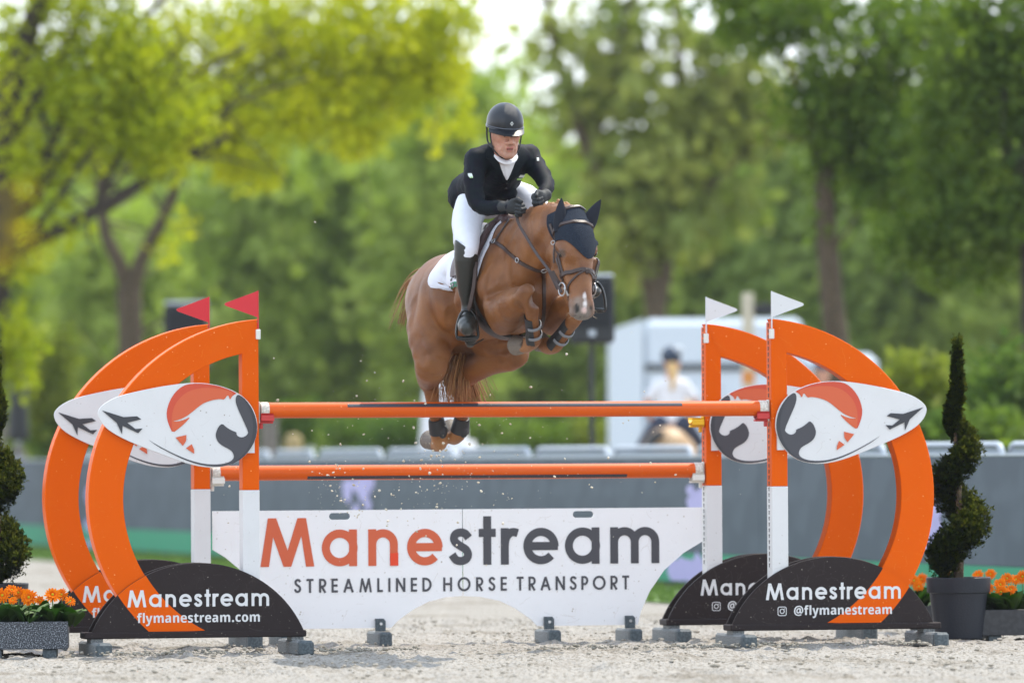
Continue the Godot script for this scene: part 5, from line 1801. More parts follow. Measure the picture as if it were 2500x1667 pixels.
func legs(root: Node3D) -> void:
	var b := bodyblob(1085, 430, 0.1, 1420, 680, 1.2, 0.009)
	b.add(J(1168, 482, 0.4), J(1185, 482, 0.42), 0.125, 0.125, 0.03, RIGHT, 1.2)
	for c in [RLEG.slice(0, 4) + [[1140, 632, 0.985, 0.05]], LLEG.slice(0, 4)]:
		var e := []
		for q in c: e.append([J(q[0], q[1], q[2]), q[3], 1.0])
		b.chain(e, 0.04)
	b.add(J(1124, 596, 0.88), J(1127, 606, 0.87), 0.036, 0.034, 0.03)
	var mb := MB.new()
	b.build(mb, Cloth.new(Color(0.74, 0.75, 0.81), Color(0.79, 0.8, 0.86), 0.008, 5.0, Vector3(1, 0.6, 1)))
	part("breeches", mb, M.breech, root)
	for f in [[[[1140, 598, 0.985, 0.074], [1138, 632, 0.985, 0.069], [1137, 668, 0.965, 0.059], [1137, 705, 0.94, 0.047], [1141, 738, 0.915, 0.036], [1143, 760, 0.9, 0.038], [1144, 782, 0.9, 0.042]], [[1146, 802, 0.84, 0.046], [1143, 795, 0.94, 0.054], [1141, 796, 1.02, 0.053], [1141, 801, 1.07, 0.042]], [1150, 828, 0.82, 1148, 836, 0.8], 1119.0], [[[1376, 606, 0.72, 0.066], [1410, 650, 0.62, 0.056], [1432, 690, 0.58, 0.042], [1440, 702, 0.58, 0.04]], [[1442, 706, 0.58, 0.04], [1448, 708, 0.66, 0.04], [1453, 712, 0.74, 0.032]], [1442, 720, 0.52, 1442, 722, 0.5], 1365.0]]:
		var bb := bodyblob(f[3] - 30, 580, 0.4, f[3] + 120, 860, 1.2, 0.0075)
		var e := []
		for q in f[0]: e.append([J(q[0], q[1], q[2]), q[3], 1.0])
		bb.chain(e, 0.02)
		e = []
		for q in f[1]: e.append([J(q[0], q[1], q[2]), q[3], 1.0])
		bb.chain(e, 0.03)
		bb.add(J(f[0][-2][0], f[0][-2][1] + 8, f[0][-2][2] + 0.02), J(f[1][-2][0], f[1][-2][1] - 2, f[1][-2][2]), 0.036, 0.044, 0.03)
		bb.add(J(f[2][0], f[2][1], f[2][2]), J(f[2][3], f[2][4], f[2][5]), 0.034, 0.03, 0.02)
		# the slanting upper edge of the shaft
		if f[3] < 1200:
			bb.add(J(1288, 388, 1.0), J(1288, 389, 1.0), 0.6, 0.6, 0.004, Vector3.ZERO, 1.0, true)
		var bm := MB.new()
		bb.build(bm, Cloth.new(Color.WHITE, Color.WHITE, 0.0035, 9.0, Vector3(0.6, 1.6, 0.6)))
		part("riding_boot", bm, M.riding_boot, root)
		if f[3] < 1200:
			var sp := MB.new()
			sp.tube(curve(JA([[1126, 824, 0.86], [1150, 842, 0.86], [1172, 832, 0.84], [1180, 828, 0.8]]), 4), [0.004], 6)
			part("spur", sp, M.black, root)

func glove(root: Node3D, wrist: Vector3, along: Vector3, s: float) -> void:
	var a := along.normalized()
	var up := (Vector3.UP - a * a.y).normalized()
	var fr := a.cross(up) if s > 0 else up.cross(a)
	if fr.z < 0: fr = -fr
	var b := Blob.new(wrist - Vector3.ONE * 0.16, wrist + Vector3.ONE * 0.16, 0.0035)
	var at := Transform3D(Basis(a, up, fr), wrist)
	b.add(at * Vector3(-0.03, 0, 0), at * Vector3(0.012, 0, 0), 0.036, 0.031, 0.01)
	b.add(at * Vector3(0.02, 0.012, 0), at * Vector3(0.07, 0.018, 0.008), 0.028, 0.024, 0.02)
	b.add(at * Vector3(0.02, -0.012, 0), at * Vector3(0.066, -0.02, 0.008), 0.027, 0.022, 0.02)
	for i in 4:
		var y := 0.027 - 0.0185 * i
		var l := [0.95, 1.05, 1.0, 0.82][i] as float
		var r := [0.0105, 0.011, 0.0105, 0.0095][i] as float
		var k := at * Vector3(0.078 - 0.004 * absf(i - 1.2), y, 0.006)
		var m := at * Vector3(0.1 * l + 0.006, y - 0.014, 0.024)
		var t := at * Vector3(0.094 * l, y - 0.02, 0.05)
		var e := at * Vector3(0.07, y - 0.016, 0.056)
		b.add(k, m, r * 1.15, r * 1.05, 0.006)
		b.add(m, t, r * 1.05, r, 0.004)
		b.add(t, e, r, r * 0.9, 0.004)
	b.add(at * Vector3(0.03, 0.032, 0.01), at * Vector3(0.066, 0.046, 0.028), 0.016, 0.0125, 0.012)
	b.add(at * Vector3(0.066, 0.046, 0.028), at * Vector3(0.098, 0.034, 0.044), 0.0125, 0.0105, 0.006)
	var mb := MB.new()
	b.build(mb, Cloth.new(Color.WHITE, Color.WHITE, 0.0024, 30.0))
	part("glove", mb, M.glove, root)

# ---------------------------------------------------------------- behind the fence: perimeter screen, barriers, trees
func wall_at(u: float) -> Vector3:
	return ground(u, 1339.0 + 0.06 * (u - 104.0))
func make_perimeter() -> void:
	M.screen = worn(rgb(74, 83, 94), rgb(82, 91, 102), 0.7, 0.01, 2, 0.6)
	M.barrier = mat(rgb(150, 160, 168), 0.6)
	M.screen_green = mat(rgb(30, 142, 104), 0.6)
	M.screen_mark = mat(rgb(176, 168, 214), 0.6)
	var a := wall_at(-260.0)
	var b := wall_at(2760.0)
	var along := (b - a).normalized()
	var len := a.distance_to(b)
	var at := Transform3D(Basis(along, Vector3.UP, along.cross(Vector3.UP)), a)
	var root := thing("perimeter_screen", "long grey advertising screen with green lower band closing off the arena", "screen wall", at)
	var n := int(len / 2.0)
	for i in n:
		var w := len / n
		var p := MB.new()
		p.box(Vector3(i * w + 0.004, 0.285, -0.09), Vector3((i + 1) * w - 0.004, 1.085, 0.0), 0.004)
		var pn := part("panel", p, M.screen, root)
		var g := MB.new()
		g.box(Vector3(i * w + 0.004, 0.04, -0.09), Vector3((i + 1) * w - 0.004, 0.284, 0.0), 0.004)
		part("lower_band", g, M.screen_green, pn)
		var k := MB.new()
		k.box(Vector3(i * w + 0.002, -0.02, -0.2), Vector3((i + 1) * w - 0.002, 0.039, -0.02))
		part("plinth", k, M.black, pn)
	var cap := MB.new()
	cap.box(Vector3(0, 1.086, -0.1), Vector3(len, 1.102, 0.006), 0.004)
	part("top_rail", cap, M.grey_paint, root)
	# figures shown on the screen, blurred shapes of pale lilac
	var rng := RandomNumberGenerator.new()
	rng.seed = 9
	for f in [[872, 1165, 1250], [1700, 1185, 1330], [1668, 1370, 1425], [236, 1180, 1340], [2290, 1180, 1330]]:
		var m := MB.new()
		var inv := at.affine_inverse()
		for k in 9:
			var u: float = f[0] + rng.randf_range(-36, 36)
			var v: float = rng.randf_range(f[1], f[2])
			var w := wall_at(u)
			var q := inv * Vector3(w.x, 0, w.z)
			var y: float = EYE + (HZ - v) / F * -w.z
			var r := rng.randf_range(0.04, 0.1)
			var pl := PackedVector2Array()
			for j in 9:
				var an := TAU * j / 9
				pl.append(Vector2(q.x + cos(an) * r * 3.0 * rng.randf_range(0.6, 1.2), clampf(y + sin(an) * r * rng.randf_range(0.7, 1.8), 0.05, 1.08)))
			m.flat(pl, 0.004 + 0.0006 * k)
		part("screen_figure", m, M.screen_mark, root)
	# crowd barriers behind the screen
	var ends := [90.0, 262.0, 420.0, 560.0, 665.0, 828.0, 1002.0, 1182.0, 1370.0, 1568.0, 1775.0, 2030.0, 2312.0, 2620.0]
	var shift := along.cross(Vector3.UP) * -0.45
	for i in ends.size() - 1:
		var p := wall_at(ends[i] + 16.0) + shift
		var q := wall_at(ends[i + 1]) + shift
		var d := (q - p).normalized()
		var L := p.distance_to(q)
		var br := thing("crowd_barrier", "grey steel crowd barrier with rounded corners behind the grey screen", "barrier", Transform3D(Basis(d, Vector3.UP, d.cross(Vector3.UP)), p), "crowd barriers behind the screen")
		var fr := MB.new()
		var pts := [Vector3(0, 0.05, 0)]
		for k in 7:
			var an := PI - PI / 2 * k / 6
			pts.append(Vector3(0.12 + cos(an) * 0.12, 1.05 + sin(an) * 0.12, 0))
		for k in 7:
			var an := PI / 2 - PI / 2 * k / 6
			pts.append(Vector3(L - 0.12 + cos(an) * 0.12, 1.05 + sin(an) * 0.12, 0))
		pts.append(Vector3(L, 0.05, 0))
		fr.tube(pts, [0.024], 8)
		part("frame", fr, M.grey_paint, br)
		var sheet_ := MB.new()
		sheet_.box(Vector3(0.06, 0.25, -0.008), Vector3(L - 0.06, 1.14, 0.008))
		part("infill_sheet", sheet_, M.barrier, br)
		for e in [0.3, L - 0.3]:
			var fe := MB.new()
			fe.box(Vector3(e - 0.03, -0.01, -0.3), Vector3(e + 0.03, 0.05, 0.3))
			part("foot", fe, M.grey_paint, br)
	# mown strip in front of the screen
	var gr := MB.new()
	var out := along.cross(Vector3.UP)
	gr.quad(a + Vector3(0, 0.004, 0), b + Vector3(0, 0.004, 0), b + out * 1.9 + Vector3(0, 0.004, 0), a + out * 1.9 + Vector3(0, 0.004, 0), Vector3.UP)
	var gm := worn(rgb(70, 98, 44), rgb(104, 128, 62), 0.9, 0.05, 4, 1.2)
	gm.uv1_world_triplanar = true
	tag(part("grass_strip", gr, gm), "", "", "", "structure")
	var blades := MB.new()
	rng.seed = 15
	for i in 9000:
		var p := a.lerp(b, rng.randf()) + out * rng.randf_range(0.05, 1.85)
		var d := Vector3(rng.randfn(), 0, rng.randfn()).normalized() * 0.02
		blades.col = Color(0.09, 0.16, 0.03).lerp(Color(0.2, 0.3, 0.07), rng.randf())
		blades.face(p - d, p + d, p + Vector3(rng.randfn() * 0.03, rng.randf_range(0.03, 0.07), rng.randfn() * 0.03), Vector3(0, 0.5, 1).normalized())
	tag(part("grass", blades, tinted(0.9, 0.2)), "short green grass along the foot of the grey screen", "grass", "", "stuff")

func leaf_mesh(size: float, count: int, seed_: int, spread: float) -> Array:      # a sprig of pointed leaves: [vertices, normals, indices]
	var rng := RandomNumberGenerator.new()
	rng.seed = seed_
	var v := PackedVector3Array()
	var n := PackedVector3Array()
	var ix := PackedInt32Array()
	for i in count:
		var o := Vector3(rng.randfn(), rng.randfn() * 0.7, rng.randfn()) * spread
		var bs := Basis.from_euler(Vector3(rng.randf() * TAU, rng.randf() * TAU, rng.randf() * TAU))
		var s := size * rng.randf_range(0.7, 1.25)
		var k := v.size()
		for p in [Vector3(0, -0.55, 0), Vector3(0.34, 0.02, 0.08), Vector3(0, 0.6, 0), Vector3(-0.34, 0.02, 0.08)]:
			v.append(o + bs * (p * s))
			n.append(bs.z)
		ix.append_array([k, k + 2, k + 1, k, k + 3, k + 2])
	return [v, n, ix]
class Mass:                      # many small copies of one shape, gathered into one mesh
	var v := PackedVector3Array()
	var n := PackedVector3Array()
	var c := PackedColorArray()
	var ix := PackedInt32Array()
	func put(shape: Array, at: Transform3D, col: Color) -> void:
		var base := v.size()
		v.append_array(at * shape[0])
		n.append_array(Transform3D(at.basis.orthonormalized(), Vector3.ZERO) * shape[1])
		var m: int = shape[0].size()
		for i in m: c.append(col)
		for i in shape[2]: ix.append(base + i)
	func mesh() -> ArrayMesh:
		var a := []
		a.resize(Mesh.ARRAY_MAX)
		a[Mesh.ARRAY_VERTEX] = v
		a[Mesh.ARRAY_NORMAL] = n
		a[Mesh.ARRAY_COLOR] = c
		a[Mesh.ARRAY_INDEX] = ix
		var m := ArrayMesh.new()
		m.add_surface_from_arrays(Mesh.PRIMITIVE_TRIANGLES, a)
		return m
func crown(parent: Node3D, blobs: Array, z: float, shape: Array, mt: Material, lo: Color, hi: Color, rng: RandomNumberGenerator, deep := 0.75, called := "crown", share := 12.0, loose := 0.2, vary := 0.6) -> MeshInstance3D:
	# blobs: [u, v, half width, half height, sprigs] at depth z; sprigs gather in clumps through the volume
	var mass := Mass.new()
	for b in blobs:
		var n: int = b[4]
		var clumps := []
		var k := maxi(3, int(n / share))
		for i in k:
			var o := Vector3(rng.randfn(), rng.randfn(), rng.randfn())
			o = o.normalized() * pow(rng.randf(), 0.45)
			clumps.append([o, rng.randf()])             # its place, and a leaf tone of its own at random
		for i in n:
			var c: Array = clumps[rng.randi() % k]
			var o: Vector3 = c[0] + Vector3(rng.randfn(), rng.randfn(), rng.randfn()) * loose
			var d: float = z - o.z * b[2] / F * z * deep
			var p := px(b[0] + o.x * b[2], b[1] - o.y * b[3], d)
			if p.y < 0.15: continue
			mass.put(shape, Transform3D(Basis.from_euler(Vector3(rng.randf() * TAU, rng.randf() * TAU, rng.randf() * TAU)).scaled(Vector3.ONE * rng.randf_range(0.7, 1.3)), p), lo.lerp(hi, clampf(0.5 + (c[1] - 0.5) * vary + (rng.randf() - 0.5) * 0.4, 0, 1)))
	var o := part(called, mass.mesh(), mt, parent)
	o.set_meta("kind", "stuff")
	return o
func limbs(parent: Node3D, lines: Array, z: float, mt: Material, twigs := 0, rng: RandomNumberGenerator = null) -> void:
	# lines: [[u, v, radius, (nearer by)], ...]; the first is the trunk
	var mb := MB.new()
	for l in lines:
		var p := []
		var r := []
		for q in l:
			p.append(px(q[0], q[1], z - (q[3] if q.size() > 3 else 0.0)))
			r.append(q[2])
		var c := curve(p, 5)
		var rr := []
		for i in c.size():
			var f := float(i) / (c.size() - 1) * (r.size() - 1)
			rr.append(lerpf(r[int(f)], r[mini(int(f) + 1, r.size() - 1)], f - int(f)))
		mb.tube(c, rr, 9)
		if rng:
			for t in twigs:
				var i := rng.randi_range(c.size() / 3, c.size() - 1)
				var d := Vector3(rng.randfn(), rng.randfn() + 0.4, rng.randfn() * 0.5).normalized() * rng.randf_range(0.5, 1.6)
				var s: Vector3 = c[i]
				mb.tube([s, s + d * 0.5 + Vector3(rng.randfn(), rng.randfn(), 0) * 0.08, s + d], [minf(rr[i] * 0.5, 0.03), 0.012, 0.005], 5)
	part("trunk", mb, mt, parent)
func leafy(rough: float, through: Color) -> StandardMaterial3D:
	var m := tinted(rough, 0.35)
	m.backlight_enabled = true
	m.backlight = through
	return m
func at_ground(u: float, z: float) -> Transform3D:
	var p := px(u, 1115, z)
	return Transform3D(Basis(), Vector3(p.x, 0, p.z))
func wood(called: String, label: String, u: float, z: float, lines: Array, blobs: Array, shape: Array, lo: Color, hi: Color, mt: Material, bark: Material, rng: RandomNumberGenerator, group := "", twigs := 0, share := 12.0, loose := 0.2, vary := 0.6) -> void:
	var root := thing(called, label, "tree", Transform3D(), group)
	limbs(root, lines, z, bark, twigs, rng)
	crown(root, blobs, z, shape, mt, lo, hi, rng, 0.75, "crown", share, loose, vary)

func make_trees() -> void:
	var rng := RandomNumberGenerator.new()
	rng.seed = 3
	M.leaf = leafy(0.55, Color(1.0, 1.0, 0.5))
	M.leaf_far = leafy(0.7, Color(0.9, 0.95, 0.6))
	M.bark = relief(worn(rgb(62, 52, 40), rgb(104, 90, 68), 0.9, 0.04, 4, 1.5), 0.03, 4, 3.0, 1.5)
	M.bark_dark = relief(worn(rgb(44, 38, 32), rgb(72, 62, 52), 0.9, 0.04, 4, 1.5), 0.03, 4, 3.0, 1.5)
	var sprig := leaf_mesh(0.105, 6, 1, 0.17)
	var far := leaf_mesh(0.34, 6, 2, 0.32)
	var y0 := Color(0.34, 0.42, 0.008)
	var y1 := Color(0.72, 0.72, 0.012)
	# bright maple with the forked trunk
	wood("forked_tree", "young tree with forked trunk and sunlit yellow green leaves behind the red flags", 318, 88, [
		[[322, 1330, 0.2], [318, 1000, 0.17], [316, 800, 0.165], [312, 705, 0.17]],
		[[312, 710, 0.12], [290, 645, 0.1], [256, 570, 0.085], [246, 490, 0.07], [238, 400, 0.05], [215, 300, 0.03]],
		[[318, 710, 0.12], [345, 630, 0.1], [385, 555, 0.09], [420, 480, 0.075], [440, 395, 0.06], [480, 330, 0.05], [570, 290, 0.035], [700, 265, 0.02]],
		[[440, 395, 0.045], [560, 350, 0.035], [700, 290, 0.03], [860, 275, 0.022], [980, 240, 0.014]],
		[[480, 330, 0.04], [600, 200, 0.03], [720, 120, 0.022], [860, 60, 0.015]],
		[[246, 490, 0.04], [330, 380, 0.03], [420, 260, 0.022], [500, 120, 0.015]],
		[[700, 290, 0.02], [820, 200, 0.016], [960, 140, 0.012], [1080, 90, 0.008]]],
		[[520, 130, 190, 150, 357], [520, 310, 180, 90, 255], [610, 400, 85, 45, 59], [730, 110, 190, 130, 357], [750, 270, 180, 95, 280], [865, 345, 95, 45, 93], [940, 105, 190, 120, 340], [965, 225, 150, 80, 204], [1085, 70, 100, 85, 127], [1085, 190, 75, 65, 68], [420, 600, 28, 40, 10], [435, 560, 22, 22, 6], [660, 420, 60, 40, 20], [1120, 300, 60, 50, 25], [720, -60, 480, 70, 357]],
		sprig, y0, y1, M.leaf, M.bark, rng, "trees behind the arena", 9, 9.0, 0.19, 0.7)
	wood("leaning_tree", "old tree leaning in from the edge with dark limbs and fresh green leaves", -60, 80, [
		[[-70, 1340, 0.3], [-60, 1000, 0.27], [-30, 760, 0.25], [-12, 620, 0.24], [6, 430, 0.2], [12, 270, 0.17], [60, 100, 0.13], [110, -40, 0.1]],
		[[-10, 640, 0.13], [50, 600, 0.11], [130, 565, 0.095], [230, 515, 0.08], [340, 450, 0.07], [430, 390, 0.05], [560, 330, 0.035]],
		[[-5, 560, 0.1], [90, 470, 0.08], [130, 340, 0.06], [200, 200, 0.05], [330, 60, 0.04], [420, -20, 0.03]],
		[[8, 380, 0.09], [80, 250, 0.06], [160, 130, 0.05], [210, 0, 0.04]],
		[[60, 600, 0.05], [150, 470, 0.04], [220, 370, 0.035], [300, 300, 0.03]],
		[[230, 515, 0.05], [280, 400, 0.04], [360, 280, 0.03], [480, 180, 0.022], [600, 120, 0.015]],
		[[340, 450, 0.04], [470, 330, 0.03], [600, 240, 0.022], [760, 190, 0.015]],
		[[130, 340, 0.04], [60, 200, 0.03], [0, 80, 0.02]],
		[[100, 450, 0.04], [220, 300, 0.03], [330, 230, 0.022], [450, 90, 0.016]]],
		[[90, 160, 170, 170, 237], [60, 380, 120, 110, 118], [290, 120, 190, 150, 266], [290, 320, 180, 100, 182], [130, 560, 120, 50, 42], [60, 650, 80, 60, 28], [380, 240, 150, 120, 182], [200, -60, 300, 70, 168], [40, 860, 70, 120, 77], [390, 390, 90, 45, 42]],
		sprig, Color(0.24, 0.33, 0.01), Color(0.56, 0.6, 0.014), M.leaf, M.bark_dark, rng, "trees behind the arena", 6)
	# darker tree on the right
	wood("slender_tree", "slender tree with straight brown trunk and dark green crown behind the white flags", 2045, 80, [
		[[2050, 1345, 0.17], [2046, 900, 0.155], [2034, 760, 0.145], [2020, 600, 0.13], [2012, 470, 0.125], [2012, 430, 0.12]],
		[[2010, 440, 0.08], [1990, 340, 0.05], [1960, 230, 0.035], [1900, 120, 0.02]],
		[[2014, 440, 0.08], [2040, 340, 0.06], [2060, 240, 0.045], [2120, 100, 0.03], [2180, -40, 0.02]],
		[[2040, 340, 0.03], [2130, 250, 0.025], [2260, 170, 0.02], [2400, 120, 0.012]]],
		[[1900, 40, 210, 90, 264], [2150, 70, 260, 130, 448], [2080, 235, 200, 90, 240], [2000, 330, 110, 60, 72], [1990, 420, 60, 35, 24], [1800, 10, 120, 60, 88], [2230, 300, 200, 110, 304], [2220, 450, 150, 90, 160], [2130, 380, 120, 80, 120], [2010, 560, 40, 60, 9]],
		sprig, Color(0.06, 0.12, 0.014), Color(0.18, 0.27, 0.03), M.leaf, M.bark, rng, "trees behind the arena", 3)
	wood("broad_tree", "broad dark green tree hanging over the clipped spiral shrub", 2520, 74, [
		[[2560, 1360, 0.2], [2545, 1000, 0.18], [2530, 760, 0.17], [2520, 560, 0.15], [2520, 300, 0.13], [2530, 50, 0.1]],
		[[2490, 420, 0.1], [2420, 280, 0.07], [2350, 180, 0.05], [2260, 90, 0.03]],
		[[2500, 200, 0.1], [2430, 90, 0.07], [2360, 10, 0.05]]],
		[[2420, 90, 190, 150, 390], [2400, 300, 170, 130, 300], [2350, 480, 150, 120, 247], [2280, 600, 110, 70, 120], [2460, 560, 110, 140, 165], [2480, 160, 120, 200, 225], [2390, 660, 60, 40, 22]],
		sprig, Color(0.05, 0.1, 0.014), Color(0.16, 0.24, 0.028), M.leaf, M.bark_dark, rng, "trees behind the arena", 3)
	# sparse old tree in the middle distance
	wood("sparse_tree", "tall sparse tree with crooked grey branches seen against the pale sky", 1560, 112, [
		[[1620, 1280, 0.22], [1610, 900, 0.2], [1580, 650, 0.17], [1500, 480, 0.15], [1420, 330, 0.12], [1370, 180, 0.09], [1340, 40, 0.06], [1330, -60, 0.04]],
		[[1600, 780, 0.14], [1640, 560, 0.12], [1630, 380, 0.1], [1660, 200, 0.09], [1650, 0, 0.06]],
		[[1500, 480, 0.1], [1590, 340, 0.08], [1700, 260, 0.06], [1800, 230, 0.04]],
		[[1640, 500, 0.12], [1760, 430, 0.1], [1860, 335, 0.08], [1990, 335, 0.05]],
		[[1440, 360, 0.08], [1500, 220, 0.06], [1520, 80, 0.045], [1560, -40, 0.03]]],
		[[1400, 320, 80, 100, 34], [1370, 140, 90, 90, 20], [1540, 220, 110, 100, 34], [1650, 130, 110, 100, 30], [1720, 280, 110, 60, 60], [1600, 430, 140, 80, 80], [1500, 560, 110, 80, 60], [1850, 270, 110, 55, 50], [1700, 520, 140, 80, 80], [1790, 110, 90, 80, 40], [1480, 60, 120, 60, 26]],
		far, Color(0.16, 0.22, 0.05), Color(0.4, 0.42, 0.1), M.leaf_far, M.bark, rng, "trees behind the arena", 8)
	# the wood beyond
	var names := ["light green woodland tree", "dark green woodland tree", "mid green woodland tree"]
	var stand := [
		[-60, 140, 420, 0], [120, 150, 500, 1], [300, 135, 520, 0], [470, 152, 430, 1], [600, 138, 400, 0], [730, 156, 330, 2], [850, 140, 300, 0], [980, 150, 250, 0], [1090, 136, 190, 0], [1190, 158, 240, 2],
		[1290, 140, 350, 0], [1400, 150, 420, 1], [1500, 138, 430, 2], [1620, 155, 420, 1], [1740, 140, 440, 0], [1860, 150, 330, 2], [1990, 138, 330, 1], [2120, 152, 250, 2], [2250, 140, 380, 0], [2380, 150, 300, 1], [2500, 138, 380, 0], [2620, 145, 300, 1]]
	var tones := [[Color(0.26, 0.34, 0.07), Color(0.44, 0.54, 0.11)], [Color(0.19, 0.27, 0.065), Color(0.33, 0.43, 0.1)], [Color(0.24, 0.32, 0.07), Color(0.4, 0.5, 0.11)]]
	var where := ["beyond the leaning tree's trunk", "above the closed parasol", "straight behind the forked trunk", "behind the two red flags", "behind the higher pole's red cup", "left of the rider over open sky", "behind the horse's tail", "behind the rider's elbow", "just behind the rider's back", "under the open patch of sky", "behind the rider's face", "above the horse's ears", "behind the loudspeaker beside the lorry", "behind the sparse tree's crooked trunk", "above the roof of the lorry", "above the cream timing post", "behind the slender tree's trunk", "beside the slender tree's trunk", "behind the spiral shrub's tip", "above the rail fence and shrubs", "behind the broad tree's trunk", "beyond the broad tree"]
	var at_ := -1
	for s in stand:
		at_ += 1
		var u: float = s[0]
		var z: float = s[1]
		var top: float = s[2]
		var kind: int = s[3]
		var bl := []
		var v := top + 70.0
		while v < 1020.0:
			var w := 110.0 * (0.75 + 0.5 * sin((v - top) / (1050.0 - top) * PI))
			bl.append([u + rng.randf_range(-45, 45), v, w * 1.15, 95.0, 120])
			v += 95.0
		wood("woodland_tree", names[kind] + " " + where[at_], u, z, [[[u, 1260, 0.25], [u + rng.randf_range(-20, 20), 900, 0.2], [u + rng.randf_range(-30, 30), top + 80, 0.06]]], bl, far, tones[kind][0], tones[kind][1], M.leaf_far, M.bark_dark, rng, "trees of the wood behind the arena", 0, 4.0, 0.3, 0.3)
	# the depth of the wood: what shows between the near crowns
	var bl := []
	for i in 46:
		var u := -150.0 + i * 62.0
		for v in [330, 450, 570, 700, 840, 980]:
			if (u > 1060 and u < 1900 and v < 500): continue
			bl.append([u, v + rng.randf_range(-40, 40), 110, 100, 44])
	var c := crown(self, bl, 185.0, leaf_mesh(0.7, 6, 4, 0.6), M.leaf_far, Color(0.24, 0.32, 0.07), Color(0.4, 0.5, 0.11), rng, 0.8, "far_wood", 4.0, 0.3, 0.3)
	tag(c, "mass of hazy green foliage deep in the wood behind the trees", "wood", "", "stuff")
	# hedge and shrubs between the barriers and the wood
	var shrubs := [[700, 1050, 90, 45, 96, 0], [860, 1060, 100, 40, 98, 1], [1000, 1070, 100, 36, 96, 0], [1180, 1072, 90, 34, 95, 1], [1320, 1082, 90, 30, 94, 1], [1440, 1085, 80, 30, 94, 2], [2230, 960, 60, 70, 66, 2], [2240, 1070, 70, 50, 64, 0], [2360, 1010, 90, 80, 68, 0], [2470, 980, 90, 100, 66, 0], [2420, 1080, 100, 40, 64, 1], [120, 900, 60, 130, 92, 2], [150, 1060, 70, 40, 92, 0]]
	var st := [[Color(0.05, 0.1, 0.02), Color(0.16, 0.24, 0.05)], [Color(0.08, 0.14, 0.025), Color(0.22, 0.3, 0.06)], [Color(0.12, 0.16, 0.02), Color(0.3, 0.33, 0.06)]]
	var sn := ["dark green bush", "mid green bush", "yellow green bush"]
	var by := ["beyond the higher pole's red cup", "beyond the barriers left of the hind hooves", "just left of the white covered stand", "just right of the white covered stand", "between covered stand and loudspeaker pole", "at the foot of the loudspeaker pole", "above the logo panel with the plane by the spiral shrub", "behind the rail fence beside the wing", "behind the spiral shrub", "behind the rail fence at the broad tree", "low under the rail fence at the spiral shrub", "tall and narrow beside the closed parasol", "low beside the closed parasol"]
	var nb := -1
	for s in shrubs:
		nb += 1
		var z: float = s[4]
		var root := thing("bush", sn[s[5]] + " " + by[nb], "bush", Transform3D(), "bushes behind the barriers")
		var m := MB.new()
		var g := at_ground(s[0], z).origin
		for k in 4:
			m.tube([g + Vector3(0.05 * k, -0.02, 0), px(s[0] + (k - 1.5) * 30, s[1], z)], [0.03, 0.01], 6)
		part("stem", m, M.bark_dark, root)
		crown(root, [[s[0], s[1], s[2], s[3], 190], [s[0], s[1] + 110, s[2] * 0.9, 90, 120]], z, sprig, M.leaf_far, st[s[5]][0], st[s[5]][1], rng, 0.8, "foliage")
	# a sapling close to the photographer, far out of focus
	var sap := thing("sapling", "out of focus sapling with yellow leaves close to the photographer", "tree")
	limbs(sap, [[[-90, 2288, 0.02], [-80, 1400, 0.016], [-60, 800, 0.012], [-30, 560, 0.008], [20, 480, 0.004]], [[-60, 820, 0.008], [-20, 690, 0.005], [20, 640, 0.003]]], 15.0, M.bark)
	crown(sap, [[45, 500, 40, 60, 7], [12, 650, 24, 30, 4], [90, 640, 30, 30, 2]], 15.0, leaf_mesh(0.04, 2, 8, 0.02), M.leaf, Color(0.34, 0.26, 0.015), Color(0.45, 0.36, 0.02), rng)

# ---------------------------------------------------------------- things beyond the barriers
func bxp(mb: MB, u0: float, v0: float, u1: float, v1: float, z: float, depth: float, bevel := 0.01) -> void:      # a box whose front fills a photo rectangle at depth z
	var a := px(u0, v1, z)
	var b := px(u1, v0, z)
	mb.box(Vector3(a.x, a.y, -z - depth), Vector3(b.x, b.y, -z), bevel)
func speaker(label: String, u0: float, v0: float, u1: float, v1: float, z: float, tilt := 0.0) -> void:
	var um := (u0 + u1) * 0.5
	var g := at_ground(um, z + 0.2)
	var st := thing("speaker_stand", "black tripod pole carrying the " + label, "stand", g, "loudspeaker stands")
	var y: float = px(um, v1, z).y
	var p := MB.new()
	p.tube([Vector3(0, 0.12, 0), Vector3(0, y + 0.02, 0)], [0.025], 10)
	part("pole", p, M.black, st)
	for k in 3:
		var l := MB.new()
		var a := TAU * k / 3 + 0.4
		l.tube([Vector3(0, 0.55, 0), Vector3(cos(a) * 0.5, 0.0, sin(a) * 0.5)], [0.016], 8)
		part("leg", l, M.black, st)
	var root := thing("loudspeaker", label, "loudspeaker", Transform3D(), "loudspeakers")
	var b := MB.new()
	bxp(b, u0, v0 + 9, u1, v1, z, 0.4, 0.03)
	part("cabinet", b, M.black, root)
	var t := MB.new()
	bxp(t, u0 + 1, v0, u1 - 1, v0 + 8.5, z + 0.01, 0.38, 0.02)
	part("top_cover", t, M.grey_paint, root)
	var gr := MB.new()
	bxp(gr, u0 + 10, v0 + 20, u1 - 10, v1 - 40, z - 0.012, 0.01, 0.0)
	part("grille", gr, mat(rgb(22, 24, 28), 0.8), root)
	var e := MB.new()
	bxp(e, um - 8, v1 - 32, um + 8, v1 - 18, z - 0.012, 0.01, 0.0)
	part("maker_mark", e, M.grey_paint, root)

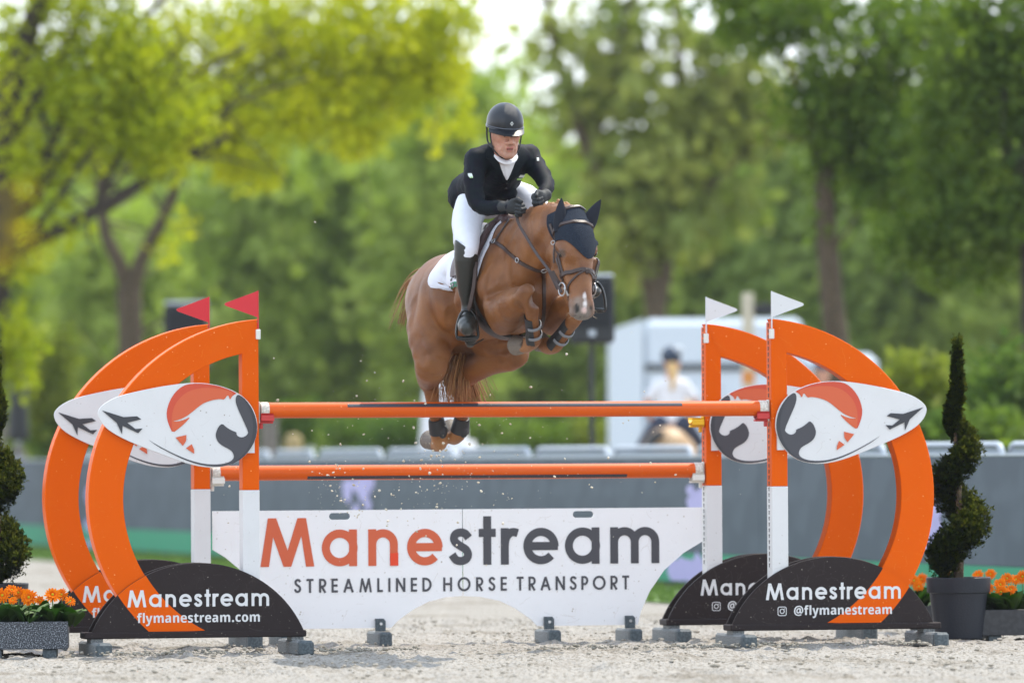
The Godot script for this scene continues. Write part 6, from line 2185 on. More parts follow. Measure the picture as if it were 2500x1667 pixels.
func make_behind() -> void:
	M.truck = mat(rgb(206, 216, 226), 0.45)
	M.truck_side = M.truck
	M.glass = mat(rgb(52, 60, 66), 0.12)
	M.tyre = mat(rgb(30, 30, 30), 0.8)
	M.wood_grey = worn(rgb(104, 98, 92), rgb(138, 132, 124), 0.85, 0.03, 4, 2.0)
	M.cream = mat(rgb(196, 188, 166), 0.7)
	M.white_cloth = mat(rgb(224, 224, 228), 0.85)
	M.blond = mat(rgb(206, 170, 110), 0.6)
	M.skin_plain = mat(rgb(200, 148, 122), 0.6)
	speaker("black loudspeaker on a pole beside the white lorry", 1392, 668, 1500, 838, 62.0)
	speaker("black loudspeaker on a pole behind the red flags", 398, 735, 505, 905, 79.0)
	# the lorry
	var lorry := thing("horse_lorry", "white horse lorry with dark window strip parked behind the barriers", "lorry")
	var z := 86.0
	var b := MB.new()
	bxp(b, 1572, 776, 1960, 1150, z, 2.3, 0.08)
	part("box_body", b, M.truck, lorry)
	var fr := MB.new()
	var q := [px(1488, 806, z + 0.8), px(1571, 778, z), px(1571, 1150, z), px(1488, 1150, z + 0.8)]
	var back := Vector3(0, 0, -1.4)
	fr.quad(q[0], q[1], q[2], q[3], Vector3(-0.5, 0, 1))
	fr.quad(q[0], q[3], q[3] + back, q[0] + back, Vector3(-1, 0, 0))
	fr.quad(q[0], q[1], q[1] + back, q[0] + back, Vector3(0, 1, 0))
	part("luton_nose", fr, M.truck_side, lorry)
	var cb := MB.new()
	bxp(cb, 1961, 862, 2146, 1150, z, 2.0, 0.12)
	part("cab", cb, M.truck, lorry)
	var band_ := MB.new()
	bxp(band_, 1575, 886, 1958, 906, z - 0.03, 0.02, 0.0)
	part("window_strip", band_, M.glass, lorry)
	var dr := MB.new()
	bxp(dr, 1690, 930, 1760, 1140, z - 0.03, 0.02, 0.0)
	part("side_door", dr, M.truck_side, lorry)
	var ws := MB.new()
	bxp(ws, 1985, 900, 2090, 985, z - 0.03, 0.02, 0.0)
	part("cab_window", ws, M.glass, lorry)
	var sk := MB.new()
	bxp(sk, 1490, 1151, 2140, 1215, z + 0.1, 2.0, 0.03)
	part("skirt", sk, M.truck_side, lorry)
	for u in [1600, 1880, 2080]:
		var w := MB.new()
		var c := at_ground(u, z - 0.05).origin + Vector3(0, 0.42, 0)
		w.tube([c, c + Vector3(0, 0, -0.28)], [0.43], 24)
		var wh := part("wheel", w, M.tyre, lorry)
		var h := MB.new()
		h.tube([c + Vector3(0, 0, 0.02), c + Vector3(0, 0, 0.001)], [0.22, 0.24], 16)
		part("hub", h, M.grey_paint, wh)
	# post with a black box, in front of the lorry
	var post := thing("timing_post", "cream post with black box and orange band in front of the white lorry", "post", at_ground(1829, 76))
	var pm := MB.new()
	pm.box(Vector3(-0.068, 0, -0.06), Vector3(0.068, 2.98, 0.06), 0.01)
	part("shaft", pm, M.cream, post)
	var bb := MB.new()
	bb.box(Vector3(0.07, 2.72, -0.08), Vector3(0.32, 2.86, 0.1), 0.01)
	part("sensor_box", bb, M.black, post)
	var ob := MB.new()
	ob.box(Vector3(-0.072, 1.93, -0.064), Vector3(0.072, 2.08, 0.064), 0.004)
	part("orange_band", ob, mat(rgb(206, 134, 60), 0.6), post)
	waiting_rider()
	# the onlooker in a cap, between the wings
	var on := thing("person", "fair haired onlooker in dark cap and pale top behind the white flags", "person")
	figure(on, 2010, 905, 72.0, M.white_cloth, M.blond, mat(rgb(60, 72, 104), 0.7))
	var sit := thing("person", "onlooker in bright blue top seated low behind the barriers", "person")
	figure(sit, 2168, 1052, 66.0, mat(rgb(34, 66, 150), 0.7), M.blond, mat(rgb(40, 42, 50), 0.7))
	# white covered stand behind the horse
	var cov := thing("covered_stand", "white cloth covered stand behind the horse's hind legs", "stand", at_ground(1082, 82))
	var cm := MB.new()
	cm.lathe([Vector2(0.0, 2.06), Vector2(0.2, 2.04), Vector2(0.25, 1.9), Vector2(0.28, 1.5), Vector2(0.33, 0.8), Vector2(0.36, 0.0)], 28)
	part("cloth_cover", cm, M.white_cloth, cov)
	var cs := MB.new()
	cs.lathe([Vector2(0.0, 1.32), Vector2(0.14, 1.3), Vector2(0.16, 1.1), Vector2(0.2, 0.0)], 20, Vector3(0.26, 0, 0.3))
	part("side_roll", cs, M.white_cloth, cov)
	# closed parasol on the left
	var par := thing("closed_parasol", "closed black parasol on a grey cross base at the arena edge", "parasol", at_ground(44, 84))
	var pp := MB.new()
	pp.lathe([Vector2(0.02, 2.52), Vector2(0.07, 2.46), Vector2(0.095, 2.3), Vector2(0.115, 1.9), Vector2(0.13, 1.5), Vector2(0.14, 1.36), Vector2(0.1, 1.34), Vector2(0.02, 1.34)], 18)
	part("folded_canopy", pp, M.black, par)
	var pl := MB.new()
	pl.tube([Vector3(0, 0, 0), Vector3(0, 1.4, 0)], [0.035], 10)
	part("pole", pl, M.grey_paint, par)
	for s in [-1.0, 1.0]:
		var br := MB.new()
		br.tube([Vector3(0, 1.28, 0), Vector3(s * 0.5, 0.02, 0)], [0.045], 8)
		part("brace", br, M.wood_grey, par)
	# post and rail fences
	for f in [["weathered grey post and rail fence beyond the barriers beside the shrubs", 2150, 2560, 1032, 1056, 70.0], ["weathered grey post and rail fence beyond the barriers behind the parasol", -60, 330, 1042, 1060, 96.0]]:
		var root := thing("rail_fence", f[0], "fence", Transform3D(), "post and rail fences")
		var rm := MB.new()
		bxp(rm, f[1], f[3], f[2], f[4], f[5], 0.05, 0.01)
		part("rail", rm, M.wood_grey, root)
		var r2 := MB.new()
		bxp(r2, f[1], f[3] + 80, f[2], f[4] + 80, f[5], 0.05, 0.01)
		part("rail", r2, M.wood_grey, root)
		for k in 4:
			var u: float = lerpf(f[1], f[2], (k + 0.6) / 4.0)
			var g := at_ground(u, f[5] - 0.06).origin
			var m := MB.new()
			m.box(g + Vector3(-0.06, 0, -0.02), Vector3(g.x + 0.06, px(u, f[3] - 36, f[5]).y, g.z + 0.05), 0.01)
			part("post", m, M.wood_grey, root)
	var sp := thing("leaning_board", "dark board with white edge leaning behind the shrubs", "board")
	var sb := MB.new()
	bxp(sb, 2238, 912, 2272, 1010, 69.0, 0.2, 0.02)
	part("board", sb, M.black, sp, Transform3D())
	var se := MB.new()
	bxp(se, 2273, 903, 2290, 1010, 69.0, 0.2, 0.02)
	part("edge_strip", se, M.white, sp)
	var bx2 := MB.new()
	bxp(bx2, 2240, 1011, 2288, 1366, 69.02, 0.15, 0.02)
	part("support", bx2, M.wood_grey, sp)
	var pil := thing("stone_pillar", "grey stone gate pillar beyond the barriers beside the higher pole's end", "pillar")
	var pi2 := MB.new()
	bxp(pi2, 636, 1030, 676, 1330, 90.0, 0.25, 0.02)
	bxp(pi2, 632, 1018, 680, 1029.5, 90.02, 0.3, 0.02)
	part("shaft", pi2, M.wood_grey, pil)
	var bag := thing("wooden_bollard", "round topped wooden bollard beyond the barriers beside the stone pillar", "bollard", at_ground(716, 88))
	var bm := MB.new()
	bm.lathe([Vector2(0.0, 1.43), Vector2(0.07, 1.42), Vector2(0.11, 1.37), Vector2(0.12, 1.28), Vector2(0.12, -0.02)], 20)
	part("shaft", bm, worn(rgb(150, 132, 92), rgb(180, 160, 112), 0.9, 0.08, 4, 3.0), bag)

func figure(root: Node3D, u: float, v: float, z: float, top: Material, hair: Material, cap: Material) -> void:
	# a standing onlooker: v is the row of the eyes
	var k := 1.0
	var h := px(u, v, z)
	var g := Vector3(h.x, 0, h.z)
	var b := Blob.new(Vector3(h.x - 0.45, -0.05, h.z - 0.35), Vector3(h.x + 0.45, h.y + 0.2, h.z + 0.35), 0.02)
	b.add(h, h + Vector3(0, -0.06, 0.015), 0.09, 0.07, 0.03)
	b.add(h + Vector3(0, -0.1, -0.01), h + Vector3(0, -0.22, -0.02), 0.05, 0.06, 0.03)
	b.chain([[h + Vector3(0, -0.32, 0), 0.13, 1.4], [h + Vector3(0, -0.55, 0), 0.12, 1.3], [h + Vector3(0, -0.78, 0), 0.13, 1.25]], 0.04, Vector3.RIGHT)
	for s in [-1.0, 1.0]:
		b.chain([[h + Vector3(s * 0.18, -0.3, 0), 0.06, 1.0], [h + Vector3(s * 0.24, -0.56, -0.02), 0.048, 1.0], [h + Vector3(s * 0.18, -0.74, 0.16), 0.036, 1.0]], 0.03)
		var hip := maxf(h.y - 0.8, 0.3)
		b.chain([[Vector3(h.x + s * 0.09, hip, h.z), 0.085, 1.0], [Vector3(h.x + s * 0.1, hip * 0.5, h.z + 0.02), 0.06, 1.0], [Vector3(h.x + s * 0.1, 0.08, h.z), 0.045, 1.0], [Vector3(h.x + s * 0.1, 0.04, h.z + 0.12), 0.04, 1.0]], 0.03)
	var mb := MB.new()
	b.build(mb)
	part("body", mb, M.skin_plain, root)
	var sh := Blob.new(Vector3(h.x - 0.45, h.y - 1.0, h.z - 0.35), Vector3(h.x + 0.45, h.y, h.z + 0.35), 0.02)
	sh.chain([[h + Vector3(0, -0.3, 0), 0.135, 1.45], [h + Vector3(0, -0.55, 0), 0.135, 1.32], [h + Vector3(0, -0.82, 0), 0.15, 1.25]], 0.0, Vector3.RIGHT)
	for s in [-1.0, 1.0]:
		sh.chain([[h + Vector3(s * 0.18, -0.3, 0), 0.075, 1.0], [h + Vector3(s * 0.23, -0.5, -0.02), 0.065, 1.0]], 0.03)
	var sm := MB.new()
	sh.build(sm)
	part("top", sm, top, root)
	var hm := MB.new()
	hm.ball(h + Vector3(0, 0.02, -0.02), Vector3(0.1, 0.105, 0.105), 16, 10)
	part("hair", hm, hair, root)
	var cm := MB.new()
	cm.ball(h + Vector3(0, 0.055, -0.005), Vector3(0.104, 0.085, 0.112), 16, 10)
	cm.box(h + Vector3(-0.07, 0.04, 0.08), h + Vector3(0.07, 0.055, 0.19), 0.006)
	part("cap", cm, cap, root)

func waiting_rider() -> void:
	var z := 72.0
	# horse seen from behind, then the rider on it
	var hr := thing("horse", "tan horse waiting behind the barriers, seen from behind", "horse")
	var g := at_ground(1630, z).origin
	var b := Blob.new(g + Vector3(-0.6, -0.05, -1.9), g + Vector3(0.6, 2.3, 0.5), 0.022)
	b.chain([[g + Vector3(0, 1.14, 0.0), 0.28, 1.0], [g + Vector3(0.05, 1.08, -0.5), 0.3, 1.0], [g + Vector3(0.12, 1.1, -1.0), 0.27, 1.0]], 0.0, Vector3.RIGHT)
	b.chain([[g + Vector3(0.12, 1.25, -1.1), 0.2, 1.0], [g + Vector3(0.2, 1.55, -1.4), 0.14, 1.0], [g + Vector3(0.22, 1.75, -1.6), 0.1, 1.0]], 0.05)
	b.add(g + Vector3(0.22, 1.75, -1.6), g + Vector3(0.26, 1.45, -1.75), 0.09, 0.06, 0.03)
	for s in [-1.0, 1.0]:
		b.chain([[g + Vector3(s * 0.15, 1.0, 0.02), 0.17, 1.0], [g + Vector3(s * 0.16, 0.68, -0.06), 0.1, 1.0], [g + Vector3(s * 0.15, 0.5, 0.06), 0.06, 1.0], [g + Vector3(s * 0.15, 0.1, 0.02), 0.045, 1.0], [g + Vector3(s * 0.15, 0.03, -0.04), 0.055, 1.0]], 0.05)
		b.chain([[g + Vector3(0.1 + s * 0.15, 0.9, -1.0), 0.11, 1.0], [g + Vector3(0.1 + s * 0.15, 0.5, -1.02), 0.055, 1.0], [g + Vector3(0.1 + s * 0.15, 0.03, -1.02), 0.05, 1.0]], 0.05)
	var coat := Cloth.new(Color(0.36, 0.22, 0.11), Color(0.5, 0.33, 0.18), 0.004, 3.0)
	var mb := MB.new()
	b.build(mb, coat)
	part("body", mb, tinted(0.5), hr)
	var t := MB.new()
	t.tube(curve([g + Vector3(-0.06, 1.36, 0.26), g + Vector3(-0.2, 1.24, 0.34), g + Vector3(-0.24, 0.95, 0.36), g + Vector3(-0.22, 0.55, 0.34)], 5), [0.035, 0.045, 0.05, 0.055, 0.055, 0.05, 0.05, 0.045, 0.04, 0.04, 0.035, 0.03, 0.03, 0.02, 0.02, 0.01], 10)
	part("tail", t, M.black, hr)
	var p := thing("person", "rider in white shirt with blond ponytail and dark helmet waiting on the tan horse", "person")
	var o := g + Vector3(0.06, 1.42, -0.5)
	var pb := Blob.new(o + Vector3(-0.6, -0.95, -0.4), o + Vector3(0.6, 1.0, 0.6), 0.018)
	pb.add(o + Vector3(0.0, 0.74, 0), o + Vector3(0.02, 0.68, -0.03), 0.09, 0.08, 0.03)
	pb.add(o + Vector3(0, 0.64, 0), o + Vector3(0, 0.52, 0), 0.05, 0.06, 0.03)
	pb.chain([[o + Vector3(0, 0.46, 0), 0.11, 1.3], [o + Vector3(0, 0.25, 0), 0.1, 1.2], [o + Vector3(0, 0.05, 0), 0.13, 1.25]], 0.04, Vector3.RIGHT)
	for s in [-1.0, 1.0]:
		pb.chain([[o + Vector3(s * 0.15, 0.46, 0), 0.055, 1.0], [o + Vector3(s * 0.27, 0.26, -0.02), 0.042, 1.0], [o + Vector3(s * 0.22, 0.08, -0.2), 0.034, 1.0]], 0.03)
		pb.chain([[o + Vector3(s * 0.12, 0.03, 0), 0.1, 1.0], [o + Vector3(s * 0.32, -0.25, -0.25), 0.075, 1.0], [o + Vector3(s * 0.34, -0.65, -0.1), 0.05, 1.0], [o + Vector3(s * 0.35, -0.75, -0.22), 0.045, 1.0]], 0.03)
	var pm := MB.new()
	pb.build(pm)
	part("body", pm, M.skin_plain, p)
	var sb := Blob.new(o + Vector3(-0.6, -0.1, -0.4), o + Vector3(0.6, 0.7, 0.4), 0.018)
	sb.chain([[o + Vector3(0, 0.45, 0), 0.12, 1.35], [o + Vector3(0, 0.25, 0), 0.115, 1.3], [o + Vector3(0, 0.06, 0), 0.13, 1.2]], 0.0, Vector3.RIGHT)
	for s in [-1.0, 1.0]:
		sb.chain([[o + Vector3(s * 0.14, 0.46, 0), 0.07, 1.0], [o + Vector3(s * 0.23, 0.34, -0.01), 0.062, 1.0]], 0.03)
	var sm := MB.new()
	sb.build(sm)
	part("shirt", sm, M.white_cloth, p)
	var lb := Blob.new(o + Vector3(-0.6, -0.95, -0.5), o + Vector3(0.6, 0.25, 0.4), 0.02)
	for s in [-1.0, 1.0]:
		lb.chain([[o + Vector3(s * 0.1, 0.02, 0.02), 0.13, 1.0], [o + Vector3(s * 0.32, -0.25, -0.25), 0.085, 1.0], [o + Vector3(s * 0.34, -0.66, -0.1), 0.06, 1.0], [o + Vector3(s * 0.35, -0.76, -0.24), 0.052, 1.0]], 0.03)
	var lm := MB.new()
	lb.build(lm)
	part("breeches", lm, mat(rgb(44, 50, 70), 0.7), p)
	var hm := MB.new()
	hm.ball(o + Vector3(0.0, 0.79, 0), Vector3(0.115, 0.11, 0.125), 18, 10)
	part("helmet", hm, mat(rgb(40, 54, 74), 0.25), p)
	var hl := MB.new()
	hl.ball(o + Vector3(0.075, 0.85, 0.06), Vector3(0.055, 0.05, 0.055), 12, 8)
	part("helmet_badge", hl, M.grey_paint, p)
	var tail := MB.new()
	tail.tube(curve([o + Vector3(0.0, 0.7, 0.1), o + Vector3(0.02, 0.56, 0.17), o + Vector3(0.0, 0.4, 0.14)], 5), [0.04, 0.05, 0.055, 0.05, 0.045, 0.04, 0.03, 0.03, 0.02, 0.02, 0.01], 8)
	part("ponytail", tail, M.blond, p)

# ---------------------------------------------------------------- planters, clipped shrubs, sand
func frond_mesh(seed_: int) -> Array:        # a flat spray of scale leaves
	var rng := RandomNumberGenerator.new()
	rng.seed = seed_
	var v := PackedVector3Array()
	var n := PackedVector3Array()
	var ix := PackedInt32Array()
	for i in 6:
		var a := (i - 2.5) * 0.36 + rng.randfn() * 0.1
		var d := Vector3(sin(a), cos(a), rng.randfn() * 0.3).normalized()
		var o := Vector3(sin(a) * 0.1, absf(i - 2.5) * -0.07, 0)
		var l := rng.randf_range(0.7, 1.1)
		var w := Vector3(d.y, -d.x, rng.randfn() * 0.4).normalized() * 0.15
		var nn := d.cross(w).normalized()
		var k := v.size()
		for p in [o, o + d * l * 0.55 + w, o + d * l, o + d * l * 0.55 - w]:
			v.append(p)
			n.append(nn)
		ix.append_array([k, k + 2, k + 1, k, k + 3, k + 2])
	return [v, n, ix]
func topiary(label: String, u: float, vb: float, vt: float, phase: float, way: float) -> void:
	var g := ground(u, vb)
	var z := -g.z
	var s := z / F
	var root := thing("spiral_shrub", label, "potted shrub", Transform3D(Basis(), g), "clipped spiral shrubs in pots")
	var pot := MB.new()
	pot.lathe([Vector2(0.0, 0.0), Vector2(0.135, 0.0), Vector2(0.142, 0.01), Vector2(0.172, 0.27), Vector2(0.176, 0.275), Vector2(0.188, 0.28), Vector2(0.193, 0.362), Vector2(0.19, 0.368), Vector2(0.178, 0.366), Vector2(0.172, 0.33), Vector2(0.0, 0.325)], 36)
	part("pot", pot, M.pot, root)
	var st := MB.new()
	var H := (vb - vt) * s
	var pts := []
	var rr := []
	for i in 12:
		var f := i / 11.0
		pts.append(Vector3(sin(f * 7.0) * 0.008, lerpf(0.32, H - 0.05, f), cos(f * 5.0) * 0.008))
		rr.append(lerpf(0.03, 0.006, f))
	st.tube(pts, rr, 8)
	part("trunk", st, M.bark, root)
	var rng := RandomNumberGenerator.new()
	rng.seed = int(u) + 77
	var mass := Mass.new()
	var twig := MB.new()
	for i in 6500:
		var f := pow(rng.randf(), 0.62)                    # 0 at the tip, 1 at the base
		var a := phase + way * TAU * (f * (vb - 150 - vt) / 186.0)
		var R := lerpf(0.0, 1.0, smoothstep(0.12, 0.62, f)) * lerpf(0.07, 0.098, f)
		var r := lerpf(0.032, 0.104, smoothstep(0.05, 0.8, f)) * (1.0 - 0.3 * smoothstep(0.92, 1.0, f))
		var y := lerpf(H, 0.42, f)
		var c := Vector3(cos(a) * R, y, sin(a) * R)
		var o := Vector3(rng.randfn(), rng.randfn(), rng.randfn()).normalized()
		var depth := pow(rng.randf(), 0.22)
		var p := c + o * Vector3(r, r * 1.2, r) * depth * (1.0 + 0.12 * rng.randfn())
		if p.y < 0.36: continue
		var up := (o * 0.4 + Vector3(0, 0.8, 0) + Vector3(rng.randfn(), rng.randfn(), rng.randfn()) * 0.5).normalized()
		var side := (up.cross(o) + Vector3(rng.randfn(), rng.randfn(), rng.randfn()) * 0.3).normalized()
		side = (side - up * side.dot(up)).normalized()
		var k := rng.randf_range(0.02, 0.034)
		mass.put(M.frond, Transform3D(Basis(side * k, up * k, side.cross(up) * k), p), Color(0.26, 0.34, 0.05).lerp(Color(0.5, 0.58, 0.09), rng.randf() ** 1.3).lerp(Color(0.6, 0.62, 0.07), 0.6 if rng.randf() < 0.2 else 0.0))
		if i % 60 == 0:
			twig.tube([Vector3(0, y - 0.05, 0), c, p], [0.006, 0.004, 0.002], 5)
	part("branches", twig, M.bark, root)
	part("foliage", mass.mesh(), M.needle, root).set_meta("kind", "stuff")

func broad_leaf(mb: MB, o: Vector3, d: Vector3, up: Vector3, len: float, wid: float) -> void:
	var s := d.cross(up).normalized()
	var n := 6
	var last := []
	for i in n + 1:
		var f := float(i) / n
		var w := wid * pow(sin(PI * pow(f, 0.75)), 0.8) * (1.0 + 0.12 * sin(f * 26.0))
		var c := o + d * len * f + up * (sin(f * PI * 0.55) * 0.3 - f * f * 0.28) * len
		var nn := (up + d * (f - 0.4) * 0.7).normalized()
		var row := [mb.vert(c - s * w + up * w * 0.3, (nn + s * 0.35).normalized()), mb.vert(c, nn), mb.vert(c + s * w + up * w * 0.3, (nn - s * 0.35).normalized())]
		if i > 0:
			for k in 2:
				mb.tri(last[k], last[k + 1], row[k])
				mb.tri(last[k + 1], row[k + 1], row[k])
		last = row
func daisy(mb: MB, c: Vector3, face: Vector3, r: float, rng: RandomNumberGenerator) -> void:
	var s := face.cross(Vector3(0.3, 1, 0.1)).normalized()
	var t := s.cross(face).normalized()
	for ring_ in 3:
		var n := 15 - ring_ * 2
		for i in n:
			var a := TAU * (i + 0.5 * ring_) / n + rng.randfn() * 0.06
			var d := (s * cos(a) + t * sin(a))
			var lift: float = [0.05, 0.3, 0.65][ring_]
			var L: float = r * [1.0, 0.86, 0.62][ring_] * rng.randf_range(0.88, 1.08)
			var w := face.cross(d).normalized() * r * 0.13
			var dir := (d + face * lift).normalized()
			var nn := (face - d * lift * 0.6).normalized()
			mb.col = Color(0.6, 0.07, 0.003).lerp(Color(0.72, 0.14, 0.004), rng.randf())
			var a0 := mb.vert(c + dir * L * 0.12, nn)
			var a1 := mb.vert(c + dir * L * 0.55 - w + face * 0.002, nn)
			var a2 := mb.vert(c + dir * L * 0.55 + w + face * 0.002, nn)
			mb.col = Color(0.78, 0.22, 0.006)
			var a3 := mb.vert(c + dir * L * 0.9 - w * 0.7, nn)
			var a4 := mb.vert(c + dir * L * 0.9 + w * 0.7, nn)
			var a5 := mb.vert(c + dir * L, nn)
			mb.tri(a0, a1, a2)
			mb.tri(a1, a3, a2)
			mb.tri(a2, a3, a4)
			mb.tri(a3, a5, a4)
	mb.col = Color(0.5, 0.4, 0.02)
	mb.ball(c + face * r * 0.1, Vector3.ONE * r * 0.17, 10, 6)
func planter(label: String, u0: float, u1: float, v0: float, v1: float, z: float, deep: float, mt: Material, heads: Array, turn: float, plants: String) -> void:
	var a := px(u0, v1, z)
	var b := px(u1, v0, z)
	var w := b.x - a.x
	var root := thing("planter_box", label, "planter", Transform3D(Basis(Vector3.UP, turn), Vector3(a.x + w * 0.5, 0, -z)), "planter boxes")
	var y0 := maxf(a.y, 0.02)
	var y1 := b.y
	var hw := w * 0.5
	for s in [[Vector3(-hw, y0, -0.02), Vector3(hw, y1, 0.0)], [Vector3(-hw, y0, -deep), Vector3(hw, y1, -deep + 0.02)], [Vector3(-hw - 0.001, y0 + 0.001, -deep + 0.0205), Vector3(-hw + 0.02, y1 - 0.001, -0.0205)], [Vector3(hw - 0.02, y0 + 0.001, -deep + 0.0205), Vector3(hw + 0.001, y1 - 0.001, -0.0205)]]:
		var m := MB.new()
		m.box(s[0], s[1], 0.003)
		part("side_board", m, mt, root)
	var so := MB.new()
	so.box(Vector3(-hw + 0.021, y0 + 0.002, -deep + 0.022), Vector3(hw - 0.021, y1 - 0.03, -0.022))
	part("soil", so, M.bark_dark, root)
	for e in [-hw * 0.6, hw * 0.6]:
		var f := MB.new()
		f.box(Vector3(e - 0.04, -0.02, -deep + 0.02), Vector3(e + 0.04, y0 - 0.001, -0.02), 0.004)
		part("foot", f, M.foot_end, root)
	var rng := RandomNumberGenerator.new()
	rng.seed = int(u0) + 5
	for h in heads:
		var c := px(h[0], h[1], z + h[2])
		var p := thing("flowering_plant", plants, "flower", Transform3D(Basis(), Vector3(c.x, y1 - 0.035, c.z)), "orange flowers in planter boxes")
		var top := Vector3(0, c.y - (y1 - 0.035), 0)
		var face := Vector3(rng.randf_range(-0.6, 0.6), rng.randf_range(0.25, 0.9), 1.0).normalized()
		var st := MB.new()
		st.tube([Vector3(rng.randfn() * 0.015, 0, 0), top * 0.6, top], [0.004, 0.0035, 0.003], 6)
		part("stem", st, M.stem, p)
		var fl := MB.new()
		daisy(fl, top, face, h[3], rng)
		part("flower_head", fl, M.petal, p)
		for k in 7:
			var lm := MB.new()
			var an := rng.randf() * TAU
			var d := Vector3(cos(an) * 0.8, rng.randf_range(0.35, 1.1), absf(sin(an)) * 0.8 - 0.1).normalized()
			lm.col = Color(0.035, 0.085, 0.016).lerp(Color(0.1, 0.19, 0.035), rng.randf())
			broad_leaf(lm, Vector3(rng.randfn() * 0.012, 0.0, rng.randfn() * 0.012), d, Vector3(0, 1, 0.2).normalized(), rng.randf_range(0.12, 0.19), rng.randf_range(0.035, 0.055))
			part("leaf", lm, M.broad, p)
func make_plants() -> void:
	M.frond = frond_mesh(6)
	M.needle = leafy(0.6, Color(0.8, 0.9, 0.4))
	M.pot = relief(mat(rgb(42, 45, 52), 0.5, 0.35), 0.05, 3, 0.1, 4.0)
	M.petal = leafy(0.7, Color(0.5, 0.2, 0.02))
	M.petal.metallic_specular = 0.15
	M.stem = mat(rgb(80, 110, 50), 0.6)
	M.broad = leafy(0.5, Color(0.35, 0.5, 0.15))
	M.granite = mat(Color.WHITE, 0.55)
	M.granite.albedo_texture = noise_tex(0.22, 2, rgb(36, 40, 47), rgb(165, 170, 176), 256, 8, 0.5, 0.85)
	M.granite.uv1_triplanar = true
	M.granite.uv1_scale = Vector3.ONE * 1.7
	M.box_black = worn(rgb(36, 38, 42), rgb(48, 50, 54), 0.5, 0.04, 4, 2.0)
	topiary("clipped spiral conifer in dark pot beside the white flagged wings", 2342, 1560, 820, 3.07, 1.0)
	topiary("clipped spiral conifer in dark pot beside the red flagged wings", -10, 1575, 840, 1.08, 1.0)
	planter("speckled grey planter box with orange flowers beside the red flagged wings", -60, 164, 1517, 1586, 36.9, 0.42, M.granite, [[4, 1454, 0.08, 0.05], [27, 1441, 0.16, 0.04], [44, 1447, 0.2, 0.042], [70, 1459, 0.06, 0.055], [96, 1466, 0.2, 0.032], [127, 1453, 0.08, 0.052], [150, 1452, 0.2, 0.04], [170, 1468, 0.12, 0.036], [30, 1466, 0.06, 0.03], [58, 1450, 0.28, 0.035]], 0.05, "orange daisy with broad leaves in the speckled grey planter")
	planter("black planter box with orange flowers in front of the dark pot", 2387, 2610, 1487, 1557, 39.0, 0.3, M.box_black, [[2386, 1433, 0.08, 0.046], [2416, 1436, 0.12, 0.036], [2443, 1428, 0.14, 0.046], [2445, 1446, 0.06, 0.046], [2460, 1413, 0.2, 0.042], [2481, 1416, 0.2, 0.042], [2498, 1408, 0.2, 0.044], [2470, 1440, 0.05, 0.04]], 0.15, "orange daisy with broad leaves in the black planter before the pot")
	planter("black planter box with orange flowers half hidden behind the dark pot", 2215, 2440, 1478, 1540, 40.6, 0.3, M.box_black, [[2232, 1418, 0.06, 0.046], [2252, 1414, 0.1, 0.042], [2244, 1432, 0.03, 0.04], [2314, 1402, 0.1, 0.034], [2389, 1404, 0.1, 0.04], [2420, 1402, 0.1, 0.04]], 0.15, "orange daisy with broad leaves in the black planter behind the pot")

func clod_mesh(seed_: int) -> ArrayMesh:
	var rng := RandomNumberGenerator.new()
	rng.seed = seed_
	var mb := MB.new()
	mb.ball(Vector3.ZERO, Vector3(1, 0.7, 1), 8, 5)
	var key := {}
	for i in mb.v.size():
		var k := Vector3i(mb.v[i] * 1000.0)
		if not key.has(k): key[k] = rng.randf_range(0.65, 1.3)
		mb.v[i] *= key[k]
	return mb.mesh()
func scatter(called: String, label: String, list: Array, cols: Array, mesh: Mesh) -> void:
	var mm := MultiMesh.new()
	mm.transform_format = MultiMesh.TRANSFORM_3D
	mm.use_colors = true
	mm.mesh = mesh
	mm.instance_count = list.size()
	for i in list.size():
		mm.set_instance_transform(i, list[i])
		mm.set_instance_color(i, cols[i])
	var o := MultiMeshInstance3D.new()
	o.name = called
	o.multimesh = mm
	o.material_override = M.clod
	add_child(o)
	tag(o, label, "sand", "", "stuff")
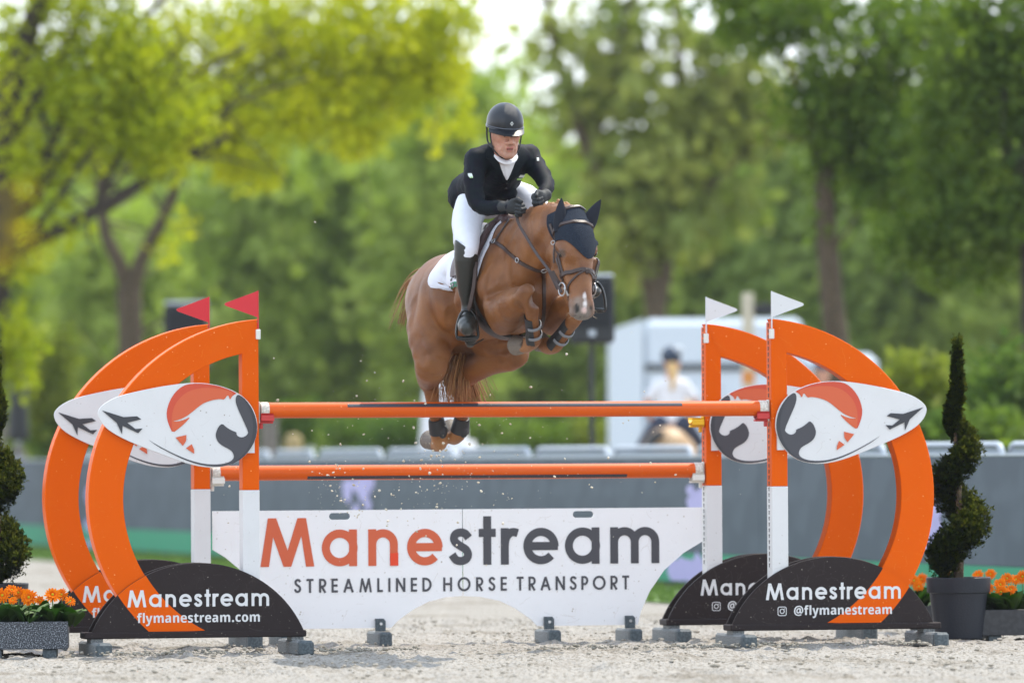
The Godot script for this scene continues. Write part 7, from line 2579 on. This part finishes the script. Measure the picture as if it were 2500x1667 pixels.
func make_clods() -> void:
	M.clod = tinted(0.95, 0.2)
	var rng := RandomNumberGenerator.new()
	rng.seed = 12
	var list := []
	var cols := []
	for i in 5200:
		var z := -rng.randf_range(32.5, 45.0)
		var x := rng.randf_range(-4.2, 4.2)
		if rng.randf() < 0.5:                         # raked together in patches
			x = roundf(x * 1.3) / 1.3 + rng.randfn() * 0.14
			z = roundf(z * 1.1) / 1.1 + rng.randfn() * 0.2
		var s := 0.0025 + 0.008 * pow(rng.randf(), 4.0) + (0.008 if rng.randf() < 0.02 else 0.0)
		list.append(Transform3D(Basis.from_euler(Vector3(0, rng.randf() * TAU, 0)).scaled(Vector3(s * rng.randf_range(0.9, 1.8), s, s)), Vector3(x, s * 0.2 + rng.randf() * 0.006, z)))
		cols.append(Color(0.25, 0.225, 0.185).lerp(Color(0.42, 0.385, 0.33), rng.randf()))
	# churned heaps round the feet of the fence
	for f in [[0.35, 0.2], [-0.95, 0.1], [-1.9, 0.25], [1.4, 0.15], [2.2, 0.2], [1.0, 0.28], [-2.3, 0.3]]:
		for i in 120:
			var p := fence * Vector3(f[0] + rng.randfn() * 0.16, 0, f[1] + rng.randfn() * 0.1)
			var s := 0.004 + 0.010 * pow(rng.randf(), 2.5)
			p.y = s * 0.3 + absf(rng.randfn()) * 0.008
			list.append(Transform3D(Basis.from_euler(Vector3(0, rng.randf() * TAU, 0)).scaled(Vector3(s, s, s)), p))
			cols.append(Color(0.19, 0.18, 0.15).lerp(Color(0.36, 0.33, 0.28), rng.randf()))
	scatter("sand_clods", "loose clods of pale sand strewn over the arena floor", list, cols, clod_mesh(3))
	list = []
	cols = []
	for c in [[820, 1165, 30, 60, 70], [860, 1215, 45, 40, 40], [1050, 1195, 50, 55, 80], [1070, 1105, 30, 20, 40], [1100, 1150, 220, 110, 150], [1300, 1100, 260, 80, 70], [1250, 800, 320, 260, 60], [950, 1050, 160, 110, 40]]:
		for i in int(c[4]):
			var s := 0.0018 + 0.0075 * pow(rng.randf(), 4.0)
			list.append(Transform3D(Basis.from_euler(Vector3(rng.randf() * TAU, rng.randf() * TAU, 0)).scaled(Vector3.ONE * s), J(c[0] + rng.randfn() * c[2], c[1] + rng.randfn() * c[3], rng.randf_range(-0.9, 0.4))))
			cols.append(Color(0.5, 0.44, 0.33).lerp(Color(0.72, 0.66, 0.54), rng.randf()))
	scatter("flying_sand", "grains and crumbs of sand thrown up below the leaping horse", list, cols, clod_mesh(4))
